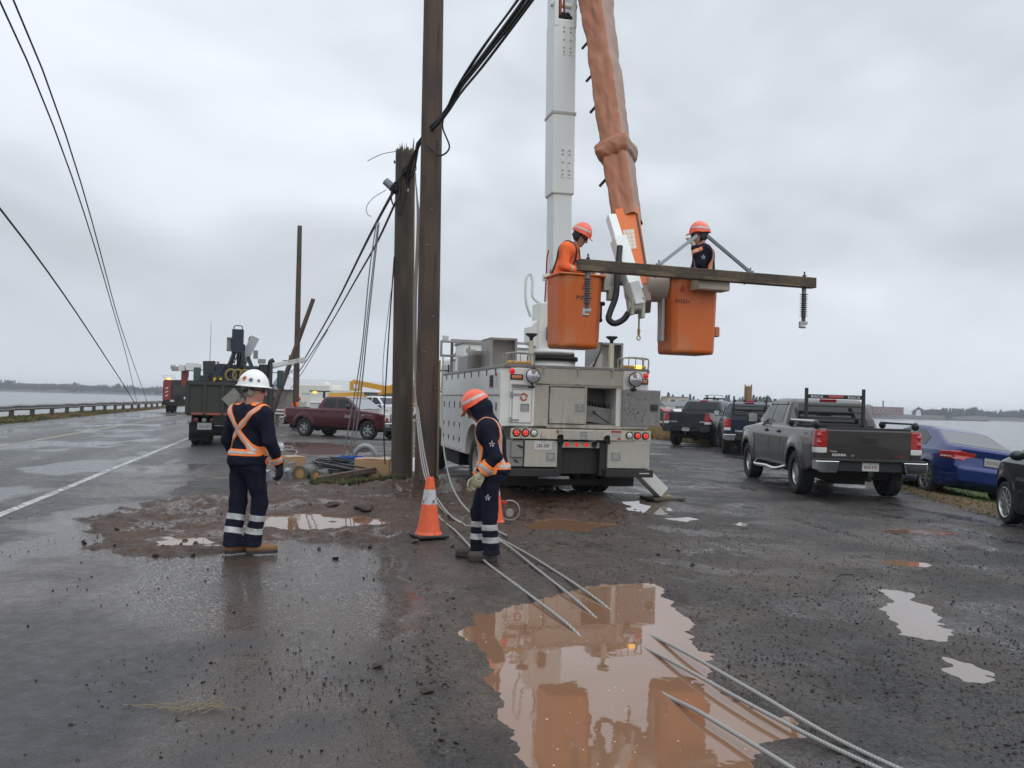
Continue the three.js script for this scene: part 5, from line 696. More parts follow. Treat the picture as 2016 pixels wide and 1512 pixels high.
  part('reflective_strip', bx(0.17, 0.015, 0.01, 1.16, 0.51, 0.133), K.whiteLens, t);
  // wheels: doubled at the back
  for (const s of [-1, 1]) { wheel(t, [s * 1.1, 0.5, wz], { R: 0.5, w: 0.26, rim: 0.29, n: 0, side: s, mat: T.dirty }); wheel(t, [s * 0.8, 0.5, wz], { R: 0.5, w: 0.26, rim: 0.29, n: 0, side: -s, mat: T.dirty }); wheel(t, [s * 1.06, 0.5, -6.9], { R: 0.5, w: 0.28, rim: 0.29, n: 0, side: s, mat: T.dirty }); }
  part('under_frame', [bx(1.9, 0.34, 0.9, 0, 0.52, -3.5), bx(0.7, 0.4, 1.6, -0.75, 0.5, -4.9), bx(0.7, 0.4, 1.6, 0.75, 0.5, -4.9), bx(0.5, 0.3, 4.5, 0, 0.5, -3.4), bx(1.6, 0.1, 0.1, 0, 0.3, -0.55), bx(2.2, 0.42, 0.03, 0, 0.42, -2.75)], K.under, t);
  part('axle', [cyl([-1, 0.5, wz], [1, 0.5, wz], 0.1), sph(0.24, 0, 0.5, wz, 1, 1, 0.9)], K.under, t);
  // outrigger leg down on its pad
  const og = part('outrigger', [beam([1.18, 0.68, -0.6], [1.77, 0.14, -0.58], 0.2, 0.34, [0, 0, 1], 0.01)], stainM([0.8, 0.8, 0.77], [0.3, 0.28, 0.2], 0.4, 33, 0.4, 1), t);
  part('outrigger_foot', [bx(0.22, 0.04, 0.24, 1.82, 0.075, -0.6, 0, 0.1), bx(0.1, 0.1, 0.16, 1.82, 0.12, -0.6)], stainM([0.35, 0.28, 0.16], [0.2, 0.12, 0.05], 1, 34, 0.6, 3), og); part('outrigger_guide', beam([1.2, 0.8, -0.62], [1.83, 0.2, -0.62], 0.02, 0.24, [0, 0, 1]), T.dark, og);
  part('ground_pad', bx(0.62, 0.05, 0.5, 1.82, 0.035, -0.62, 0, 0.15), M([0.08, 0.065, 0.05], 0.7), og);
  // on the deck: bins, white chest, pedestal, boom rests
  const bin = (x0, x1, y1, z, nm) => { const w = x1 - x0, h = y1 - 2.2, b = part('deck_bin', [bx(w, 0.04, 0.8, (x0 + x1) / 2, y1 - 0.02, z - 0.4), bx(0.04, h, 0.8, x0 + 0.02, 2.2 + h / 2, z - 0.4), bx(0.04, h, 0.8, x1 - 0.02, 2.2 + h / 2, z - 0.4), bx(w, h, 0.03, (x0 + x1) / 2, 2.2 + h / 2, z - 0.25)], T.alu, t); return b; };
  bin(-1.09, -0.61, 2.73, -1.5); part('deck_bin', [bx(0.3, 0.34, 0.5, -1.1, 2.36, -2.5), bx(0.5, 0.3, 1.5, -1.0, 2.32, -3.0)], T.alu, t); bin(0.76, 1.2, 2.7, -1.05);
  part('bin_gusset', ext([[0.5, 2.2], [0.78, 2.2], [0.78, 2.5]], 0.04).translate(0, 0, -1.0), T.dirty, t); part('hose', tube([[0.6, 2.22, -0.95], [0.66, 2.4, -0.9], [0.74, 2.55, -0.95], [0.8, 2.68, -1.05]], 0.016, 6), K.black, t);
  const ch = part('deck_chest', [bx(0.75, 0.6, 0.9, -0.62, 2.5, -5.0)], T.white, t); part('chest_lid', bx(0.8, 0.06, 0.96, -0.62, 2.82, -5.0), T.grey, ch); for (const y of [2.38, 2.66]) part('chest_hinge', [bx(0.14, 0.05, 0.03, -0.8, y, -4.54), bx(0.05, 0.09, 0.03, -0.9, y, -4.54)], K.steel, ch); part('chest_seam', bx(0.01, 0.52, 0.01, -0.86, 2.5, -4.545), K.black, ch);
  const ch2 = part('deck_chest', bx(0.6, 0.5, 0.8, 0.1, 2.45, -4.6), T.white, t); part('chest_lid', bx(0.64, 0.05, 0.84, 0.1, 2.72, -4.6), T.grey, ch2);
  for (const [x, z] of [[-0.55, -0.8], [0.81, -0.6]]) { const p = part('boom_rest', bx(0.075, 0.46, 0.075, x, 2.42, z), M([0.55, 0.52, 0.4], 0.5), t); part('rest_cap', [lathe([[0, 0.13], [0.1, 0.13], [0.1, 0.11], [0.035, 0.06], [0.025, 0]], 18, x, 2.64, z)], K.black, p); }
  const pe = part('pedestal', [lathe([[0, 2.18], [0.42, 2.18], [0.42, 2.36], [0.0, 2.37]], 28, 0.1, 0, -1.72)], T.white, t); part('slew_ring', lathe([[0.3, 2.36], [0.46, 2.37], [0.46, 2.44], [0.3, 2.45]], 36, 0.1, 0, -1.72), K.under, pe);
  // cab
  const cab = part('cab', [bx(2.1, 1.1, 2.0, 0, 1.25, -6.9, 0, 0, 0, 0.08), ext([[-5.95, 1.75], [-5.98, 2.55], [-7.1, 2.58], [-7.55, 1.78]], 1.96, { bevel: 0.06 }).rotateY(-Math.PI / 2).translate(0.98, 0, 0).applyMatrix4(new THREE.Matrix4().makeScale(1, 1, 1)), bx(2.0, 0.5, 0.6, 0, 1.05, -7.95, 0, 0, 0, 0.1)], T.white, t);
  part('cab_window', [bx(1.6, 0.5, 0.02, 0, 2.15, -5.93), bx(0.02, 0.55, 0.9, -1.0, 2.14, -6.7), bx(0.02, 0.55, 0.9, 1.0, 2.14, -6.7)], K.glass, cab);
  part('headache_rack', [...frame(2.1, 0.5, 0.06, 0.06, 0, 2.72, -5.75), ...frame(0.5, 0.36, 0.05, 0.05, 0, 0, 0).map((g) => tf(g, -1.06, 2.74, -5.6)), bx(0.06, 1.0, 0.06, -1.02, 2.4, -5.75), bx(0.06, 1.0, 0.06, 1.02, 2.4, -5.75), beam([-1.02, 2.55, -5.75], [-0.7, 2.9, -5.75], 0.05, 0.05)], T.alu, t);
  part('work_lamp', bx(0.14, 0.1, 0.08, -1.2, 2.98, -5.6), K.whiteLens, t);
  const cm = part('cab_mirror', [bx(0.08, 0.5, 0.2, -1.35, 2.05, -6.9, 0, 0, 0, 0.02), beam([-1.0, 2.3, -7], [-1.35, 2.3, -6.9], 0.03, 0.03), beam([-1.0, 1.8, -7], [-1.35, 1.8, -6.9], 0.03, 0.03)], K.black, t);
  // turret, booms
  const tb = part('turret', [bx(0.42, 0.9, 0.5, -0.02, 2.95, -1.75, 0, 0, 0, 0.03), ext([[-0.38, 2.68], [-0.38, 2.95], [-0.16, 3.16], [0.3, 3.2], [0.3, 2.48], [-0.1, 2.48]], 0.4, { bevel: 0.015 }).translate(0, 0, -1.95), lathe([[0, 2.44], [0.4, 2.45], [0.4, 2.58], [0, 2.6]], 24, 0.1, 0, -1.72)], T.white, t);
  part('turret_valve', bx(0.14, 0.26, 0.16, -0.02, 2.84, -1.48, 0, 0, 0, 0.03), K.black, tb); part('hose_loop', tube([[-0.32, 3.15, -1.75], [-0.42, 3.4, -1.7], [-0.42, 3.85, -1.7], [-0.36, 3.92, -1.7], [-0.32, 3.8, -1.7], [-0.3, 3.5, -1.7], [-0.2, 3.42, -1.72], [-0.05, 3.38, -1.75]], 0.025, 8), T.boom, tb);
  part('hose', [tube([[-0.1, 3.3, -1.62], [-0.09, 3.9, -1.6], [-0.08, 4.2, -1.62], [-0.04, 4.35, -1.66]], 0.014, 6), tube([[-0.03, 3.35, -1.6], [-0.03, 3.8, -1.6], [0.0, 4.0, -1.63]], 0.012, 6)], M([0.3, 0.02, 0.02], 0.5), tb); part('junction_box', bx(0.12, 0.12, 0.1, -0.09, 3.85, -1.6), T.boom, tb);
  // lower boom: a box mast with an outer sleeve
  const A = [0.22, 2.7, -1.8], Bq = [0.1, 10.1, -1.84]; const at = (k, dx = 0, dz = 0) => [lerp(A[0], Bq[0], k) + dx, lerp(A[1], Bq[1], k), lerp(A[2], Bq[2], k) + dz];
  const lbm = part('lower_boom', [beam(at(0), at(0.5), 0.36, 0.42, [0, 0, 1], 0.03)], T.boom, t);
  part('boom_sleeve', [beam(at(0.36), at(0.79), 0.43, 0.48, [0, 0, 1], 0.035)], T.boom, lbm); part('sleeve_band', beam(at(0.555), at(0.562), 0.455, 0.5, [0, 0, 1], 0.004), T.dirty, lbm);
  for (const k of [0.4, 0.7]) for (const dx of [0.0, 0.125]) { const p0 = at(k, dx - 0.02, 0.243), p1 = at(k + 0.075, dx - 0.02, 0.243); part('bolt_plate', beam(p0, p1, 0.06, 0.012, [0, 0, 1], 0.003), T.boom, lbm); for (let i = 0; i < 5; i++) { const p = at(k + 0.008 + [0, 0.01, 0.029, 0.049, 0.059][i], dx - 0.02, 0.25); part('bolt', sph(0.018, ...p, 1, 1, 0.7, 7), K.steel, lbm); } }
  part('boom_fork', [beam(at(0.77, -0.16), at(1.0, -0.16), 0.07, 0.5, [0, 0, 1]), beam(at(0.77, 0.18), at(1.0, 0.18), 0.07, 0.5, [0, 0, 1])], T.boom, lbm); for (const k of [0.83, 0.9, 0.97]) part('fork_pin', cyl(at(k, -0.24, 0.1), at(k, 0.26, 0.1), 0.05), T.boom, lbm); part('boom_hose', [tube([at(0.8, -0.07, 0.16), at(0.88, -0.09, 0.2), at(1, -0.12, 0.18)], 0.03, 6), tube([at(0.8, 0.02, 0.12), at(0.9, -0.03, 0.2), at(1, -0.05, 0.18)], 0.022, 6)], M([0.35, 0.06, 0.02], 0.5), lbm); part('hose_nest', [0, 1, 2, 3, 4].map((i) => sph(0.06, at(0.795)[0] - 0.06 + i * 0.04, at(0.795)[1] + 0.05 * (i % 2), at(0.795)[2] + 0.17, 1, 1, 1, 7)), K.under, lbm);
  part('boom_knuckle', cyl(at(0.985, -0.35), at(0.985, 0.75), 0.3, 0.3, 24), T.boom, lbm);
  // upper boom, wrapped in a tarpaulin sleeve
  const U0 = TL(1.22, 9.6, -16.0), U1 = TL(1.8, 3.28, -12.95), ub = new THREE.Vector3(...U1).sub(V(...U0)), uu = (k, dx = 0, dy = 0) => { const p = V(...U0).addScaledVector(ub, k); return [p.x + dx, p.y, p.z + dy]; };
  const axis = ub.clone().normalize(), sideV = V(0.93, 0, 0.36).sub(axis.clone().multiplyScalar(V(0.93, 0, 0.36).dot(axis))).normalize(), frontV = axis.clone().cross(sideV).normalize();
  const loop = (k0, k1, n, sz, wr, mat, name, par, sd) => { const pos = [], uv = [], idx = [], m = 48; for (let i = 0; i <= n; i++) { const k = lerp(k0, k1, i / n), c = V(...U0).addScaledVector(ub, k), s = sz(i / n); for (let j = 0; j <= m; j++) { const tw = lerp(0.62, 0.3, k), a = j / m * TAU + Math.PI / 4 + tw, ph = a - tw, ca = Math.cos(a), sa = Math.sin(a), cp = Math.cos(ph), sp = Math.sin(ph), q = 1 / Math.pow(Math.abs(cp) ** 7 + Math.abs(sp) ** 7, 1 / 7); let r = s * q; r += wr * ((fbm(i * 0.22 + sd, ca * 2 + 5 + sa * 1.3, 4) - 0.5) * 2 + (fbm(i * 0.09 + 9 + sd, (ca + i * 0.012) * 5 + sa * 3, 3) - 0.5)); const p = c.clone().addScaledVector(sideV, ca * r).addScaledVector(frontV, sa * r); pos.push(p.x, p.y, p.z); uv.push(j / m * 1.9, k * 7); } }
    for (let i = 0; i < n; i++) for (let j = 0; j < m; j++) { const a = i * (m + 1) + j; idx.push(a, a + 1, a + m + 1, a + 1, a + m + 2, a + m + 1); } const g = new THREE.BufferGeometry(); g.setAttribute('position', new THREE.Float32BufferAttribute(pos, 3)); g.setAttribute('uv', new THREE.Float32BufferAttribute(uv, 2)); g.setIndex(idx); g.computeVertexNormals(); return part(name, g, mat, par, { keepUV: true }); };
  const tarpT = tex(512, 512, (u, v) => { const a = per((p, q) => fbm(p * 7 + 5, q * 7 + 5, 5), u, v), dust = u > 0.74 && u < 0.99 ? 1 : 0; const c = [0.36, 0.135, 0.065], d = [0.33, 0.235, 0.185], w = clamp(dust * 0.85 + (a - 0.5) * 0.5); return c.map((q, i) => 255 * Math.pow(clamp(lerp(q, d[i], w) * (0.8 + 0.4 * a)), 1 / 2.2)); });
  tarpT.repeat.set(1 / 1.9, 1 / 1.9);
  const tarp = M([1, 1, 1], 0.6, 0, { map: tarpT });
  const core = part('upper_boom', [beam(uu(0.8), uu(1.0), 0.36, 0.38, [frontV.x, frontV.y, frontV.z], 0.02), beam(uu(0.0), uu(0.81), 0.2, 0.22, [frontV.x, frontV.y, frontV.z], 0.02)], T.orange, t);
  part('boom_hinge', [bx(0.5, 0.4, 0.46, U0[0], U0[1] + 0.25, U0[2]), cyl([U0[0] - 0.6, U0[1] + 0.35, U0[2]], [U0[0] + 0.2, U0[1] + 0.35, U0[2]], 0.28, 0.28, 24)], T.boom, t);
  loop(0.0, 0.82, 90, (k) => 0.228 - 0.024 * k + 0.04 * sstep(0.3, 0.0, k), 0.035, tarp, 'boom_cover', t, 3);
  loop(0.6, 0.65, 12, (k) => 0.2 + 0.09 * Math.max(0, Math.sin(k * Math.PI)) ** 0.6, 0.05, tarp, 'cover_collar', t, 13);
  for (const k of [0.26, 0.37, 0.47, 0.58, 0.69]) part('cover_strap', beam(V(...uu(k)).addScaledVector(sideV, -0.2).toArray(), V(...uu(k)).addScaledVector(sideV, -0.33).add(V(0, -0.14, 0)).toArray(), 0.045, 0.012, [0, 0, 1]), K.black, t);
  const onFront = (k, ds, w, h, draw, nm) => { const p = V(...uu(k)).addScaledVector(frontV, 0.197).addScaledVector(sideV, ds), m = print(w, h, 96, draw); m.name = nm; m.quaternion.setFromRotationMatrix(new THREE.Matrix4().makeBasis(sideV, axis.clone().negate(), frontV.clone().negate().cross(sideV).lengthSq() ? sideV.clone().cross(axis.clone().negate()) : frontV)); m.position.copy(p); core.add(m); };
  onFront(0.885, -0.02, 0.17, 0.36, (g, W, H_) => { fill(g, '#c98a5a', W, H_); g.fillStyle = '#cfcac0'; for (let j = 0; j < 5; j++) for (let i = 0; i < 3; i++) g.fillRect(3 + i * 32, 4 + j * 41, 28, 36); }, 'label_panel');
  onFront(0.972, -0.06, 0.1, 0.17, (g, W, H_) => { fill(g, '#cbc8c2', W, H_); g.fillStyle = '#b2402e'; g.fillRect(0, 0, 18, H_); }, 'warning_label'); onFront(0.965, 0.07, 0.06, 0.09, (g, W, H_) => { fill(g, '#d0cdc6', W, H_); g.fillStyle = '#b2402e'; g.fillRect(0, 0, 14, H_); }, 'warning_label');
  part('boom_cable', beam(V(...uu(0.82)).addScaledVector(frontV, 0.2).addScaledVector(sideV, 0.14).toArray(), V(...uu(0.97)).addScaledVector(frontV, 0.2).addScaledVector(sideV, 0.16).toArray(), 0.03, 0.02, [0, 0, 1]), K.satin, core);
  part('boom_tip', [beam(V(...uu(0.99)).toArray(), V(...uu(1.04)).toArray(), 0.34, 0.36, [frontV.x, frontV.y, frontV.z], 0.02)], M([0.28, 0.2, 0.18], 0.5), t);
  // jib with its winch rope, beside the tip
  const jx = (x, y, z) => TL(x, y, z); const jib = part('jib', [beam(jx(1.42, 4.45, -13.3), jx(1.58, 3.75, -12.85), 0.13, 0.14, [0, 0, 1], 0.01), beam(jx(1.5, 4.05, -12.95), jx(1.72, 3.22, -12.6), 0.2, 0.22, [0, 0, 1], 0.015), beam(jx(1.66, 3.35, -12.5), jx(1.76, 3.02, -12.45), 0.16, 0.2, [0, 0, 1], 0.02)], T.boom, t);
  part('jib_sheave', [cyl(jx(1.62, 3.0, -12.45), jx(1.82, 3.0, -12.45), 0.07, 0.07, 16), bx(0.05, 0.24, 0.16, ...jx(1.65, 3.0, -12.45)), bx(0.05, 0.3, 0.16, ...jx(1.8, 2.99, -12.45))], T.dirty, jib); part('winch_line', cyl(jx(1.76, 2.98, -12.4), jx(1.76, 2.66, -12.4), 0.012, 0.012, 6), M([0.12, 0.1, 0.06], 0.8), jib); part('snap_hook', [cyl(jx(1.76, 2.68, -12.4), jx(1.76, 2.6, -12.4), 0.024, 0.018, 8), tf(new THREE.TorusGeometry(0.03, 0.009, 6, 16), ...jx(1.76, 2.56, -12.4), 0, 0.3, 0, 0).scale(1, 1, 1)], M([0.35, 0.24, 0.08], 0.35, 0.8), jib);
  part('shaft_drum', [cyl(jx(1.9, 3.42, -12.95), jx(2.2, 3.42, -12.99), 0.28, 0.28, 28), cyl(jx(1.3, 3.45, -12.8), jx(1.75, 3.43, -12.9), 0.09, 0.09, 14)], M([0.42, 0.34, 0.3], 0.5), t); part('control_valve', [bx(0.2, 0.35, 0.2, ...jx(1.35, 3.42, -12.75)), bx(0.12, 0.18, 0.16, ...jx(1.4, 3.2, -12.7))], T.dirty, t);
  part('hose_bundle', tube([jx(1.5, 3.9, -12.7), jx(1.46, 3.5, -12.6), jx(1.44, 3.15, -12.55), jx(1.36, 2.92, -12.5), jx(1.34, 2.82, -12.48), jx(1.42, 2.76, -12.48), jx(1.55, 2.82, -12.48), jx(1.62, 2.92, -12.48)], 0.045, 10), K.black, t);
  // two fibreglass buckets
  const cylUV = (g, k) => { const p = g.attributes.position, uv = new Float32Array(p.count * 2); for (let i = 0; i < p.count; i += 3) { const a0 = Math.atan2(p.getX(i), p.getZ(i)); for (let q = i; q < i + 3; q++) { let a = Math.atan2(p.getX(q), p.getZ(q)); if (a - a0 > 3) a -= TAU; if (a0 - a > 3) a += TAU; uv[2 * q] = a * k; uv[2 * q + 1] = p.getY(q); } } g.setAttribute('uv', new THREE.BufferAttribute(uv, 2)); return g; };
  const mkB = (w, d, h, px, py, pz, rot, txt, tx = 0.04) => {
    const b = new THREE.Group(); b.name = 'bucket'; b.position.set(...TL(px, py, pz)); b.rotation.y = rot - RA; t.add(b);
    const tp = (y) => lerp(0.93, 1, y / h), box = (x, y, z, o, r) => { const s = tp(y); const qx = Math.abs(x) / s - (w / 2 - o) + r, qz = Math.abs(z) / s - (d / 2 - o) + r; const dd = Math.hypot(Math.max(qx, 0), Math.max(qz, 0)) + Math.min(Math.max(qx, qz), 0) - r; return smax(dd * 0.9, (o - y), 0.07); };
    const f = (x, y, z) => { const ch = (Math.abs(x) / tp(y) + Math.abs(z) / tp(y)) * 0.7071 - (w + d) * 0.7071 / 2 + 0.06; let s = Math.max(smax(box(x, y, z, 0, 0.035), ch, 0.02), y - h); s = Math.min(s, Math.max(box(x, y, z, -0.028, 0.06), Math.abs(y - h + 0.012) - 0.016)); return Math.max(s, -Math.max(smax(box(x, y, z, 0.04, 0.05), ch + 0.04, 0.04), 0.06 - y)); };
    part('shell', cylUV(solid(f, [-w / 2 - 0.05, -0.02, -d / 2 - 0.05], [w / 2 + 0.05, h + 0.03, d / 2 + 0.05], 0.014, { sharp: false }), 0.4), T.bucket, b, { keepUV: true });
    const fz = d / 2 * tp(h * 0.66) + 0.004, inc = -Math.atan(0.07 * d / 2 / h);
    addPrint('maker_lettering', b, 0.27, 0.09, 256, (g, W, H_) => { g.clearRect(0, 0, W, H_); text(g, txt, W / 2, H_ / 2, 74, '#1d1410', 'bold', 1.12); }, [w * tx, h * 0.68, fz], 0, { cut: true, rx: inc }); addPrint('flame_emblem', b, 0.1, 0.13, 96, (g, W, H_) => { g.clearRect(0, 0, W, H_); g.fillStyle = '#b03022'; g.beginPath(); g.moveTo(W / 2, 4); g.lineTo(W - 6, H_ * 0.7); g.lineTo(W * 0.7, H_ - 6); g.lineTo(W * 0.5, H_ * 0.6); g.lineTo(W * 0.3, H_ - 6); g.lineTo(6, H_ * 0.7); g.fill(); }, [w * tx * 1.05, h * 0.84, fz + 0.006], 0, { cut: true, rx: inc });
    return b;
  };
  const b1 = mkB(0.68, 0.62, 1.05, 0.86, 2.4, -12.75, 0.33, 'POSI+'); const b2 = mkB(0.76, 0.62, 1.1, 2.55, 2.38, -13.05, 0.3, 'POSI+', -0.3);
  part('bucket_hinge', [bx(0.08, 0.3, 0.2, 0.37, 0.55, 0.0), cyl([0.36, 0.9, 0.15], [0.4, 0.9, 0.15], 0.03), cyl([0.35, 0.66, 0.18], [0.4, 0.66, 0.18], 0.03), cyl([0.33, 0.42, 0.18], [0.37, 0.42, 0.18], 0.02)], K.under, b1);
  const tr = part('tool_tray', [bx(0.5, 0.02, 0.24, 0.14, 0.92, 0.42), bx(0.5, 0.18, 0.02, 0.14, 1.01, 0.54), bx(0.02, 0.18, 0.24, -0.1, 1.01, 0.42), bx(0.02, 0.18, 0.24, 0.38, 1.01, 0.42), bx(0.54, 0.02, 0.03, 0.14, 1.1, 0.55)], M([0.42, 0.37, 0.29], 0.5), b2);
  part('bucket_arm', [bx(0.05, 0.75, 0.14, -0.42, 0.55, 0.02), bx(0.1, 0.2, 0.12, 0.4, 0.35, 0)], M([0.4, 0.36, 0.34], 0.5), b2); part('rubber_bumper', bx(0.08, 0.15, 0.1, 0.42, 0.35, 0.14, 0, 0, 0, 0.02), M([0.5, 0.16, 0.08], 0.5), b2);
  part('tool_pouch', lathe([[0.16, 0], [0.15, 0.05], [0.12, 0.09], [0.07, 0.105]], 20, 0.0, 1.1, 0.4), K.black, b2);
}
// ---------- crossarm held across the buckets ----------
{
  const a = V(0.84, 3.46, -11.75), b = V(4.46, 3.51, -13.15), d = b.clone().sub(a), L = d.length(), t = thing('crossarm', 'old wooden pole crossarm with hanging insulators lying across the two orange buckets', 'crossarm', a.toArray());
  const q = (k, dx = 0, dy = 0, dz = 0) => [d.x * k + dx, d.y * k + dy, d.z * k + dz], wt = tex(512, 128, (u, v) => { const a1 = fbm(u * 5, v * 26, 4), b1 = fbm(u * 4 + 9, v * 3, 4), c = fbm(u * 9, v * 60, 3), m = sstep(0.45, 0.62, b1); const k = 0.6 + 0.8 * (a1 - 0.3); return [lerp(0.14, 0.065, m) * k, lerp(0.1, 0.043, m) * k, lerp(0.05, 0.026, m) * k].map((x) => 255 * Math.pow(clamp(x * (0.7 + 0.6 * c)), 1 / 2.2)); });
  part('timber', beam(q(0), q(1), 0.13, 0.155, [0, 1, 0], 0.008), M([1, 1, 1], 0.7, 0, { map: wt, bumpMap: wt, bumpScale: 0.004 }), t);
  const ins = (k, hang) => { const p = q(k, 0, -0.08, 0), i = part('insulator', (() => { const pr = [[0, 0], [0.035, 0]]; for (let n = 0; n < 11; n++) { const y = -0.1 - n * 0.032; pr.push([0.032, y + 0.012], [0.064 - 0.008 * (n % 2), y], [0.032, y - 0.004]); } pr.push([0.03, -0.48], [0.026, -0.5], [0, -0.5]); return lathe(pr, 18, ...p); })(), M([0.11, 0.12, 0.135], 0.3), t);
    part('line_clamp', [bx(0.12, 0.05, 0.05, p[0], p[1] - 0.52, p[2]), bx(0.04, 0.09, 0.07, p[0] - 0.04, p[1] - 0.55, p[2]), cyl([p[0] - 0.05, p[1] - 0.58, p[2]], [p[0] + 0.03, p[1] - 0.58, p[2]], 0.022)], K.steel, i); part('bolt', [cyl([p[0], p[1] + 0.15, p[2]], [p[0], p[1] + 0.24, p[2]], 0.012), bx(0.05, 0.02, 0.05, p[0], p[1] + 0.18, p[2])], K.satin, i); };
  ins(0.036); ins(0.955);
  const gz = M([0.17, 0.2, 0.22], 0.4, 0.6); for (const [k, s] of [[0.315, 1], [0.705, -1]]) { const apex = V(2.64 + (s > 0 ? -0.06 : 0.1), 4.06, -12.6).sub(a), p = q(k, 0, 0.08, 0.03); part('brace', [beam(p, [apex.x, apex.y, apex.z], 0.045, 0.045, [0, 0, 1], 0.004), bx(0.09, 0.05, 0.06, ...p), cyl([p[0], p[1], p[2]], [p[0], p[1] + 0.07, p[2]], 0.012)], gz, t); }
  for (const k of [0.3, 0.68]) part('nail', cyl(q(k, 0, -0.07, 0.03), q(k, 0, -0.1, 0.03), 0.015), K.satin, t);
}

// ---------- people ----------
const C = { navy: M([0.0085, 0.0095, 0.021], 0.9, 0, { specularIntensity: 0.35 }), orange: M([0.82, 0.13, 0.025], 0.75), flu: M([0.95, 0.24, 0.05], 0.7), silver: M([0.42, 0.42, 0.42], 0.45, 0.2), skin: M([0.42, 0.22, 0.16], 0.55, 0, { specularIntensity: 0.6 }), hair: M([0.02, 0.016, 0.014], 0.6), grey: M([0.28, 0.27, 0.26], 0.7), hat: M([0.78, 0.09, 0.03], 0.32, 0, { clearcoat: 0.4 }), white: M([0.76, 0.76, 0.74], 0.3, 0, { clearcoat: 0.4 }), glove: M([0.44, 0.4, 0.27], 0.85), dark: M([0.015, 0.015, 0.016], 0.6), boot: M([0.19, 0.095, 0.042], 0.7), sole: M([0.03, 0.027, 0.024], 0.7), mudboot: M([0.05, 0.042, 0.034], 0.75) };
const add3 = (a, b, k = 1) => [a[0] + b[0] * k, a[1] + b[1] * k, a[2] + b[2] * k], sub3 = (a, b) => add3(a, b, -1), len3 = (a) => Math.hypot(...a), nor3 = (a) => { const l = len3(a) || 1; return a.map((v) => v / l); }, cross3 = (a, b) => [a[1] * b[2] - a[2] * b[1], a[2] * b[0] - a[0] * b[2], a[0] * b[1] - a[1] * b[0]];
// a hand from the wrist along dir, palm facing nrm, thumb to the side th
function handGeo(w, dir, nrm, th, curl, k = 1, c = 0.0035) {
  dir = nor3(dir); th = nor3(sub3(th, dir.map((v) => v * (th[0] * dir[0] + th[1] * dir[1] + th[2] * dir[2])))); nrm = nor3(nrm);
  const P = (f, s, n) => add3(add3(add3(w, dir, f * k), th, s * k), nrm, n * k), caps = [];
  const fing = [[0.03, 0.075, 0.9], [0.01, 0.082, 1], [-0.011, 0.078, 0.95], [-0.03, 0.066, 0.78]];
  for (const [s, L, q] of fing) { let p = P(0.095 - Math.abs(s - 0.01) * 0.25, s, 0), a = 0; const seg = [0.44, 0.32, 0.24]; let r = 0.0105 * k; caps.push([P(0.04, s * 0.75, 0), p, 0.014 * k, r * 1.1]); for (let i = 0; i < 3; i++) { a += curl * (0.45 + 0.3 * i) + 0.06; const n = add3(add3(p, dir, Math.cos(a) * L * seg[i] * k), nrm, Math.sin(a) * L * seg[i] * k); caps.push([p, n, r, r * 0.92]); p = n; r *= 0.92; } }
  let t0 = P(0.03, 0.022, 0.006), t1 = P(0.062, 0.05, 0.014), t2 = P(0.09, 0.054 - 0.012 * curl, 0.022 + 0.014 * curl), t3 = P(0.112, 0.05 - 0.02 * curl, 0.03 + 0.02 * curl);
  const th_ = [[t0, t1, 0.016 * k, 0.013 * k], [t1, t2, 0.013 * k, 0.0115 * k], [t2, t3, 0.0115 * k, 0.0098 * k]], palm = [[P(0.0, 0, 0), P(0.05, 0.008, 0), 0.026 * k, 0.024 * k], [P(0.03, 0.018, 0), P(0.08, 0.024, 0), 0.018 * k, 0.014 * k], [P(0.03, -0.018, 0), P(0.075, -0.024, 0), 0.018 * k, 0.013 * k]];
  const f = (x, y, z) => { let d = 1e9; for (const q of palm) d = smin(d, capS(x, y, z, ...q), 0.014); let e = 1e9; for (const q of caps) e = Math.min(e, capS(x, y, z, ...q)); d = smin(d, e, 0.006); e = 1e9; for (const q of th_) e = Math.min(e, capS(x, y, z, ...q)); return smin(d, e, 0.008); };
  const all = [...caps, ...th_, ...palm].flatMap((q) => [q[0], q[1]]), lo = [0, 1, 2].map((i) => Math.min(...all.map((p) => p[i])) - 0.035), hi = [0, 1, 2].map((i) => Math.max(...all.map((p) => p[i])) + 0.035);
  return solid(f, lo, hi, c * (k > 1.05 ? 1.15 : 1), { sharp: false });
}
const MAN = () => ({ pelvis: [0, 0.95, 0], chest: [0, 1.27, 0], neck: [0, 1.48, -0.01], head: [0, 1.64, -0.03], pitch: 0, yaw: 0, lean: [0, 0, 0], sh: [[-0.2, 1.41, 0.01], [0.2, 1.41, 0.01]], el: [[-0.26, 1.14, 0.04], [0.26, 1.14, 0.04]], wr: [[-0.27, 0.9, -0.04], [0.27, 0.9, -0.04]], hip: [[-0.1, 0.92, 0], [0.1, 0.92, 0]], kn: [[-0.11, 0.5, -0.04], [0.11, 0.5, -0.04]], an: [[-0.11, 0.1, 0.03], [0.11, 0.1, 0.03]], toe: [[-0.13, 0.04, -0.16], [0.13, 0.04, -0.16]], hd: [[0, -1, -0.25], [0, -1, -0.25]], hn: [[1, 0, 0], [-1, 0, 0]], curl: [0.55, 0.55] });
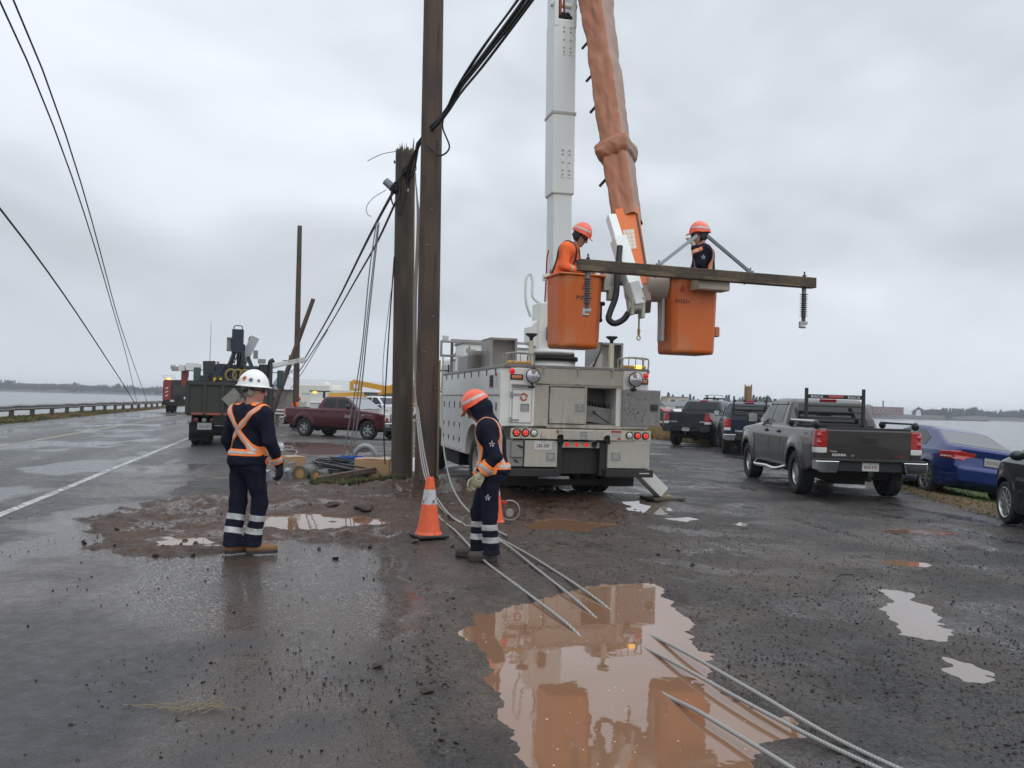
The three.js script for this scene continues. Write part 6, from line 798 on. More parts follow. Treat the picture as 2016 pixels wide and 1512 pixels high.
function person(o) {
  const J = { ...MAN(), ...o.pose }, t = thing('person', o.label, 'person', o.p, o.turn), c = o.cell || 0.012, sc = o.scale || 1; t.scale.setScalar(sc); const lod = o.lod;
  const yoke = [add3(J.sh[0], [0.06, -0.02, 0.0]), add3(J.sh[1], [-0.06, -0.02, 0.0])];
  const torso = (x, y, z, e) => { const q = J.chest, w = J.pelvis; let d = capS(x, y, z, yoke[0], yoke[1], 0.095 + e, 0.095 + e); d = smin(d, capS((x - q[0]) / 1.22 + q[0], y, z, q, add3(w, [0, 0.02, 0]), 0.125 + e, 0.118 + e), 0.07); return smin(d, ell(x, y, z, add3(w, [0, -0.02, 0.015]), [0.17 + e, 0.13 + e, 0.135 + e]), 0.06); };
  const arm = (x, y, z, i, e) => smin(capS(x, y, z, J.sh[i], J.el[i], 0.052 + e, 0.042 + e), capS(x, y, z, J.el[i], J.wr[i], 0.042 + e, 0.03 + e * 0.8), 0.02);
  const leg = (x, y, z, i, e) => smin(capS(x, y, z, J.hip[i], J.kn[i], 0.085 + e, 0.055 + e), capS(x, y, z, J.kn[i], J.an[i], 0.055 + e, 0.042 + e * 1.3), 0.03);
  const HS = 1.05, hm = new THREE.Matrix4().makeRotationFromEuler(new THREE.Euler(J.pitch, J.yaw, 0, 'YXZ')).scale(V(HS, HS, HS)).setPosition(...J.head), hi_ = hm.clone().invert(), hv = V(0, 0, 0);
  const inHead = (x, y, z) => hv.set(x, y, z).applyMatrix4(hi_);
  const head = (x, y, z) => { const p = inHead(x, y, z), X = Math.abs(p.x), a = p.y, b = p.z; let d = ell(X, a, b, [0, 0.03, 0.015], [0.077, 0.1, 0.098]); d = smin(d, ell(X, a, b, [0, -0.045, -0.03], [0.058, 0.075, 0.066]), 0.035); d = smin(d, capS(X, a, b, [0, 0.02, -0.094], [0, -0.022, -0.114], 0.011, 0.015), 0.014); d = smin(d, capS(X, a, b, [0, -0.058, -0.09], [0.018, -0.056, -0.085], 0.008, 0.006), 0.008); d = smin(d, capS(X, a, b, [0, -0.098, -0.074], [0.014, -0.097, -0.07], 0.018, 0.016), 0.02); d = smax(d, -ell(X, a, b, [0.032, 0.013, -0.098], [0.02, 0.014, 0.016]), 0.012); d = Math.min(d, ell(X, a, b, [0.032, 0.012, -0.083], [0.0125, 0.0125, 0.0125])); d = smin(d, capS(X, a, b, [0.014, 0.036, -0.095], [0.05, 0.036, -0.078], 0.009, 0.008), 0.012); d = smin(d, ell(X, a, b, [0.08, 0.0, 0.015], [0.012, 0.033, 0.022]), 0.008); return d * HS; };
  const neckF = (x, y, z) => capS(x, y, z, add3(J.neck, [0, -0.06, 0.01]), add3(J.head, [0, -0.06, 0.02]), 0.062, 0.055);
  const bodyF = (x, y, z) => { let d = smin(torso(x, y, z, -0.02), neckF(x, y, z), 0.03); for (const i of [0, 1]) { d = smin(d, arm(x, y, z, i, -0.006), 0.03); d = smin(d, leg(x, y, z, i, -0.006), 0.04); d = smin(d, capS(x, y, z, J.an[i], J.toe[i], 0.034, 0.026), 0.02); } return d; };
  const B0 = [-0.55, -0.02, -0.55], B1 = [0.55, 1.95, 0.55];
  const heads = solid((x, y, z) => smin(head(x, y, z), neckF(x, y, z), 0.02), add3(J.head, [-0.17, -0.22, -0.17]), add3(J.head, [0.17, 0.17, 0.17]), lod ? 0.012 : 0.0055, { sharp: false });
  part('body', [solid(bodyF, B0, [0.55, J.neck[1] + 0.12, 0.55], 0.018, { sharp: false }), heads, ...(o.bare ? [0, 1].map((i) => handGeo(J.wr[i], J.hd[i], J.hn[i], [0, 0.2, -1], J.curl[i], 1, lod ? 0.008 : 0.004)) : [])], C.skin, t);
  // clothes
  const fold = (x, y, z) => 0.022 * (n3(x * 9 + 20, y * 7 + 20 + x * 5, z * 9 + 20) - 0.5) + 0.013 * (n3(x * 22 + 40, y * 13 + 40, z * 22 + 40) - 0.5);
  const hem = J.pelvis[1] - (o.hem ?? 0.08);
  const jac = (x, y, z) => { let d = smax(torso(x, y, z, 0.03 + 0.012 * sstep(1.2, 0.9, y)), hem - y, 0.012); for (const i of [0, 1]) { const a = J.wr[i], b = J.el[i], n = nor3(sub3(a, b)), cut = (x - a[0]) * n[0] + (y - a[1]) * n[1] + (z - a[2]) * n[2] - 0.005; d = smin(d, Math.max(arm(x, y, z, i, 0.024), cut), 0.035); } const nk = J.neck; d = smin(d, Math.hypot(Math.hypot(x - nk[0], z - nk[2] - 0.01) - 0.075, (y - nk[1] + 0.02) * 0.7) - 0.026, 0.03); if (o.hoodDown) d = smin(d, ell(x, y, z, add3(nk, [0, 0.0, 0.12]), [0.11, 0.07, 0.06]), 0.04); return d + fold(x, y, z); };
  part('jacket', solid(jac, [-0.6, hem - 0.05, -0.6], [0.6, J.neck[1] + 0.1, 0.6], c, { sharp: false }), o.jacket || C.navy, t);
  const tro = (x, y, z) => { let d = ell(x, y, z, add3(J.pelvis, [0, -0.03, 0.015]), [0.185, 0.15, 0.145]); for (const i of [0, 1]) { d = smin(d, leg(x, y, z, i, 0.027 + 0.008 * sstep(0.35, 0.12, y)), 0.045); } return Math.max(d + fold(x + 3, y, z) * 1.4 + 0.004 * Math.sin(y * 60) * sstep(0.34, 0.12, y), 0.075 - y, y - J.pelvis[1] - 0.1); };
  if (!o.noLegs) {
    part('trousers', solid(tro, [-0.4, 0.05, -0.5], [0.4, J.pelvis[1] + 0.12, 0.5], c, { sharp: false }), C.navy, t);
    for (const i of [0, 1]) { const a = J.an[i], q = J.toe[i], f = (x, y, z) => { let d = capS(x, y, z, [a[0], a[1] + 0.04, a[2]], add3(a, [0, -0.02, 0.01]), 0.058, 0.055); d = smin(d, capS(x, y, z, [a[0], 0.055, a[2] + 0.02], [q[0], 0.05, q[2] + 0.02], 0.052, 0.05), 0.03); return smax(d, 0.022 - y, 0.01); }; const lo = [Math.min(a[0], q[0]) - 0.12, -0.02, Math.min(a[2], q[2]) - 0.12], hi = [Math.max(a[0], q[0]) + 0.12, 0.24, Math.max(a[2], q[2]) + 0.14];
      const b = part('boot', solid(f, lo, hi, lod ? 0.016 : 0.009, { sharp: false }), o.boots || C.boot, t); part('sole', solid((x, y, z) => Math.max(f(x, Math.max(y, 0.035), z) - 0.006, y - 0.034, 0.004 - y), lo, hi, lod ? 0.016 : 0.008), C.sole, b); }
    for (const i of [0, 1]) for (const h of o.shinBands || []) { const u = nor3(sub3(J.an[i], J.kn[i])), y0 = h, k = (J.kn[i][1] - y0) / (J.kn[i][1] - J.an[i][1]), p0 = add3(J.kn[i], sub3(J.an[i], J.kn[i]), k); part('leg_band', solid((x, y, z) => Math.max(tro(x, y, z) - 0.005, Math.abs((x - p0[0]) * u[0] + (y - p0[1]) * u[1] + (z - p0[2]) * u[2]) - 0.03, Math.hypot(x - p0[0], z - p0[2]) - 0.16, (i ? -1 : 1) * (x - (J.kn[0][0] + J.kn[1][0]) / 2 ) * 1), add3(p0, [-0.18, -0.08, -0.18]), add3(p0, [0.18, 0.08, 0.18]), 0.009), C.silver, t); }
  }
  // reflective bands: an orange strip with a silver one on it
  const band = (fn, w, lo, hi, name = 'reflective_band', off = 0.004) => { const m = part(name, solid((x, y, z) => Math.max(jac(x, y, z) - off, fn(x, y, z) - w / 2), lo, hi, lod ? 0.014 : 0.009), C.flu, t); if (!lod) part('silver_strip', solid((x, y, z) => Math.max(jac(x, y, z) - off - 0.004, fn(x, y, z) - w * 0.2), lo, hi, 0.008), C.silver, m); };
  o.bands?.(band, J);
  for (const i of [0, 1]) if (o.cuff) { const a = J.wr[i], n = nor3(sub3(J.el[i], a)), p0 = add3(a, n, o.cuff.at ?? 0.07); const fn = (x, y, z) => Math.max(Math.abs((x - p0[0]) * n[0] + (y - p0[1]) * n[1] + (z - p0[2]) * n[2]), len3([x - p0[0], y - p0[1], z - p0[2]]) - 0.12 + (o.cuff.w || 0.07) / 2); band(fn, o.cuff.w || 0.07, add3(p0, [-0.13, -0.13, -0.13]), add3(p0, [0.13, 0.13, 0.13]), 'cuff_band', o.cuff.off || 0.004); }
  // head wear
  const H_ = (g) => (g.applyMatrix4(hm), g);
  if (o.hood) part('hood', solid((x, y, z) => { const p = inHead(x, y, z); let d = ell(p.x, p.y, p.z, [0, 0.0, 0.025], [0.108, 0.135, 0.125]); d = smin(d, capS(x, y, z, add3(J.head, [0, -0.1, 0.03]), add3(J.neck, [0, -0.04, 0.02]), 0.1, 0.13), 0.05); d = Math.max(d, -(p.z + 0.05 + p.y * 0.25 + 0.02)); return Math.max(d, -smin(ell(p.x, p.y, p.z, [0, 0, -0.05], [0.085, 0.125, 0.13]), 1, 0.01)) + fold(x, y, z); }, add3(J.head, [-0.22, -0.34, -0.22]), add3(J.head, [0.22, 0.18, 0.26]), 0.01, { sharp: false }), C.navy, t);
  else part('hair', solid((x, y, z) => { const p = inHead(x, y, z); return Math.max(head(x, y, z) - 0.01, -(p.z * 0.9 + 0.012 + Math.max(0, -p.y - 0.02) * 0.2), -p.y - 0.07 - 0.02 * n2(p.x * 60 + 9, p.z * 60), p.y - 0.07) + 0.004 * n3(x * 80 + 9, y * 80, z * 80 + 9); }, add3(J.head, [-0.15, -0.15, -0.15]), add3(J.head, [0.15, 0.15, 0.15]), 0.007, { sharp: false }), o.hair || C.hair, t);
  const hat = solid((x, y, z) => { const X = Math.abs(x); let d = ell(X, y, z, [0, 0.045, 0.012], [0.12, 0.15, 0.146]); d = smin(d, ell(X, y, z, [0, 0.045, 0.012], [0.028, 0.163, 0.132]), 0.02); d = Math.max(d, 0.045 - y); const rim = (o.fullBrim ? 0.158 : 0.128) - (z > 0 ? 0 : 0), sl = y - 0.05 + (o.fullBrim ? 0.1 * (Math.hypot(x, z) - 0.12) : 0.25 * Math.max(0, -z - 0.1)); const br = Math.max(Math.hypot(x / (o.fullBrim ? 0.86 : 0.84), z - (z < 0 && !o.fullBrim ? 0 : 0.005)) - (z < -0.03 && !o.fullBrim ? 0.182 : rim + 0.016), Math.abs(sl) - 0.0055); d = smin(d, br, 0.008); return Math.max(d, -ell(X, y, z, [0, 0.03, 0.012], [0.1, 0.12, 0.124])); }, [-0.19, 0.0, -0.23], [0.19, 0.24, 0.22], lod ? 0.014 : 0.0085);
  const ht = part('hard_hat', H_(hat), o.hat || C.hat, t);
  if (o.hatBand) part('hat_band', H_(solid((x, y, z) => Math.max(ell(Math.abs(x), y, z, [0, 0.045, 0.012], [0.1215, 0.1555, 0.1465]), Math.abs(y - 0.108 + z * 0.12) - 0.014, -ell(Math.abs(x), y, z, [0, 0.045, 0.012], [0.11, 0.12, 0.135])), [-0.14, 0.03, -0.16], [0.14, 0.2, 0.18], 0.008)), M([0.45, 0.42, 0.42], 0.4, 0.2), ht);
  if (o.stickers) for (const [a, b, r, k] of [[1.0, 0.5, 0.026, 0], [1.55, 0.42, 0.022, 1], [0.35, 0.38, 0.018, 2], [2.1, 0.4, 0.016, 1]]) { const q = [Math.sin(a) * Math.cos(b) * 0.1195, 0.045 + Math.sin(b) * 0.154, 0.012 + Math.cos(a) * Math.cos(b) * 0.1445], n = nor3([q[0] / 0.0135, (q[1] - 0.045) / 0.0164, (q[2] - 0.012) / 0.0196]); const m = new THREE.Matrix4().lookAt(V(...n), V(0, 0, 0), Y0); for (const [rr, col, dz] of [[r, k === 1 ? C.grey : C.flu, 0], [r * 0.68, k === 2 ? C.white : M([0.06, 0.07, 0.16], 0.4), 0.001]]) part('hat_sticker', H_(new THREE.CylinderGeometry(rr, rr, 0.003, 16).rotateX(Math.PI / 2).applyMatrix4(m.clone().setPosition(...add3(q, n, dz + 0.001)))), col, ht); }
  part('hat_strap', H_(solid((x, y, z) => Math.max(Math.hypot(Math.hypot(x / 0.9, z - 0.01) - 0.104, 0) - 0.006, Math.abs(y - 0.02 + z * 0.25) - 0.016, -z - 0.02), [-0.13, -0.06, -0.13], [0.13, 0.07, 0.14], 0.007)), C.dark, ht);
  part('safety_glasses', H_(merge([tf(sph(0.026, 0, 0, 0, 1.15, 0.75, 0.35, 10), -0.034, 0.012, -0.1, 0, 0.25), tf(sph(0.026, 0, 0, 0, 1.15, 0.75, 0.35, 10), 0.034, 0.012, -0.1, 0, -0.25), bx(0.006, 0.01, 0.1, -0.081, 0.016, -0.045), bx(0.006, 0.01, 0.1, 0.081, 0.016, -0.045)])), K.glass, t);
  if (!o.bare) for (const i of [0, 1]) { const g = handGeo(add3(J.wr[i], nor3(J.hd[i]), 0.005), J.hd[i], J.hn[i], o.thumb?.[i] || [0, 0.1, -1], J.curl[i], 1.14, lod ? 0.008 : 0.0038); part('glove', [g, cyl(add3(J.wr[i], nor3(J.hd[i]), -0.06), add3(J.wr[i], nor3(J.hd[i]), 0.03), 0.043, 0.038, 12)], o.gloves?.[i] || C.glove, t); }
  t.userData.jac = undefined; delete t.userData.jac;
  return { t, J, jac };
}
const belt = (y0, w) => (band) => band((x, y, z) => Math.max(Math.abs(y - y0), Math.abs(x) - 0.21 + w / 2), w, [-0.3, y0 - 0.1, -0.3], [0.3, y0 + 0.1, 0.3]);
const sleeveLogo = (t, p, rot) => { const m = addPrint('sleeve_logo', t, 0.085, 0.07, 64, (g, W, H2) => { g.clearRect(0, 0, W, H2); g.fillStyle = '#b8bcc4'; g.fillRect(8, 22, 48, 5); g.beginPath(); g.moveTo(32, 2); g.lineTo(40, 16); g.lineTo(24, 16); g.fill(); g.fillRect(18, 34, 8, 14); g.fillRect(34, 32, 12, 16); }, p, rot, { cut: true }); return m; };
// supervisor in the white hat, seen from behind, looking right
{
  const { t } = person({ p: [-2.62, 0.015, -8.88], turn: -0.56, scale: 0.995, label: 'person in white hard hat seen from behind, orange cross on navy jacket back', hat: C.white, fullBrim: true, stickers: true, hair: C.grey, boots: C.boot, gloves: [C.dark, C.dark], hem: 0.06, shinBands: [0.36, 0.23], cuff: { at: 0.06, w: 0.065 },
    pose: { yaw: -0.95, pitch: -0.05, head: [0.0, 1.63, -0.04], sh: [[-0.215, 1.4, 0.01], [0.215, 1.4, 0.01]], el: [[-0.3, 1.13, 0.02], [0.3, 1.13, 0.0]], wr: [[-0.27, 0.9, -0.1], [0.3, 0.9, -0.13]], hd: [[0, -1, -0.3], [-0.1, -1, -0.15]], curl: [0.5, 0.9], kn: [[-0.1, 0.5, 0.02], [0.1, 0.5, -0.06]], an: [[-0.09, 0.1, 0.1], [0.07, 0.1, -0.03]], toe: [[-0.05, 0.04, -0.1], [0.19, 0.04, -0.2]], hip: [[-0.1, 0.9, 0], [0.1, 0.9, 0]] },
    bands: (band) => { belt(1.02, 0.066)(band); const lo = [-0.3, 1.0, -0.3], hi = [0.3, 1.56, 0.3]; for (const s of [-1, 1]) { const n = [s * 0.745, 0.667]; band((x, y, z) => Math.max(Math.abs((x) * n[0] + (y - 1.24) * n[1]), -z * 0.5 - 0.02, 1.05 - y, Math.abs(x) - 0.2), 0.06, lo, hi); band((x, y, z) => Math.max(Math.abs(s * x - 0.115), z * 0.5 - 0.0, 1.05 - y, Math.abs(x) - 0.2), 0.07, lo, hi, 'front_band'); } } });
}
// worker looking down at the cables, in profile
{
  const { t } = person({ p: [-0.2, 0.0, -9.0], turn: Math.PI / 2 - 0.12, scale: 0.96, label: 'person in orange hard hat and navy coverall bending head towards the cables', hood: true, hatBand: true, boots: C.mudboot, shinBands: [0.36, 0.23], hem: 0.02,
    pose: { head: [0, 1.585, -0.15], pitch: -0.62, neck: [0, 1.46, -0.06], chest: [0, 1.25, 0.01], pelvis: [0, 0.95, 0.03], sh: [[-0.2, 1.39, -0.01], [0.2, 1.39, -0.03]], el: [[-0.27, 1.1, 0.1], [0.26, 1.1, -0.02]], wr: [[-0.27, 0.94, -0.03], [0.2, 0.86, -0.17]], hd: [[0, -1, -0.5], [0, -1, -0.35]], curl: [0.5, 0.6], kn: [[-0.11, 0.47, 0.03], [0.11, 0.48, -0.13]], an: [[-0.11, 0.1, 0.05], [0.11, 0.1, -0.12]], toe: [[-0.12, 0.04, -0.16], [0.12, 0.04, -0.33]], hip: [[-0.1, 0.92, 0.02], [0.1, 0.92, 0.0]] },
    cuff: { at: 0.05, w: 0.11, off: 0.016 },
    bands: (band) => { belt(1.0, 0.07)(band); const lo = [-0.3, 0.96, -0.35], hi = [0.3, 1.56, 0.35]; for (const s of [-1, 1]) { band((x, y, z) => Math.max(Math.abs(s * x - 0.13), 0.98 - y, Math.abs(x) - 0.2), 0.055, lo, hi); } } });
  sleeveLogo(t, [-0.327, 1.24, 0.06], -Math.PI / 2); sleeveLogo(t, [-0.225, 0.68, 0.02], -Math.PI / 2);
}
const snapTo = (pts, f, off) => pts.map((p) => { let [x, y, z] = p; for (let i = 0; i < 14; i++) { const e = 0.004, d = f(x, y, z), g = nor3([f(x + e, y, z) - f(x - e, y, z), f(x, y + e, z) - f(x, y - e, z), f(x, y, z + e) - f(x, y, z - e)]); x -= g[0] * (d - off) * 0.8; y -= g[1] * (d - off) * 0.8; z -= g[2] * (d - off) * 0.8; } return [x, y, z]; });
// two linemen in the buckets
{
  const { t, jac } = person({ p: [0.74, 2.44, -12.8], turn: -Math.PI / 2 - 0.2, label: 'person in bright orange jacket leaning over in the left bucket', jacket: C.orange, hatBand: true, hoodDown: true, noLegs: false, hair: C.hair, boots: C.mudboot, hem: 0.1,
    pose: { head: [0, 1.585, -0.19], pitch: -0.5, yaw: -0.1, neck: [0, 1.45, -0.09], chest: [0, 1.24, -0.02], pelvis: [0, 0.95, 0.06], sh: [[-0.2, 1.39, -0.04], [0.2, 1.39, -0.03]], el: [[-0.25, 1.14, -0.08], [0.27, 1.12, 0.0]], wr: [[-0.1, 1.07, -0.27], [0.2, 1.04, -0.24]], hd: [[0.3, -0.2, -1], [-0.3, -0.3, -1]], curl: [0.9, 0.9], kn: [[-0.1, 0.5, 0.0], [0.1, 0.5, 0.0]], an: [[-0.1, 0.1, 0.04], [0.1, 0.1, 0.04]], toe: [[-0.1, 0.04, -0.14], [0.1, 0.04, -0.14]] },
    cuff: { at: 0.14, w: 0.06 }, gloves: [C.glove, C.dark] });
  const hs = []; for (const s of [-1, 1]) hs.push(tube(snapTo([[s * 0.12, 1.02, -0.22], [s * 0.12, 1.15, -0.22], [s * 0.12, 1.3, -0.2], [s * 0.12, 1.44, -0.12], [s * 0.12, 1.52, -0.02], [s * 0.11, 1.42, 0.08], [s * 0.08, 1.25, 0.16], [s * 0.1, 1.05, 0.2]], jac, 0.006), 0.017, 6)); part('safety_harness', [...hs, tube(snapTo([[-0.14, 1.22, -0.2], [0, 1.22, -0.22], [0.14, 1.22, -0.2]], jac, 0.008), 0.02, 6), bx(0.1, 0.12, 0.05, 0.15, 1.12, -0.2)], C.dark, t);
}
{
  const { t, jac } = person({ p: [2.78, 2.42, -13.05], turn: Math.PI / 2 - 0.15, scale: 1.05, label: 'person in navy jacket raising a gloved hand to face in the right bucket', hatBand: true, hair: C.hair, boots: C.mudboot, hem: 0.02,
    pose: { head: [0, 1.64, -0.06], pitch: -0.08, yaw: 0.25, sh: [[-0.2, 1.41, 0.0], [0.2, 1.41, -0.02]], el: [[-0.27, 1.2, -0.06], [0.24, 1.15, -0.1]], wr: [[-0.17, 1.46, -0.14], [0.12, 1.14, -0.3]], hd: [[0.1, 0.9, -0.35], [-0.2, 0.1, -1]], hn: [[0.3, -0.4, -0.9], [-1, 0, 0]], curl: [0.7, 0.8], kn: [[-0.1, 0.5, 0.0], [0.1, 0.5, 0.0]], an: [[-0.1, 0.1, 0.04], [0.1, 0.1, 0.04]], toe: [[-0.1, 0.04, -0.14], [0.1, 0.04, -0.14]] }, thumb: [[1, 0.1, 0.2], [0, 1, 0]],
    cuff: { at: 0.09, w: 0.06 }, bands: (band) => { const lo = [-0.3, 0.96, -0.35], hi = [0.3, 1.56, 0.35]; for (const s of [-1, 1]) band((x, y, z) => Math.max(Math.abs(s * x - 0.13), 0.98 - y, Math.abs(x) - 0.2), 0.055, lo, hi); } });
  const hs = []; for (const s of [-1, 1]) hs.push(tube(snapTo([[s * 0.12, 0.98, -0.17], [s * 0.12, 1.12, -0.17], [s * 0.13, 1.3, -0.17], [s * 0.13, 1.46, -0.08], [s * 0.12, 1.52, 0.0], [s * 0.11, 1.42, 0.12], [s * 0.09, 1.25, 0.17], [s * 0.12, 1.0, 0.17]], jac, 0.006), 0.015, 6)); part('safety_harness', [...hs, tube(snapTo([[-0.2, 1.03, -0.1], [-0.22, 1.03, 0.05], [-0.15, 1.03, 0.17], [0, 1.03, 0.19], [0.15, 1.03, 0.17], [0.22, 1.03, 0.05], [0.2, 1.03, -0.1], [0, 1.03, -0.18]], jac, 0.008), 0.022, 6, 60, true)], C.dark, t);
  sleeveLogo(t, [-0.328, 1.3, -0.02], -Math.PI / 2);
}
// ground crew far behind, by the dark red pickup and the dark truck
{
  const vest = { at: 0.1, w: 0.05 };
  person({ p: [-11.6, -0.1, -47], turn: -0.9, cell: 0.022, lod: true, jacket: C.orange, boots: C.mudboot, label: 'person in orange jacket bending behind the tailgate of the dark red pickup', hem: 0.14, cuff: vest, pose: { head: [0, 1.52, -0.25], neck: [0, 1.4, -0.16], chest: [0, 1.2, -0.06], pitch: -0.5, sh: [[-0.2, 1.33, -0.12], [0.2, 1.33, -0.12]], el: [[-0.25, 1.06, -0.15], [0.25, 1.06, -0.15]], wr: [[-0.2, 0.88, -0.3], [0.2, 0.88, -0.3]] } });
  person({ p: [-13.1, 0, -48], turn: 0.4, cell: 0.022, lod: true, boots: C.mudboot, label: 'person in orange hard hat and navy jacket half hidden by the dark truck bed', hem: 0.05, cuff: vest, bands: (band) => { belt(1.02, 0.08)(band); } });
}

// ---------- poles and wires ----------
const woodT = (a, b, s) => { const t = tex(512, 512, (u, v) => { const g = per((p, q) => fbm(p * 40 + s, q * 1.6 + s, 4), u, v), k = per((p, q) => fbm(p * 5 + s, q * 2 + s, 4), u, v), st = per((p, q) => fbm(p * 90 + s, q * 5 + s, 3), u, v), cr = sstep(0.66, 0.7, g) * 0.6; return a.map((c, i) => 255 * Math.pow(clamp(lerp(c, b[i], sstep(0.4, 0.65, k)) * (0.6 + 0.8 * st) * (1 - cr)), 1 / 2.2)); }); t.repeat.set(0.9, 0.5); return t; };
function pole(name, label, a, b, r0, r1, o = {}) {
  const t = thing(name, label, 'utility pole', a), A = V(0, 0, 0), Bv = V(b[0] - a[0], b[1] - a[1], b[2] - a[2]), L = Bv.length(), n = 60, m = 28, pos = [], uv = [], idx = [], q = alongQ(A, Bv), v = V(0, 0, 0);
  for (let i = 0; i <= n; i++) for (let j = 0; j <= m; j++) { const k = i / n, an = j / m * TAU; let r = lerp(r0, r1, k) * (1 + 0.05 * (fbm(Math.cos(an) * 1.5 + 5, Math.sin(an) * 1.5 + k * 3 + (o.seed || 0), 3) - 0.5) + 0.03 * (n2(Math.cos(an) * 9 + 20, Math.sin(an) * 9 + 20 + k * 2) - 0.5)); let y = k * L; if (o.jag && i === n) y += o.jag * (n2(Math.cos(an) * 4 + 9, Math.sin(an) * 4 + 9) - 0.5) * 2; v.set(Math.cos(an) * r + (o.bend || 0) * Math.sin(k * 3.1), y - (i === 0 ? 0.5 : 0), Math.sin(an) * r).applyQuaternion(q); pos.push(v.x, v.y, v.z); uv.push(j / m, k * L); }
  for (let i = 0; i < n; i++) for (let j = 0; j < m; j++) { const a_ = i * (m + 1) + j; idx.push(a_, a_ + m + 1, a_ + 1, a_ + 1, a_ + m + 1, a_ + m + 2); }
  const c = pos.length / 3; v.set(0, L - (o.jag || 0) * 0.7, 0).applyQuaternion(q); pos.push(v.x, v.y, v.z); uv.push(0.5, 0); for (let j = 0; j < m; j++) idx.push(n * (m + 1) + j, c, n * (m + 1) + j + 1);
  const g = new THREE.BufferGeometry(); g.setAttribute('position', new THREE.Float32BufferAttribute(pos, 3)); g.setAttribute('uv', new THREE.Float32BufferAttribute(uv, 2)); g.setIndex(idx); g.computeVertexNormals();
  const w = o.tex || woodT([0.08, 0.05, 0.033], [0.042, 0.029, 0.022], 7); part('shaft', g, M([1, 1, 1], 0.75, 0, { map: w, bumpMap: w, bumpScale: 0.03 }), t, { keepUV: true }); return t;
}
const wireM = M([0.012, 0.012, 0.012], 0.55), greyWire = M([0.11, 0.11, 0.115], 0.5), ropeT = (() => { const t = tex(64, 64, (u, v) => { const k = 0.5 + 0.5 * Math.sin((u * 2 + v * 2) * TAU); return [0.34, 0.33, 0.31].map((c) => 255 * Math.pow(c * (0.7 + 0.4 * k), 1 / 2.2)); }); t.repeat.set(90, 1); return t; })();
const strandM = M([1, 1, 1], 0.55, 0.2, { map: ropeT });
function cable(label, pts, r, m = wireM, seg = 6, n, keep, nm = 'cable', cat = 'cable', grp) { const o = part(nm, tube(pts, r, seg, n), m, scene, { keepUV: keep }); tag(o, label, cat, grp); return o; }
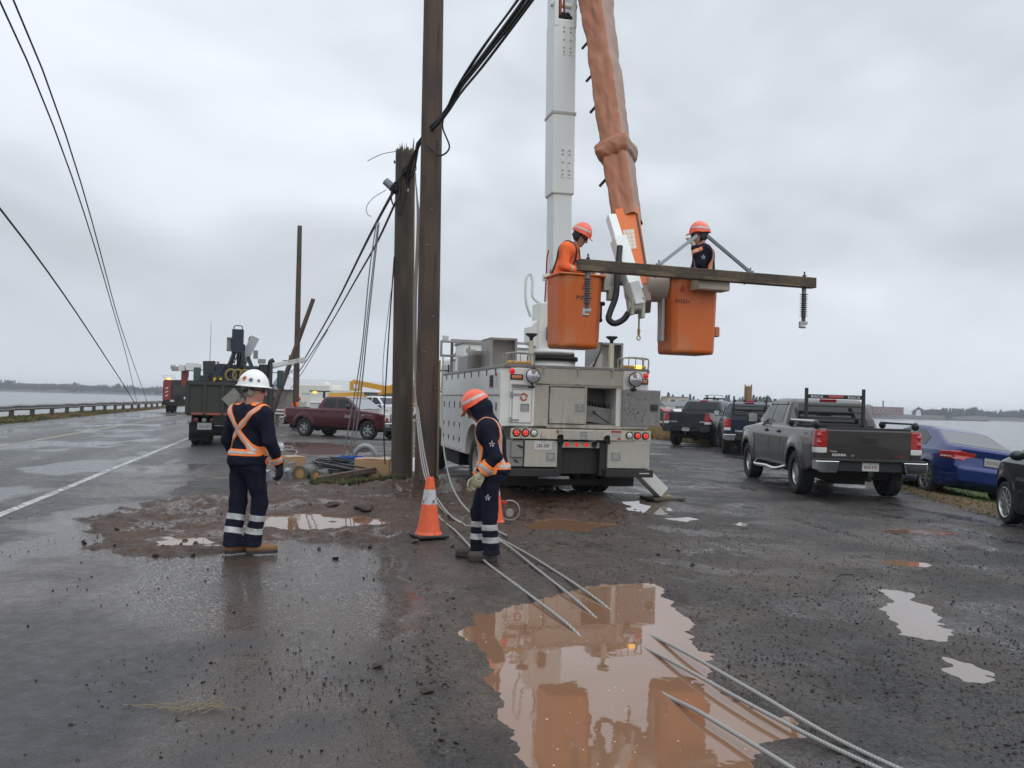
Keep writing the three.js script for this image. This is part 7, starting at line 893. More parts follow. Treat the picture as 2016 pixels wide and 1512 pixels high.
{
  const p1 = pole('utility_pole', 'tall dark brown pole rising out of the frame right of the broken pole', [-1.45, 0, -15.46], [-1.62, 11.5, -15.4], 0.205, 0.165, { seed: 3 });
  part('wood_strip', beam([0.2, -0.1, 0.06], [0.175, 2.3, 0.06], 0.025, 0.04), M([0.22, 0.15, 0.07], 0.8), p1); { const R = rng(8); for (let i = 0; i < 9; i++) { const y = 1.8 + i * 0.62, a = R() * 2 + 0.4; part('staple', tube([[Math.cos(a) * 0.19 - y * 0.015, y, Math.sin(a) * 0.19], [Math.cos(a) * 0.215 - y * 0.015, y + 0.01, Math.sin(a) * 0.215], [Math.cos(a + 0.2) * 0.215 - y * 0.015, y + 0.015, Math.sin(a + 0.2) * 0.215]], 0.004, 4), K.steel, p1); } }
  const p2 = pole('broken_pole', 'shorter dark pole with splintered top and cables lashed to it', [-1.97, 0, -16.23], [-2.1, 6.2, -16.2], 0.195, 0.17, { seed: 9, jag: 0.1, tex: woodT([0.085, 0.064, 0.04], [0.046, 0.035, 0.025], 19) });
  part('wood_strip', beam([0.185, -0.1, 0.05], [0.04, 6.1, 0.05], 0.025, 0.05), M([0.26, 0.18, 0.08], 0.8), p2);
  { const R = rng(14), g = []; for (let i = 0; i < 16; i++) { const a = i / 16 * TAU + R() * 0.3, r = 0.05 + 0.11 * R(); g.push(cyl([-0.13 + Math.cos(a) * r, 6.05, Math.sin(a) * r], [-0.13 + Math.cos(a) * r * 1.05, 6.2 + 0.13 * R(), Math.sin(a) * r], 0.022, 0.003, 5)); } g.push(cyl([0.02, 6.05, 0.05], [0.03, 6.42, 0.05], 0.03, 0.004, 5)); const m = part('splinters', g, M([0.2, 0.15, 0.08], 0.85), p2); m.userData.kind = 'stuff'; }
  part('pole_tag', [bx(0.035, 0.05, 0.01, -0.08, 5.42, 0.185), bx(0.035, 0.05, 0.01, -0.035, 5.42, 0.185)], M([0.5, 0.5, 0.5], 0.4, 0.6), p2); part('pole_bolt', [cyl([-0.32, 5.98, 0], [-0.1, 5.98, 0], 0.014), cyl([-0.33, 5.98, 0], [-0.31, 5.98, 0], 0.03)], K.satin, p2);
  pole('far_pole', 'tall bare pole standing far off behind the wood pile', [-11.45, 0, -47], [-11.58, 10.7, -47], 0.17, 0.12, { seed: 1 });
  pole('leaning_pole', 'broken pole leaning steeply across the far bare pole', [-12.6, 0.2, -46], [-10.49, 6.71, -46], 0.14, 0.11, { seed: 4 });
  pole('broken_stump', 'light brown snapped pole stump rising behind the dark blue pickup', [12.0, 0, -45], [12.05, 2.8, -45], 0.2, 0.19, { seed: 6, jag: 0.16, tex: woodT([0.24, 0.15, 0.075], [0.15, 0.09, 0.05], 3) });
  for (const [x, z, h, l] of [[9.9, -57, 1.15, 'short wooden post left of the black pickup']]) { const o = part('wooden_post', lathe([[0, -0.3], [0.13, -0.3], [0.125, h], [0.1, h + 0.03], [0, h + 0.03]], 14, x, 0, z), M([0.14, 0.1, 0.065], 0.9), scene); tag(o, l, 'post'); }
  // overhead bundle: from over the camera to the broken pole and on to the far pole
  const B = [[4.16, 6.7, 3], [1.74, 6.5, -5], [0.06, 6.42, -10.5], [-0.6, 6.44, -12.65], [-1.0, 6.47, -14.0], [-1.3, 6.4, -15.05], [-1.84, 6.1, -15.95]], off = [[0, 0, 0, 0.026], [0.03, -0.04, 0, 0.022], [-0.03, 0.05, 0, 0.016], [0.05, -0.1, 0, 0.02], [0.0, 0.08, 0.03, 0.012]];
  const LB = ['thickest black cable of the overhead bundle running over the camera', 'second black cable of the overhead bundle, just under the thickest', 'thin black cable along the top of the overhead bundle', 'lowest black cable of the overhead bundle, hanging slightly apart', 'thinnest wire riding on top of the overhead bundle'];
  off.forEach(([a, b, c, r], i) => cable(LB[i], [...B.map((p, k) => [p[0] + a * (k < 5 ? 1 : 0.4), p[1] + b * (k < 4 ? 1 : 0.3) + 0.02 * Math.sin(k * 2 + i), p[2] + 0.22 + c]), [-2.0 + 0.03 * i, 5.8 - 0.05 * i, -15.95], [-2.2 - 0.02 * i, 5.5 - 0.03 * i, -16.2]], r, wireM, 7, 60));
  cable('black cable sloping down from the broken pole to the far pole, upper of the pair', [[-2.2, 5.7, -16.15], [-2.42, 5.66, -17.2], [-2.51, 5.65, -17.5], [-3.48, 5.52, -21], [-6.5, 4.95, -32], [-11.08, 3.35, -46.5]], 0.03); cable('black cable sloping down from the broken pole to the far pole, lower of the pair', [[-2.1, 5.5, -16.05], [-2.34, 5.44, -17], [-3.21, 5.3, -20.5], [-4.89, 5.2, -27], [-8.55, 4.5, -40], [-11.32, 2.96, -47]], 0.024); cable('thin guy wire beside the sloping pair near the far pole', [[-8.0, 4.5, -38], [-11.4, 2.6, -47.2], [-14, 1.0, -53]], 0.016);
  const sc = thing('splice_case', 'grey and black cable splice case hanging at the broken pole', 'splice case', [-2.33, 5.5, -16.2]); part('case', [cyl([-0.1, 0.09, 0.1], [0.04, -0.03, 0.1], 0.07, 0.075, 14)], M([0.24, 0.25, 0.29], 0.4), sc); part('case_end', cyl([0.03, -0.02, 0.1], [0.12, -0.09, 0.1], 0.08, 0.07, 14), K.black, sc);
  cable('black loop of slack cable on the tall pole', [[-1.22, 6.7, -15.05], [-1.33, 6.35, -15.15], [-1.2, 5.95, -15.15], [-1.35, 5.82, -15.15], [-1.55, 5.98, -15.2], [-1.72, 6.22, -15.6]], 0.016); cable('black loop of slack cable under the splice case', [[-2.24, 5.55, -16.0], [-2.3, 5.3, -16.0], [-2.24, 5.12, -15.98], [-2.16, 5.25, -15.98], [-2.14, 5.5, -16.0]], 0.016);
  { const R = rng(31); for (let k = 0; k < 4; k++) { const pts = [[-1.86, 6.05, -15.95]]; for (let i = 1; i < 7; i++) pts.push([-1.86 - i * 0.07 + (R() - 0.5) * 0.07, 6.05 - i * 0.1 + (R() - 0.5) * 0.06, -15.98 + (R() - 0.5) * 0.06]); cable(['first', 'second', 'third', 'fourth'][k] + ' tangled lashing wire wound round the broken pole top', pts, 0.009 + 0.003 * (k % 2), wireM, 5, 40, false, 'lashing_wire', 'wire'); } }
  cable('loose thin wire sticking out left of the broken pole top', [[-2.2, 6.15, -16.1], [-2.5, 6.05, -16], [-2.75, 5.92, -16]], 0.006); cable('curled thin wire end hanging left of the splice case', [[-2.42, 5.45, -16.2], [-2.66, 5.25, -16.1], [-2.76, 5.08, -16.1], [-2.72, 4.95, -16.1], [-2.66, 4.93, -16.1]], 0.006); cable('black jumper wire lying down the face of the broken pole', [[-2.0, 5.75, -15.97], [-2.02, 5.4, -16], [-2.1, 5.1, -16], [-2.14, 4.95, -16.02], [-2.2, 5.05, -16.05]], 0.008);
  cable('grey strand hanging from the sloping cable, left of the pair', [[-3.12, 5.55, -19.6], [-3.19, 4.43, -19.3], [-3.27, 2.52, -19], [-3.5, 0.15, -18.4]], 0.013, greyWire); cable('grey strand hanging from the sloping cable, right of the pair', [[-3.05, 5.5, -19.5], [-3.14, 3.18, -19], [-3.23, 1.21, -18.7], [-3.3, 0.25, -18.4]], 0.014, greyWire); cable('third grey strand twisted beside the hanging pair', [[-3.08, 5.45, -19.5], [-3.16, 3.6, -19.1], [-3.25, 1.9, -18.8], [-3.36, 0.2, -18.4]], 0.011, greyWire);
  cable('thin wire hanging in a slack curve left of the broken pole', [[-2.2, 4.3, -16.3], [-2.33, 3.3, -16.4], [-2.42, 2.3, -16.5], [-2.4, 1.83, -16.45], [-2.32, 0.9, -16.4]], 0.006, greyWire); cable('black drop wire hanging straight beside the broken pole', [[-2.22, 4.2, -16.1], [-2.3, 2.41, -16.2], [-2.33, 1.0, -16.25], [-2.28, 0.4, -16.2]], 0.012);
  // bare grey conductors: down between the poles, over the mud and through the puddle
  const top = (i) => [[-1.86 + i * 0.03, 5.7 - i * 0.25, -15.9], [-1.79 + i * 0.02, 4.9, -15.8], [-1.78 + i * 0.02, 3.29, -15.65], [-1.68 + i * 0.02, 1.66, -15.4], [-1.53 + i * 0.03, 0.85, -14.9], [-1.3 + i * 0.03, 0.36, -13.8]];
  const S = (l, pts) => cable(l, pts, 0.0118, strandM, 8, 160, true, 'bare_conductor', 'cable');
  S('bare grey conductor from the poles past the cone to the puddle, right-hand one', [...top(0), [-1.0, 0.16, -12.7], [-0.62, 0.07, -11.2], [-0.05, 0.03, -10.05], [0.4, 0.02, -8.6], [0.77, -0.02, -7.35], [0.88, -0.055, -6.95]]); S('bare grey conductor from the poles past the cone to the puddle, middle one', [...top(1), [-1.05, 0.13, -12.9], [-0.72, 0.07, -11.6], [-0.08, 0.04, -9.97], [0.28, 0.02, -8.5], [0.64, -0.02, -7.05], [0.74, -0.055, -6.65]]); S('bare grey conductor running under the bending worker to the puddle', [...top(2), [-1.1, 0.1, -12.9], [-0.9, 0.07, -11.6], [-0.62, 0.04, -10.6], [-0.22, 0.02, -8.8], [0.17, 0.0, -7.5], [0.48, -0.02, -6.45], [0.57, -0.055, -6.15]]);
  cable('pale cable slanting from the tall pole down behind the bending worker', [[-1.2, 2.4, -15.2], [-1.16, 1.2, -14.9], [-1.05, 0.65, -14.4], [-0.72, 0.22, -12.6], [-0.3, 0.06, -11.2], [0.0, 0.03, -10.4]], 0.013, strandM, 8, 60, true);
  S('bare conductor leaving the puddle towards the right corner, upper one', [[0.98, -0.06, -6.55], [1.06, -0.03, -6.28], [1.2, 0.01, -5.7], [1.4, 0.03, -4.95], [1.62, 0.02, -4.3], [1.85, 0.02, -3.8], [2.2, 0.02, -3.0]]); S('bare conductor leaving the puddle towards the right corner, middle one', [[0.88, -0.06, -6.25], [0.97, -0.03, -5.95], [1.12, 0.005, -5.4], [1.33, 0.02, -4.75], [1.55, 0.02, -4.22], [1.76, 0.02, -3.8], [2.1, 0.02, -3.0]]); S('bare conductor leaving the puddle towards the bottom edge, shortest in view', [[0.86, -0.06, -5.3], [0.94, -0.03, -4.99], [1.02, 0.005, -4.7], [1.11, 0.01, -4.45], [1.3, 0.02, -3.9], [1.6, 0.02, -3.0]]);
  // fallen wires at the left
  cable('left-hand fallen wire of the long pair slanting to the guardrail', [[-5.2, 7.9, -4], [-7.17, 6.91, -12], [-15.2, 3.95, -34], [-25.43, 0.9, -60]], 0.014); cable('right-hand fallen wire of the long pair slanting to the guardrail', [[-5.0, 7.9, -4], [-6.98, 6.92, -12], [-15.1, 3.98, -34], [-25.48, 0.7, -62]], 0.014); cable('single fallen wire slanting low across the left edge to the guardrail', [[-5.4, 5.2, -5], [-8.23, 4.45, -14], [-15.4, 2.5, -34], [-24.5, 0.5, -58]], 0.017);
  // tangle of wire on the ground left of the boxes
  const W2 = (l, p) => cable(l, p, 0.014, strandM, 6, 60, true, 'loose_wire', 'wire'); W2('loose bright wire curling from the truck to the wood, upper strand', [[-8.2, 0.03, -28], [-7.2, 0.05, -26.5], [-6.2, 0.06, -25.4], [-5.6, 0.04, -23], [-5.0, 0.06, -20.6], [-4.1, 0.12, -18.6], [-3.4, 0.2, -18.3]]); W2('loose bright wire curling from the truck to the wood, lower strand', [[-7.6, 0.03, -25.5], [-6.9, 0.04, -23.6], [-6.1, 0.05, -21.6], [-5.2, 0.05, -20], [-4.6, 0.1, -18.4], [-4.0, 0.14, -17.9]]); W2('loose bright wire in a kinked loop on the asphalt', [[-7.2, 0.03, -26], [-6.7, 0.08, -26.8], [-6.4, 0.04, -25.8], [-6.9, 0.03, -24.4], [-6.5, 0.05, -23.4], [-7.0, 0.06, -24.8]]);
}
// ---------- things on the ground ----------
{
  const coneAt = (p, label) => { const t = thing('traffic_cone', label, 'traffic cone', p, 0.5, null); delete t.userData.group; const or = (() => { const x = tex(256, 256, (u, v) => { const k = per((a, b) => fbm(a * 9 + 5, b * 9 + 5, 5), u, v); return [0.78, 0.115, 0.03].map((c) => 255 * Math.pow(clamp(c * (0.7 + 0.5 * k) * (1 - 0.5 * sstep(0.64, 0.7, k))), 1 / 2.2)); }); x.repeat.set(2, 2); return M([1, 1, 1], 0.45, 0, { map: x }); })();
    part('base', bx(0.37, 0.035, 0.37, 0, 0.02, 0, 0, 0, 0, 0.012), K.black, t); part('cone', lathe([[0.16, 0.035], [0.15, 0.06], [0.135, 0.075], [0.045, 0.68], [0.034, 0.7], [0.03, 0.7]], 32), or, t); const x = tex(256, 128, (u, v) => { const k = per((a, b) => fbm(a * 12 + 5, b * 8 + 5, 5), u, v); return 255 * Math.pow(clamp(0.5 * (1 - 0.75 * sstep(0.58, 0.66, k))), 1 / 2.2); }); x.repeat.set(3, 3); part('reflective_collar', lathe([[0.0895, 0.385], [0.0663, 0.555]], 32), M([1, 1, 1], 0.4, 0, { map: x }), t); return t; };
  coneAt([-0.92, 0.01, -10.3], 'orange traffic cone with grey collar standing in front of the poles'); coneAt([-0.2, 0.0, -11.6], 'orange traffic cone half hidden behind the bending worker');
  const hp = thing('hoop_marker', 'wire hoop with red handle lying beside the hidden cone', 'hoop', [0.02, 0.17, -11.75]); part('hoop', tf(new THREE.TorusGeometry(0.13, 0.008, 8, 32), 0, 0, 0), K.steel, hp); part('handle', bx(0.12, 0.05, 0.05, -0.1, 0.1, 0), M([0.4, 0.03, 0.02], 0.4), hp); part('hub', cyl([0, -0.03, -0.03], [0, -0.03, 0.03], 0.05), K.steel, hp);
  const card = M([0.4, 0.25, 0.135], 0.8), y0 = (x, z) => H(x, z);
  const box = (p, w, h, d, turn, label) => { const t = thing('cardboard_box', label, 'box', p, turn); part('carton', bx(w, h, d, 0, h / 2, 0, 0, 0, 0, 0.006), card, t); part('flap', [bx(w * 0.5, 0.008, d, -w * 0.25, h + 0.006, 0, 0, 0, 0.05, 0), bx(w * 0.5, 0.008, d, w * 0.25, h + 0.006, 0, 0, 0, -0.03, 0)], M([0.46, 0.3, 0.17], 0.8), t); part('tape', bx(0.05, 0.01, d + 0.01, 0, h + 0.01, 0, 0, 0, 0, 0), M([0.42, 0.32, 0.2], 0.3), t); return t; };
  const cb = box([-2.72, -0.02, -17.6], 0.68, 0.42, 0.45, 0.05, 'large plain cardboard box left of the broken pole foot'); addPrint('box_print', cb, 0.3, 0.07, 128, (g, W, H_) => { g.clearRect(0, 0, W, H_); text(g, 'bendrx', W / 2, H_ / 2, 26, '#4a3626', 'italic bold'); }, [-0.12, 0.08, 0.2275], 0, { cut: true }); box([-4.45, 0.0, -18.2], 0.36, 0.36, 0.42, 0.6, 'smaller open cardboard box behind the logs');
  { const t = thing('blue_bin', 'blue plastic tub behind the cable coil', 'tub', [-3.3, 0, -18.4], 0.1); part('tub', [bx(0.5, 0.34, 0.02, 0, 0.2, 0.19), bx(0.5, 0.34, 0.02, 0, 0.2, -0.19), bx(0.02, 0.34, 0.38, -0.25, 0.2, 0), bx(0.02, 0.34, 0.38, 0.25, 0.2, 0), bx(0.5, 0.02, 0.38, 0, 0.03, 0)], M([0.01, 0.07, 0.32], 0.4), t); part('rim', frame(0.54, 0.42, 0.03, 0.03, 0, 0, 0).map((g) => g.rotateX(Math.PI / 2).translate(0, 0.37, 0)), M([0.012, 0.08, 0.36], 0.4), t); }
  cable('grey pipe bend arched behind the large cardboard box', [[-3.3, 0.1, -18.7], [-3.28, 0.42, -18.7], [-3.12, 0.58, -18.7], [-2.95, 0.56, -18.7], [-2.82, 0.4, -18.7]], 0.055, M([0.3, 0.31, 0.32], 0.4), 12, 40, false, 'pipe_bend', 'pipe');
  const log = (a, b, r, label) => { const t = thing('cut_log', label, 'log', a), e = [b[0] - a[0], b[1] - a[1], b[2] - a[2]], w = woodT([0.17, 0.18, 0.16], [0.11, 0.11, 0.1], 5); part('bark_side', cyl([0, 0, 0], e, r, r, 26, true), M([1, 1, 1], 0.8, 0, { map: w }), t); const R2 = tex(256, 256, (u, v) => { const d = Math.hypot(u - 0.5, v - 0.5) * 2, k = fbm(u * 9, v * 9, 4), c = d < 0.55 + 0.1 * (k - 0.5) ? [0.36, 0.19, 0.07] : [0.1, 0.085, 0.05]; return c.map((q) => 255 * Math.pow(q * (0.75 + 0.5 * k), 1 / 2.2)); }); const di = V(...e).normalize(), g = new THREE.CircleGeometry(r, 26); g.applyQuaternion(new THREE.Quaternion().setFromUnitVectors(V(0, 0, 1), di.clone().negate())); g.translate(-di.x * 0.002, -di.y * 0.002, -di.z * 0.002); part('cut_end', g, M([1, 1, 1], 0.8, 0, { map: R2 }), t, { keepUV: true }); return t; };
  log([-3.98, 0.13, -16.8], [-3.55, 0.13, -18.9], 0.155, 'thicker cut pole log with orange heartwood beside the white-hat person'); log([-3.66, 0.1, -16.75], [-3.35, 0.1, -18.0], 0.115, 'thinner cut pole log between the thick log and the plank');
  { const t = thing('timber_beam', 'old reddish squared timber lying on the mud towards the box', 'timber', [-3.5, 0.04, -16.2]), w = woodT([0.12, 0.075, 0.055], [0.075, 0.05, 0.04], 11); part('timber', beam([0, 0.05, 0], [0.92, 0.2, -0.75], 0.11, 0.1, [0, 1, 0], 0.008), M([1, 1, 1], 0.75, 0, { map: w }), t); part('bolt', cyl([0.05, 0.08, -0.04], [0.05, 0.13, -0.04], 0.012), K.steel, t); }
  { const t = thing('cable_coil', 'tangled coil of black and grey cable lying beside the blue tub', 'cable coil', [-3.25, 0.03, -17.5]), R = rng(6); for (let k = 0; k < 22; k++) { const pts = [], rx = 0.35 + 0.25 * R(), rz = 0.28 + 0.22 * R(), ph = R() * 6, cx = (R() - 0.5) * 0.3, hy = 0.02 + 0.012 * k; for (let i = 0; i < 9; i++) { const a = ph + i / 9 * TAU * 0.93; pts.push([cx + Math.cos(a) * rx * (0.9 + 0.2 * R()), Math.max(0.015, hy + Math.cos(a - 3.4) * 0.09 * (k / 22) + (R() - 0.5) * 0.03), Math.sin(a) * rz * (0.9 + 0.2 * R())]); } part('cable_turn', tube(pts, k % 5 === 0 ? 0.012 : 0.016, 6, 46), k % 4 === 0 ? greyWire : wireM, t); } part('loose_end', tube([[0.1, 0.28, 0.1], [0.4, 0.34, 0], [0.62, 0.2, 0.1], [0.66, 0.05, 0.2]], 0.011, 6), greyWire, t); }
  for (const [p, tu, l] of [[[-4.3, 0.0, -16.9], 0.35, 'crossarm piece with insulator lying left of the thick log'], [[-4.5, 0.0, -16.4], -0.1, 'front crossarm piece with insulator lying at the feet side of the logs']]) { const t = thing('crossarm_piece', l, 'crossarm', p, tu); part('timber', [beam([-0.2, 0.2, 0], [0.22, 0.3, -0.02], 0.1, 0.1), beam([0.05, 0.3, 0], [-0.25, 0.75, -0.15], 0.05, 0.04)], M([0.2, 0.17, 0.15], 0.8), t); const pr = [[0, 0.2], [0.03, 0.2]]; for (let n = 0; n < 5; n++) pr.push([0.03, 0.18 - n * 0.035], [0.1, 0.17 - n * 0.035], [0.03, 0.155 - n * 0.035]); pr.push([0.0, 0.0]); part('insulator', lathe(pr, 16, 0.1, 0.05, 0.04, 0.3, 0, 0.4), M([0.33, 0.36, 0.39], 0.25), t); }
  // straw on the asphalt
  { const R = rng(41), g = []; for (let i = 0; i < 26; i++) { const main = i < 12, x = main ? (R() - 0.5) * 0.5 : 0.06 + (R() - 0.5) * 0.24, z = (R() - 0.5) * 0.09, a = (R() - 0.5) * (main ? 0.5 : 2.6) + (main ? -0.25 : 0), l = 0.04 + 0.1 * R(); g.push(cyl([x - Math.cos(a) * l, 0.006 + 0.006 * R(), z + Math.sin(a) * l], [x + Math.cos(a) * l, 0.008 + 0.025 * R(), z - Math.sin(a) * l], 0.0016, 0.0012, 5)); } const m = part('straw_wisps', g, M([0.26, 0.2, 0.11], 0.8), scene); m.position.set(-1.6, 0.004, -4.5); m.userData.kind = 'stuff'; tag(m, 'dry straw wisps lying on the asphalt at lower left', 'straw'); }
  { const R = rng(43), pts = [[3.05, 0.03, -8.25], [3.2, 0.04, -8.5], [3.36, 0.03, -8.6]]; cable('thin dark stick on the ground above the right puddle', pts, 0.008, wireM, 5, 12, false, 'dark_stick', 'stick'); }
  for (const [x, z, r, l] of [[-2.55, -12.9, 0.09, 'fist-sized dark mud clod on the mud behind the white-hat person'], [-2.0, -12.2, 0.13, 'largest mud clod on the mud left of the cone'], [-0.41, -4.87, 0.035, 'dark lump of asphalt near the left rim of the big puddle'], [-0.75, -5.3, 0.03, 'dark asphalt crumb lying left of the big puddle'], [-1.03, -9.95, 0.04, 'small dark clod just in front of the cone']]) { const g = pebbleG[Math.abs(Math.round(x * 10)) % 3].clone(); g.scale(r * 1.2, r * 0.8, r); g.translate(x, H(x, z) > -0.03 ? Math.max(H(x, z), 0.004) + r * 0.3 : 0.004 + r * 0.3, z); const o = part('mud_clod', g, M([0.04, 0.026, 0.02], 0.7), scene); tag(o, l, 'clod'); }
}
// ---------- working trucks down the road ----------
{
  const t = thing('crane_truck', 'dark flatbed truck with blue folded crane seen from behind on the road', 'crane truck', [-8.68, 0, -27.2], RA + 0.02), bed = stainM([0.034, 0.034, 0.028], [0.02, 0.017, 0.013], 0.8, 17, 0.7, 0.8), blue = M([0.006, 0.015, 0.038], 0.5), gr = M([0.02, 0.026, 0.025], 0.45), dullRed = M([0.09, 0.012, 0.01], 0.4);
  const tg = part('tailgate', [bx(2.5, 0.9, 0.06, 0, 1.42, 0)], bed, t); for (const x of [-1.22, -0.72, -0.2, 0.35, 0.85, 1.22]) part('stake', bx(0.1, 0.98, 0.06, x, 1.44, 0.05), bed, tg); part('top_rail', bx(2.56, 0.09, 0.12, 0, 1.9, 0.02), bed, tg);
  for (const s of [-1, 1]) { const b = part('bed_side', bx(0.06, 0.9, 5.0, s * 1.23, 1.42, -2.5), bed, t); for (let i = 0; i < 6; i++) part('stake', bx(0.05, 0.95, 0.1, s * 1.28, 1.42, -0.3 - i * 0.9), bed, b); }
  part('bed_floor', bx(2.46, 0.12, 5.0, 0, 0.98, -2.5), bed, t); part('bed_front', bx(2.5, 1.3, 0.08, 0, 1.6, -4.95), bed, t);
  const ds = part('warning_diamond', tf(bx(0.5, 0.5, 0.015, 0, 0, 0, 0, 0, 0, 0), 0.12, 1.45, 0.1, 0, 0, Math.PI / 4), M([0.2, 0.2, 0.17], 0.6), tg); part('tow_ball', sph(0.17, 0.35, 1.32, 0.22), M([0.1, 0.06, 0.04], 0.6), t); part('ball_chain', cyl([0.35, 1.45, 0.2], [0.35, 1.9, 0.1], 0.03), K.satin, t);
  part('reflector_bar', bx(1.1, 0.07, 0.03, -0.55, 0.98, 0.05), M([0.26, 0.06, 0.04], 0.5), t); part('reflector_bar', bx(1.0, 0.07, 0.03, 0.7, 0.98, 0.05), M([0.26, 0.06, 0.04], 0.5), t);
  for (const s of [-1, 1]) { const x = s * 0.72; for (const [d, m] of [[-0.24, dullRed], [0, M([0.16, 0.16, 0.15], 0.4)], [0.24, dullRed]]) part('tail_lamp', tf(lathe([[0, 0.03], [0.07, 0.02], [0.075, 0]], 16), x + d, 0.78, 0.0, Math.PI / 2), m, t); part('mud_flap', bx(0.62, 0.55, 0.02, s * 0.88, 0.42, -0.5), K.under, t); for (const z of [-1.1, -2.3]) for (const q of [0.72, 1.02]) wheel(t, [s * q, 0.5, z], { R: 0.5, w: 0.27, rim: 0.28, n: 0, side: s, mat: K.under, simple: true }); wheel(t, [s * 1.0, 0.5, -6.4], { R: 0.5, w: 0.28, rim: 0.28, n: 0, side: s, mat: K.under, simple: true }); }
  plate(t, 'FAA 587', [-0.7, 0.6, 0.01], 0.42, 0, { bg: '#8f908c', fg: '#555' });
  part('chassis', [bx(0.9, 0.3, 7, 0, 0.78, -3.4), bx(2.3, 0.22, 0.1, 0, 0.5, -0.2), bx(2.3, 0.1, 0.2, 0, 0.35, -0.4)], K.under, t); part('tow_hook', [tf(new THREE.TorusGeometry(0.1, 0.03, 8, 18), 0.05, 0.5, 0.12), cyl([0.05, 0.4, 0.05], [0.05, 0.2, 0.05], 0.04)], M([0.1, 0.09, 0.08], 0.5), t);
  // crane folded upright behind the cab
  part('crane_base', [bx(1.7, 0.7, 0.7, 0.0, 2.05, -5.4), bx(0.55, 0.5, 0.5, -0.45, 2.45, -5.4), bx(0.4, 0.4, 0.5, 0.5, 2.4, -5.4)], blue, t); const cr = part('crane_boom', [bx(0.4, 0.85, 0.5, -0.02, 3.55, -5.3), bx(0.28, 0.9, 0.4, 0.1, 3.0, -5.5)], blue, t); part('crane_jib', [tf(bx(0.3, 1.2, 0.45, 0, 0, 0), 0.36, 3.25, -5.7, 0.2, 0, -0.42)], M([0.5, 0.52, 0.55], 0.4), cr); part('crane_strut', [beam([-0.1, 3.2, -5.2], [-0.5, 1.9, -5.0], 0.13, 0.13), beam([0.12, 3.2, -5.2], [0.3, 1.75, -5.0], 0.14, 0.14), beam([0.35, 3.0, -5.3], [0.55, 2.5, -5.3], 0.16, 0.14)], K.satin, cr); part('crane_winch', [cyl([-0.3, 3.65, -5.3], [-0.3, 3.2, -5.3], 0.1), bx(0.2, 0.05, 0.3, -0.3, 3.65, -5.3), bx(0.2, 0.05, 0.3, -0.3, 3.2, -5.3), bx(0.16, 0.3, 0.2, 0.62, 3.1, -5.6)], M([0.2, 0.2, 0.19], 0.5), cr); part('crane_hoop', [tube([[-0.15, 3.95, -5.1], [-0.15, 4.08, -5.1], [0.12, 4.08, -5.1], [0.12, 3.95, -5.1]], 0.02, 6), tube([[0.35, 3.6, -5.5], [0.4, 3.75, -5.5], [0.46, 3.6, -5.6]], 0.02, 6)], K.satin, cr); part('hook_block', [bx(0.14, 0.25, 0.12, -0.1, 2.55, -5.1), cyl([-0.1, 2.65, -5.1], [-0.08, 3.2, -5.1], 0.015)], K.black, cr); part('work_lamp', bx(0.28, 0.17, 0.12, 0.85, 2.85, -5.3), M([0.2, 0.22, 0.22], 0.3), cr);
  for (const x of [-0.2, 0.05, 0.3]) part('rope_coil', tf(new THREE.TorusGeometry(0.18, 0.045, 8, 20), x, 2.08, -4.85, 0, 0.2, 0, 0).scale(1, 1.1, 1), M([0.2, 0.15, 0.06], 0.9), t); for (const x of [-0.75, -0.55, 0.62]) part('yellow_clamp', bx(0.09, 0.2, 0.1, x, 2.08, -4.9), M([0.55, 0.42, 0.02], 0.5), t);
  const cab = part('cab', [bx(2.3, 1.9, 1.7, 0, 1.75, -7.0, 0, 0, 0, 0.1)], gr, t); part('rear_window', bx(1.4, 0.55, 0.02, 0, 2.3, -6.14), K.glass, cab); part('sleeper_fin', bx(0.42, 0.8, 0.6, -1.0, 2.4, -5.9, 0, 0, 0.05), gr, cab); part('sleeper_fin', bx(0.5, 0.9, 0.6, 1.0, 2.3, -5.9), gr, cab); part('marker_lamp', bx(0.1, 0.12, 0.1, -0.72, 2.75, -6.0), K.amber, cab); for (const s of [-1, 1]) { const m = part('cab_mirror', bx(0.26, 0.7, 0.12, s * 1.55, 2.25, -7.4, 0, 0, 0, 0.03), M([0.04, 0.075, 0.065], 0.4), cab); part('mirror_arm', [beam([s * 1.1, 2.5, -7.4], [s * 1.5, 2.5, -7.4], 0.03, 0.03), beam([s * 1.1, 2.0, -7.4], [s * 1.5, 2.0, -7.4], 0.03, 0.03)], K.satin, m); } part('antenna', cyl([-1.05, 2.6, -6.6], [-1.05, 4.3, -6.6], 0.012, 0.006, 6), K.satin, cab);
  part('stowed_arm', [beam([0.55, 2.45, -5.9], [2.25, 2.95, -6.0], 0.09, 0.1), beam([0.8, 2.65, -5.9], [2.2, 3.02, -6.0], 0.05, 0.05), bx(0.3, 0.18, 0.2, 2.3, 2.98, -6.0, 0, 0, 0.3)], M([0.5, 0.5, 0.47], 0.4), t); part('hydraulic_hose', [0, 1, 2, 3, 4].map((i) => tube([[-0.6 + i * 0.22, 2.1, -4.95], [-0.5 + i * 0.2, 2.5, -5.0], [-0.15 + i * 0.1, 2.9, -5.05], [-0.05 + i * 0.05, 3.3, -5.1]], 0.022, 6)), K.black, t); part('bed_bracket', [bx(0.1, 0.5, 0.1, -0.9, 2.1, -4.9), bx(0.1, 0.6, 0.1, 0.95, 2.15, -4.9), beam([-1.2, 1.95, -2], [1.2, 2.0, -3], 0.12, 0.1), beam([-0.4, 1.98, -0.5], [0.2, 2.05, -4.5], 0.16, 0.12)], K.under, t);
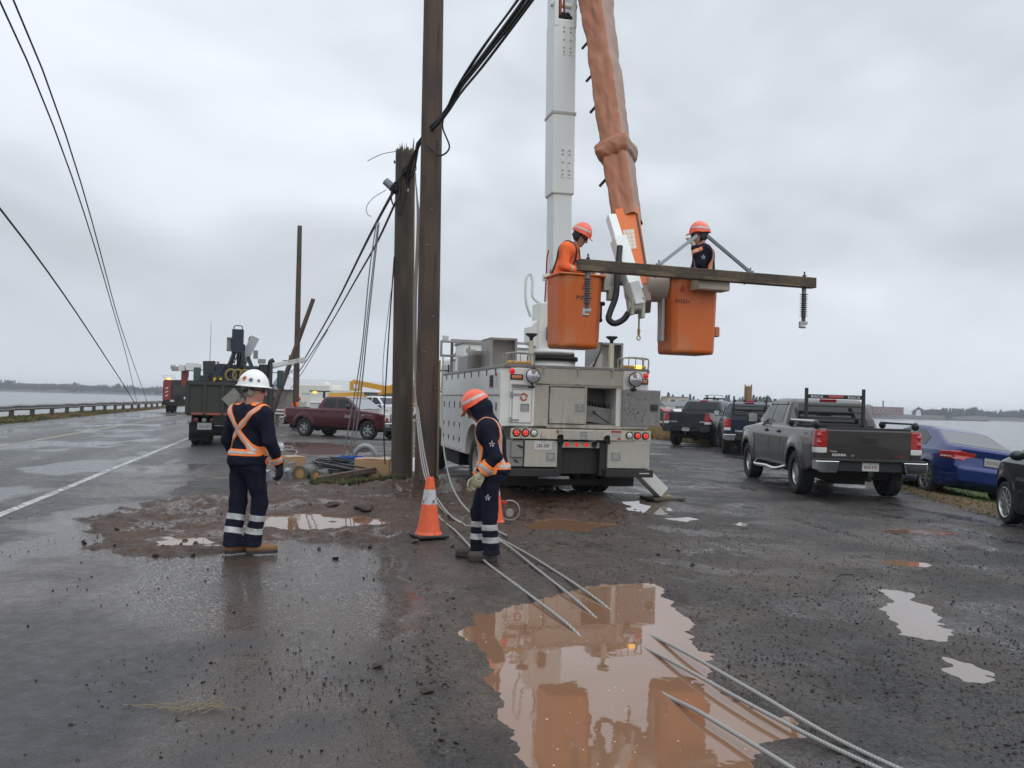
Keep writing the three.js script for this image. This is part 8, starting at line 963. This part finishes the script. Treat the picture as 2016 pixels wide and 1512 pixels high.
  part('exhaust_stack', [cyl([1.15, 1.3, -5.6], [1.15, 2.7, -5.6], 0.09, 0.09, 14), tube([[1.15, 2.7, -5.6], [1.16, 2.85, -5.6], [1.28, 2.93, -5.6]], 0.09, 10)], M([0.04, 0.04, 0.042], 0.4, 0.5), t);
}
{
  const t = thing('boom_truck', 'red work truck with stowed white boom and amber beacon far down the road', 'boom truck', [-26.5, 0, -70.5], RA), rd = M([0.2, 0.015, 0.018], 0.45), wh = M([0.6, 0.6, 0.58], 0.4);
  part('tail_body', [bx(2.5, 1.3, 3.8, 0, 1.55, -2.1), bx(2.5, 0.5, 1.2, 0, 2.4, -3.6)], K.satin, t); for (const s of [-1, 1]) { const b = part('tail_locker', bx(0.6, 1.5, 0.2, s * 0.95, 1.75, 0.02), rd, t); part('reflector_stripe', [0, 1, 2].map((i) => bx(0.24, 0.07, 0.02, s * 0.95, 1.35 + i * 0.3, 0.13, 0, 0, 0.5, 0)), K.whiteLens, b); for (const q of [0.68, 0.98]) wheel(t, [s * q, 0.5, -1.3], { R: 0.5, w: 0.27, rim: 0.28, n: 0, side: s, mat: K.under, simple: true }); wheel(t, [s * 0.98, 0.5, -5.5], { R: 0.5, w: 0.27, rim: 0.28, n: 0, side: s, mat: K.under, simple: true }); }
  part('tail_step', [bx(2.5, 0.35, 0.4, 0, 0.75, 0.05), bx(0.9, 0.7, 0.1, 0, 1.1, 0.02)], K.under, t); const bm = part('beacon_base', bx(0.5, 0.12, 0.2, -0.95, 2.56, -0.1), rd, t); part('beacon', bx(0.3, 0.16, 0.2, -0.85, 2.68, -0.1, 0, 0, 0, 0.04), M([0.8, 0.4, 0.04], 0.3, 0, { emissive: lin([1, 0.55, 0.08]), emissiveIntensity: 2 }), bm); part('guard_rail', frame(0.9, 0.2, 0.03, 0.03, -0.85, 2.85, -0.1), K.steel, bm);
  plate(t, '', [-0.5, 0.95, 0.28], 0.3);
  part('boom_post', [bx(0.5, 1.4, 0.5, 0.1, 2.9, -2.2), bx(0.25, 0.6, 0.3, 0.3, 3.2, -2.0)], rd, t); part('boom', [bx(0.9, 0.6, 3.4, 0.75, 3.75, -2.6), bx(0.5, 0.5, 0.6, -0.1, 3.65, -1.9)], wh, t); part('boom_head', [bx(0.5, 0.36, 0.4, -0.62, 3.55, -1.8), cyl([-0.95, 3.7, -1.8], [-0.6, 3.7, -1.8], 0.16)], M([0.25, 0.24, 0.22], 0.5), t); part('cab', bx(2.3, 1.6, 1.8, 0, 1.9, -5.6, 0, 0, 0, 0.12), rd, t); part('plate_lamp', bx(0.3, 0.18, 0.02, 0.5, 1.2, 0.14), wh, t);
}
{ // white camper body truck
  const t = thing('camper_truck', 'white boxy service van with roof air unit beyond the dark red pickup', 'van', [-20.6, -0.2, -95], -0.5), wh = M([0.68, 0.67, 0.62], 0.45);
  part('box_body', bx(4.4, 2.6, 2.2, 0, 1.75, 0, 0, 0, 0, 0.06), wh, t); part('roof_unit', bx(1.3, 0.35, 0.8, 0.4, 3.2, 0, 0, 0, 0, 0.1), wh, t); const d = part('door', bx(0.75, 1.9, 0.05, 1.5, 1.6, 1.12), wh, t); part('door_window', bx(0.32, 0.9, 0.03, 1.55, 1.95, 1.15), K.glass, d); part('front_box', bx(2.6, 2.2, 2.1, 3.6, 1.5, -0.2, 0, 0, 0, 0.06), wh, t); part('locker_hatch', bx(1.0, 0.6, 0.04, -1.4, 0.85, 1.12), M([0.42, 0.42, 0.4], 0.5), t); part('stripe', [0, 1, 2, 3, 4].map((i) => bx(0.3, 0.05, 0.02, -1.7 + i * 0.7, 1.2, 1.12, 0, 0, 0, 0)), M([0.4, 0.1, 0.05], 0.5), t); part('beacon', bx(0.22, 0.24, 0.22, 4.3, 2.8, 0), M([0.75, 0.16, 0.03], 0.4), t); for (const x of [-1.4, 1.2, 4.0]) part('wheel', cyl([x, 0.4, 0.8], [x, 0.4, 1.1], 0.4, 0.4, 18), K.tyre, t);
  addPrint('side_lettering', t, 1.1, 0.26, 96, (g, W, H_) => { g.clearRect(0, 0, W, H_); text(g, 'Bell Aliant', W / 2, H_ / 2, 20, '#5f6a74', 'bold'); }, [-1.0, 2.1, 1.106], 0, { cut: true });
}
{ // yellow folded boom truck and white pickup cab
  const ye = M([0.55, 0.27, 0.012], 0.45), t = thing('lift_truck', 'truck with folded yellow boom behind the dark red pickup', 'lift truck', [-13.2, 0, -70], -1.2), wh = M([0.68, 0.68, 0.66], 0.4);
  t.rotation.y = 0; part('deck', [bx(5.2, 0.5, 2.2, 0, 0.95, 0), bx(2.2, 0.6, 2.1, -1.4, 1.2, 0)], wh, t); const b = part('lower_boom', [beam([-1.3, 1.75, 0], [1.4, 1.95, 0], 0.4, 0.3), bx(0.7, 0.7, 0.7, 1.2, 1.5, 0)], ye, t); part('upper_boom', [beam([0.6, 2.85, 0.1], [3.6, 2.35, 0.1], 0.42, 0.42), bx(0.9, 0.75, 0.5, 0.85, 2.55, 0.1), ext([[2.6, 1.9], [3.9, 2.05], [3.8, 2.75], [3.3, 2.6]], 0.45, { bevel: 0.03 })], ye, b); part('boom_plate', bx(0.34, 0.34, 0.06, 0.9, 2.5, 0.38), wh, b); part('amber_beacon', bx(0.3, 0.16, 0.2, -2.2, 1.95, 0.9), M([0.8, 0.35, 0.03], 0.3, 0, { emissive: lin([1, 0.5, 0.08]), emissiveIntensity: 1.4 }), t); part('light_bar', bx(1.6, 0.1, 0.3, -2.0, 2.05, 0), K.satin, t); for (const x of [-1.8, 1.9]) part('wheel', cyl([x, 0.48, 0.8], [x, 0.48, 1.12], 0.48, 0.48, 18), K.tyre, t);
  pickup({ kind: 'gm2', p: [-9.2, -0.1, -62], turn: -Math.PI / 2 - 0.75, cell: 0.034, front: true, paint: paintM([0.62, 0.63, 0.64]), R: 0.41, label: 'white pickup half hidden behind the broken pole and the dark red pickup' });
  pickup({ kind: 'gm2', p: [9.0, 0, -60.5], turn: 0.25, cell: 0.034, paint: paintM([0.025, 0.025, 0.026]), R: 0.41, label: 'dark pickup just right of the open locker door, partly hidden by it' });
}
{ // pile of broken timber, short guardrail and pickets beside the far pole
  const t = thing('timber_pile', 'heap of broken timber and branches behind the orange-jacket person', 'timber pile', [-13.2, 0, -51]), R = rng(66); for (let i = 0; i < 46; i++) { const x = (R() - 0.5) * 5, z = (R() - 0.5) * 1.6, y = 0.1 + 0.9 * R() * (1 - Math.abs(x) / 3), a = R() * 3.1, l = 0.4 + 0.7 * R(); part('broken_board', beam([x - Math.cos(a) * l, y, z - Math.sin(a) * l * 0.5], [x + Math.cos(a) * l, y + (R() - 0.4) * 0.5, z + Math.sin(a) * l * 0.5], 0.08 + 0.08 * R(), 0.06, [0, 1, 0.2], 0), [M([0.2, 0.14, 0.09], 0.9), M([0.09, 0.06, 0.045], 0.9), M([0.34, 0.3, 0.25], 0.9)][i % 3], t); }
  const g = thing('short_guardrail', 'short galvanised guardrail in front of the heap of broken timber', 'guardrail', [-12.4, 0, -46.8], 0.05); part('rail', ext([[-0.15, 0], [-0.09, 0.07], [0, 0.015], [0.09, 0.07], [0.15, 0], [0.09, 0.05], [0, 0], [-0.09, 0.05]], 4).rotateZ(Math.PI / 2).rotateY(Math.PI / 2).translate(-2, 0.72, 0), M([0.34, 0.35, 0.35], 0.45, 0.5), g); for (const x of [-1.6, 0, 1.6]) part('post', bx(0.14, 0.8, 0.14, x, 0.4, -0.1), M([0.14, 0.11, 0.08], 0.9), g);
  const fr = thing('steel_frame', 'bright steel trestle frame seen between the two poles', 'frame', [-6.35, 0, -55]); part('frame_bar', [beam([-0.9, 0.3, 0], [0.9, 0.3, 0], 0.08, 0.08), beam([-0.9, 1.2, 0], [0.9, 1.4, 0], 0.08, 0.08), beam([-0.9, 0.3, 0], [-0.1, 1.3, 0], 0.07, 0.07), beam([0, 0.3, 0], [0.9, 1.4, 0], 0.07, 0.07), beam([0.9, 0.3, 0], [0.9, 2.1, 0], 0.08, 0.08), beam([-0.9, 0.3, 0], [-0.9, 1.2, 0], 0.08, 0.08)], M([0.5, 0.5, 0.5], 0.4, 0.5), fr);
  const pt = thing('marker_post', 'white marker post beside the leaning pole', 'post', [-14.4, 0, -49]); part('post', cyl([0, 0, 0], [0, 1.9, 0], 0.07), M([0.6, 0.6, 0.58], 0.6), pt); part('cap', sph(0.08, 0, 1.9, 0), M([0.5, 0.5, 0.5], 0.6), pt);
  const lt = thing('pylon', 'slim lattice pylon on the skyline behind the leaning pole', 'pylon', [-30, 0, -120]), q = []; for (const s of [-1, 1]) q.push(beam([s * 0.9, 0, 0], [s * 0.35, 7.2, 0], 0.12, 0.12)); for (let i = 0; i < 6; i++) q.push(beam([-0.85 + i * 0.09, i * 1.1, 0], [0.8 - i * 0.09, i * 1.1 + 1, 0], 0.08, 0.08), beam([0.85 - i * 0.09, i * 1.1, 0], [-0.8 + i * 0.09, i * 1.1 + 1, 0], 0.08, 0.08)); part('lattice', q, M([0.1, 0.1, 0.1], 0.6, 0.4), lt); part('crossbar', [beam([-1.3, 6.4, 0], [1.3, 6.4, 0], 0.12, 0.12)], M([0.1, 0.1, 0.1], 0.6, 0.4), lt);
}

renderer.render(scene, camera);
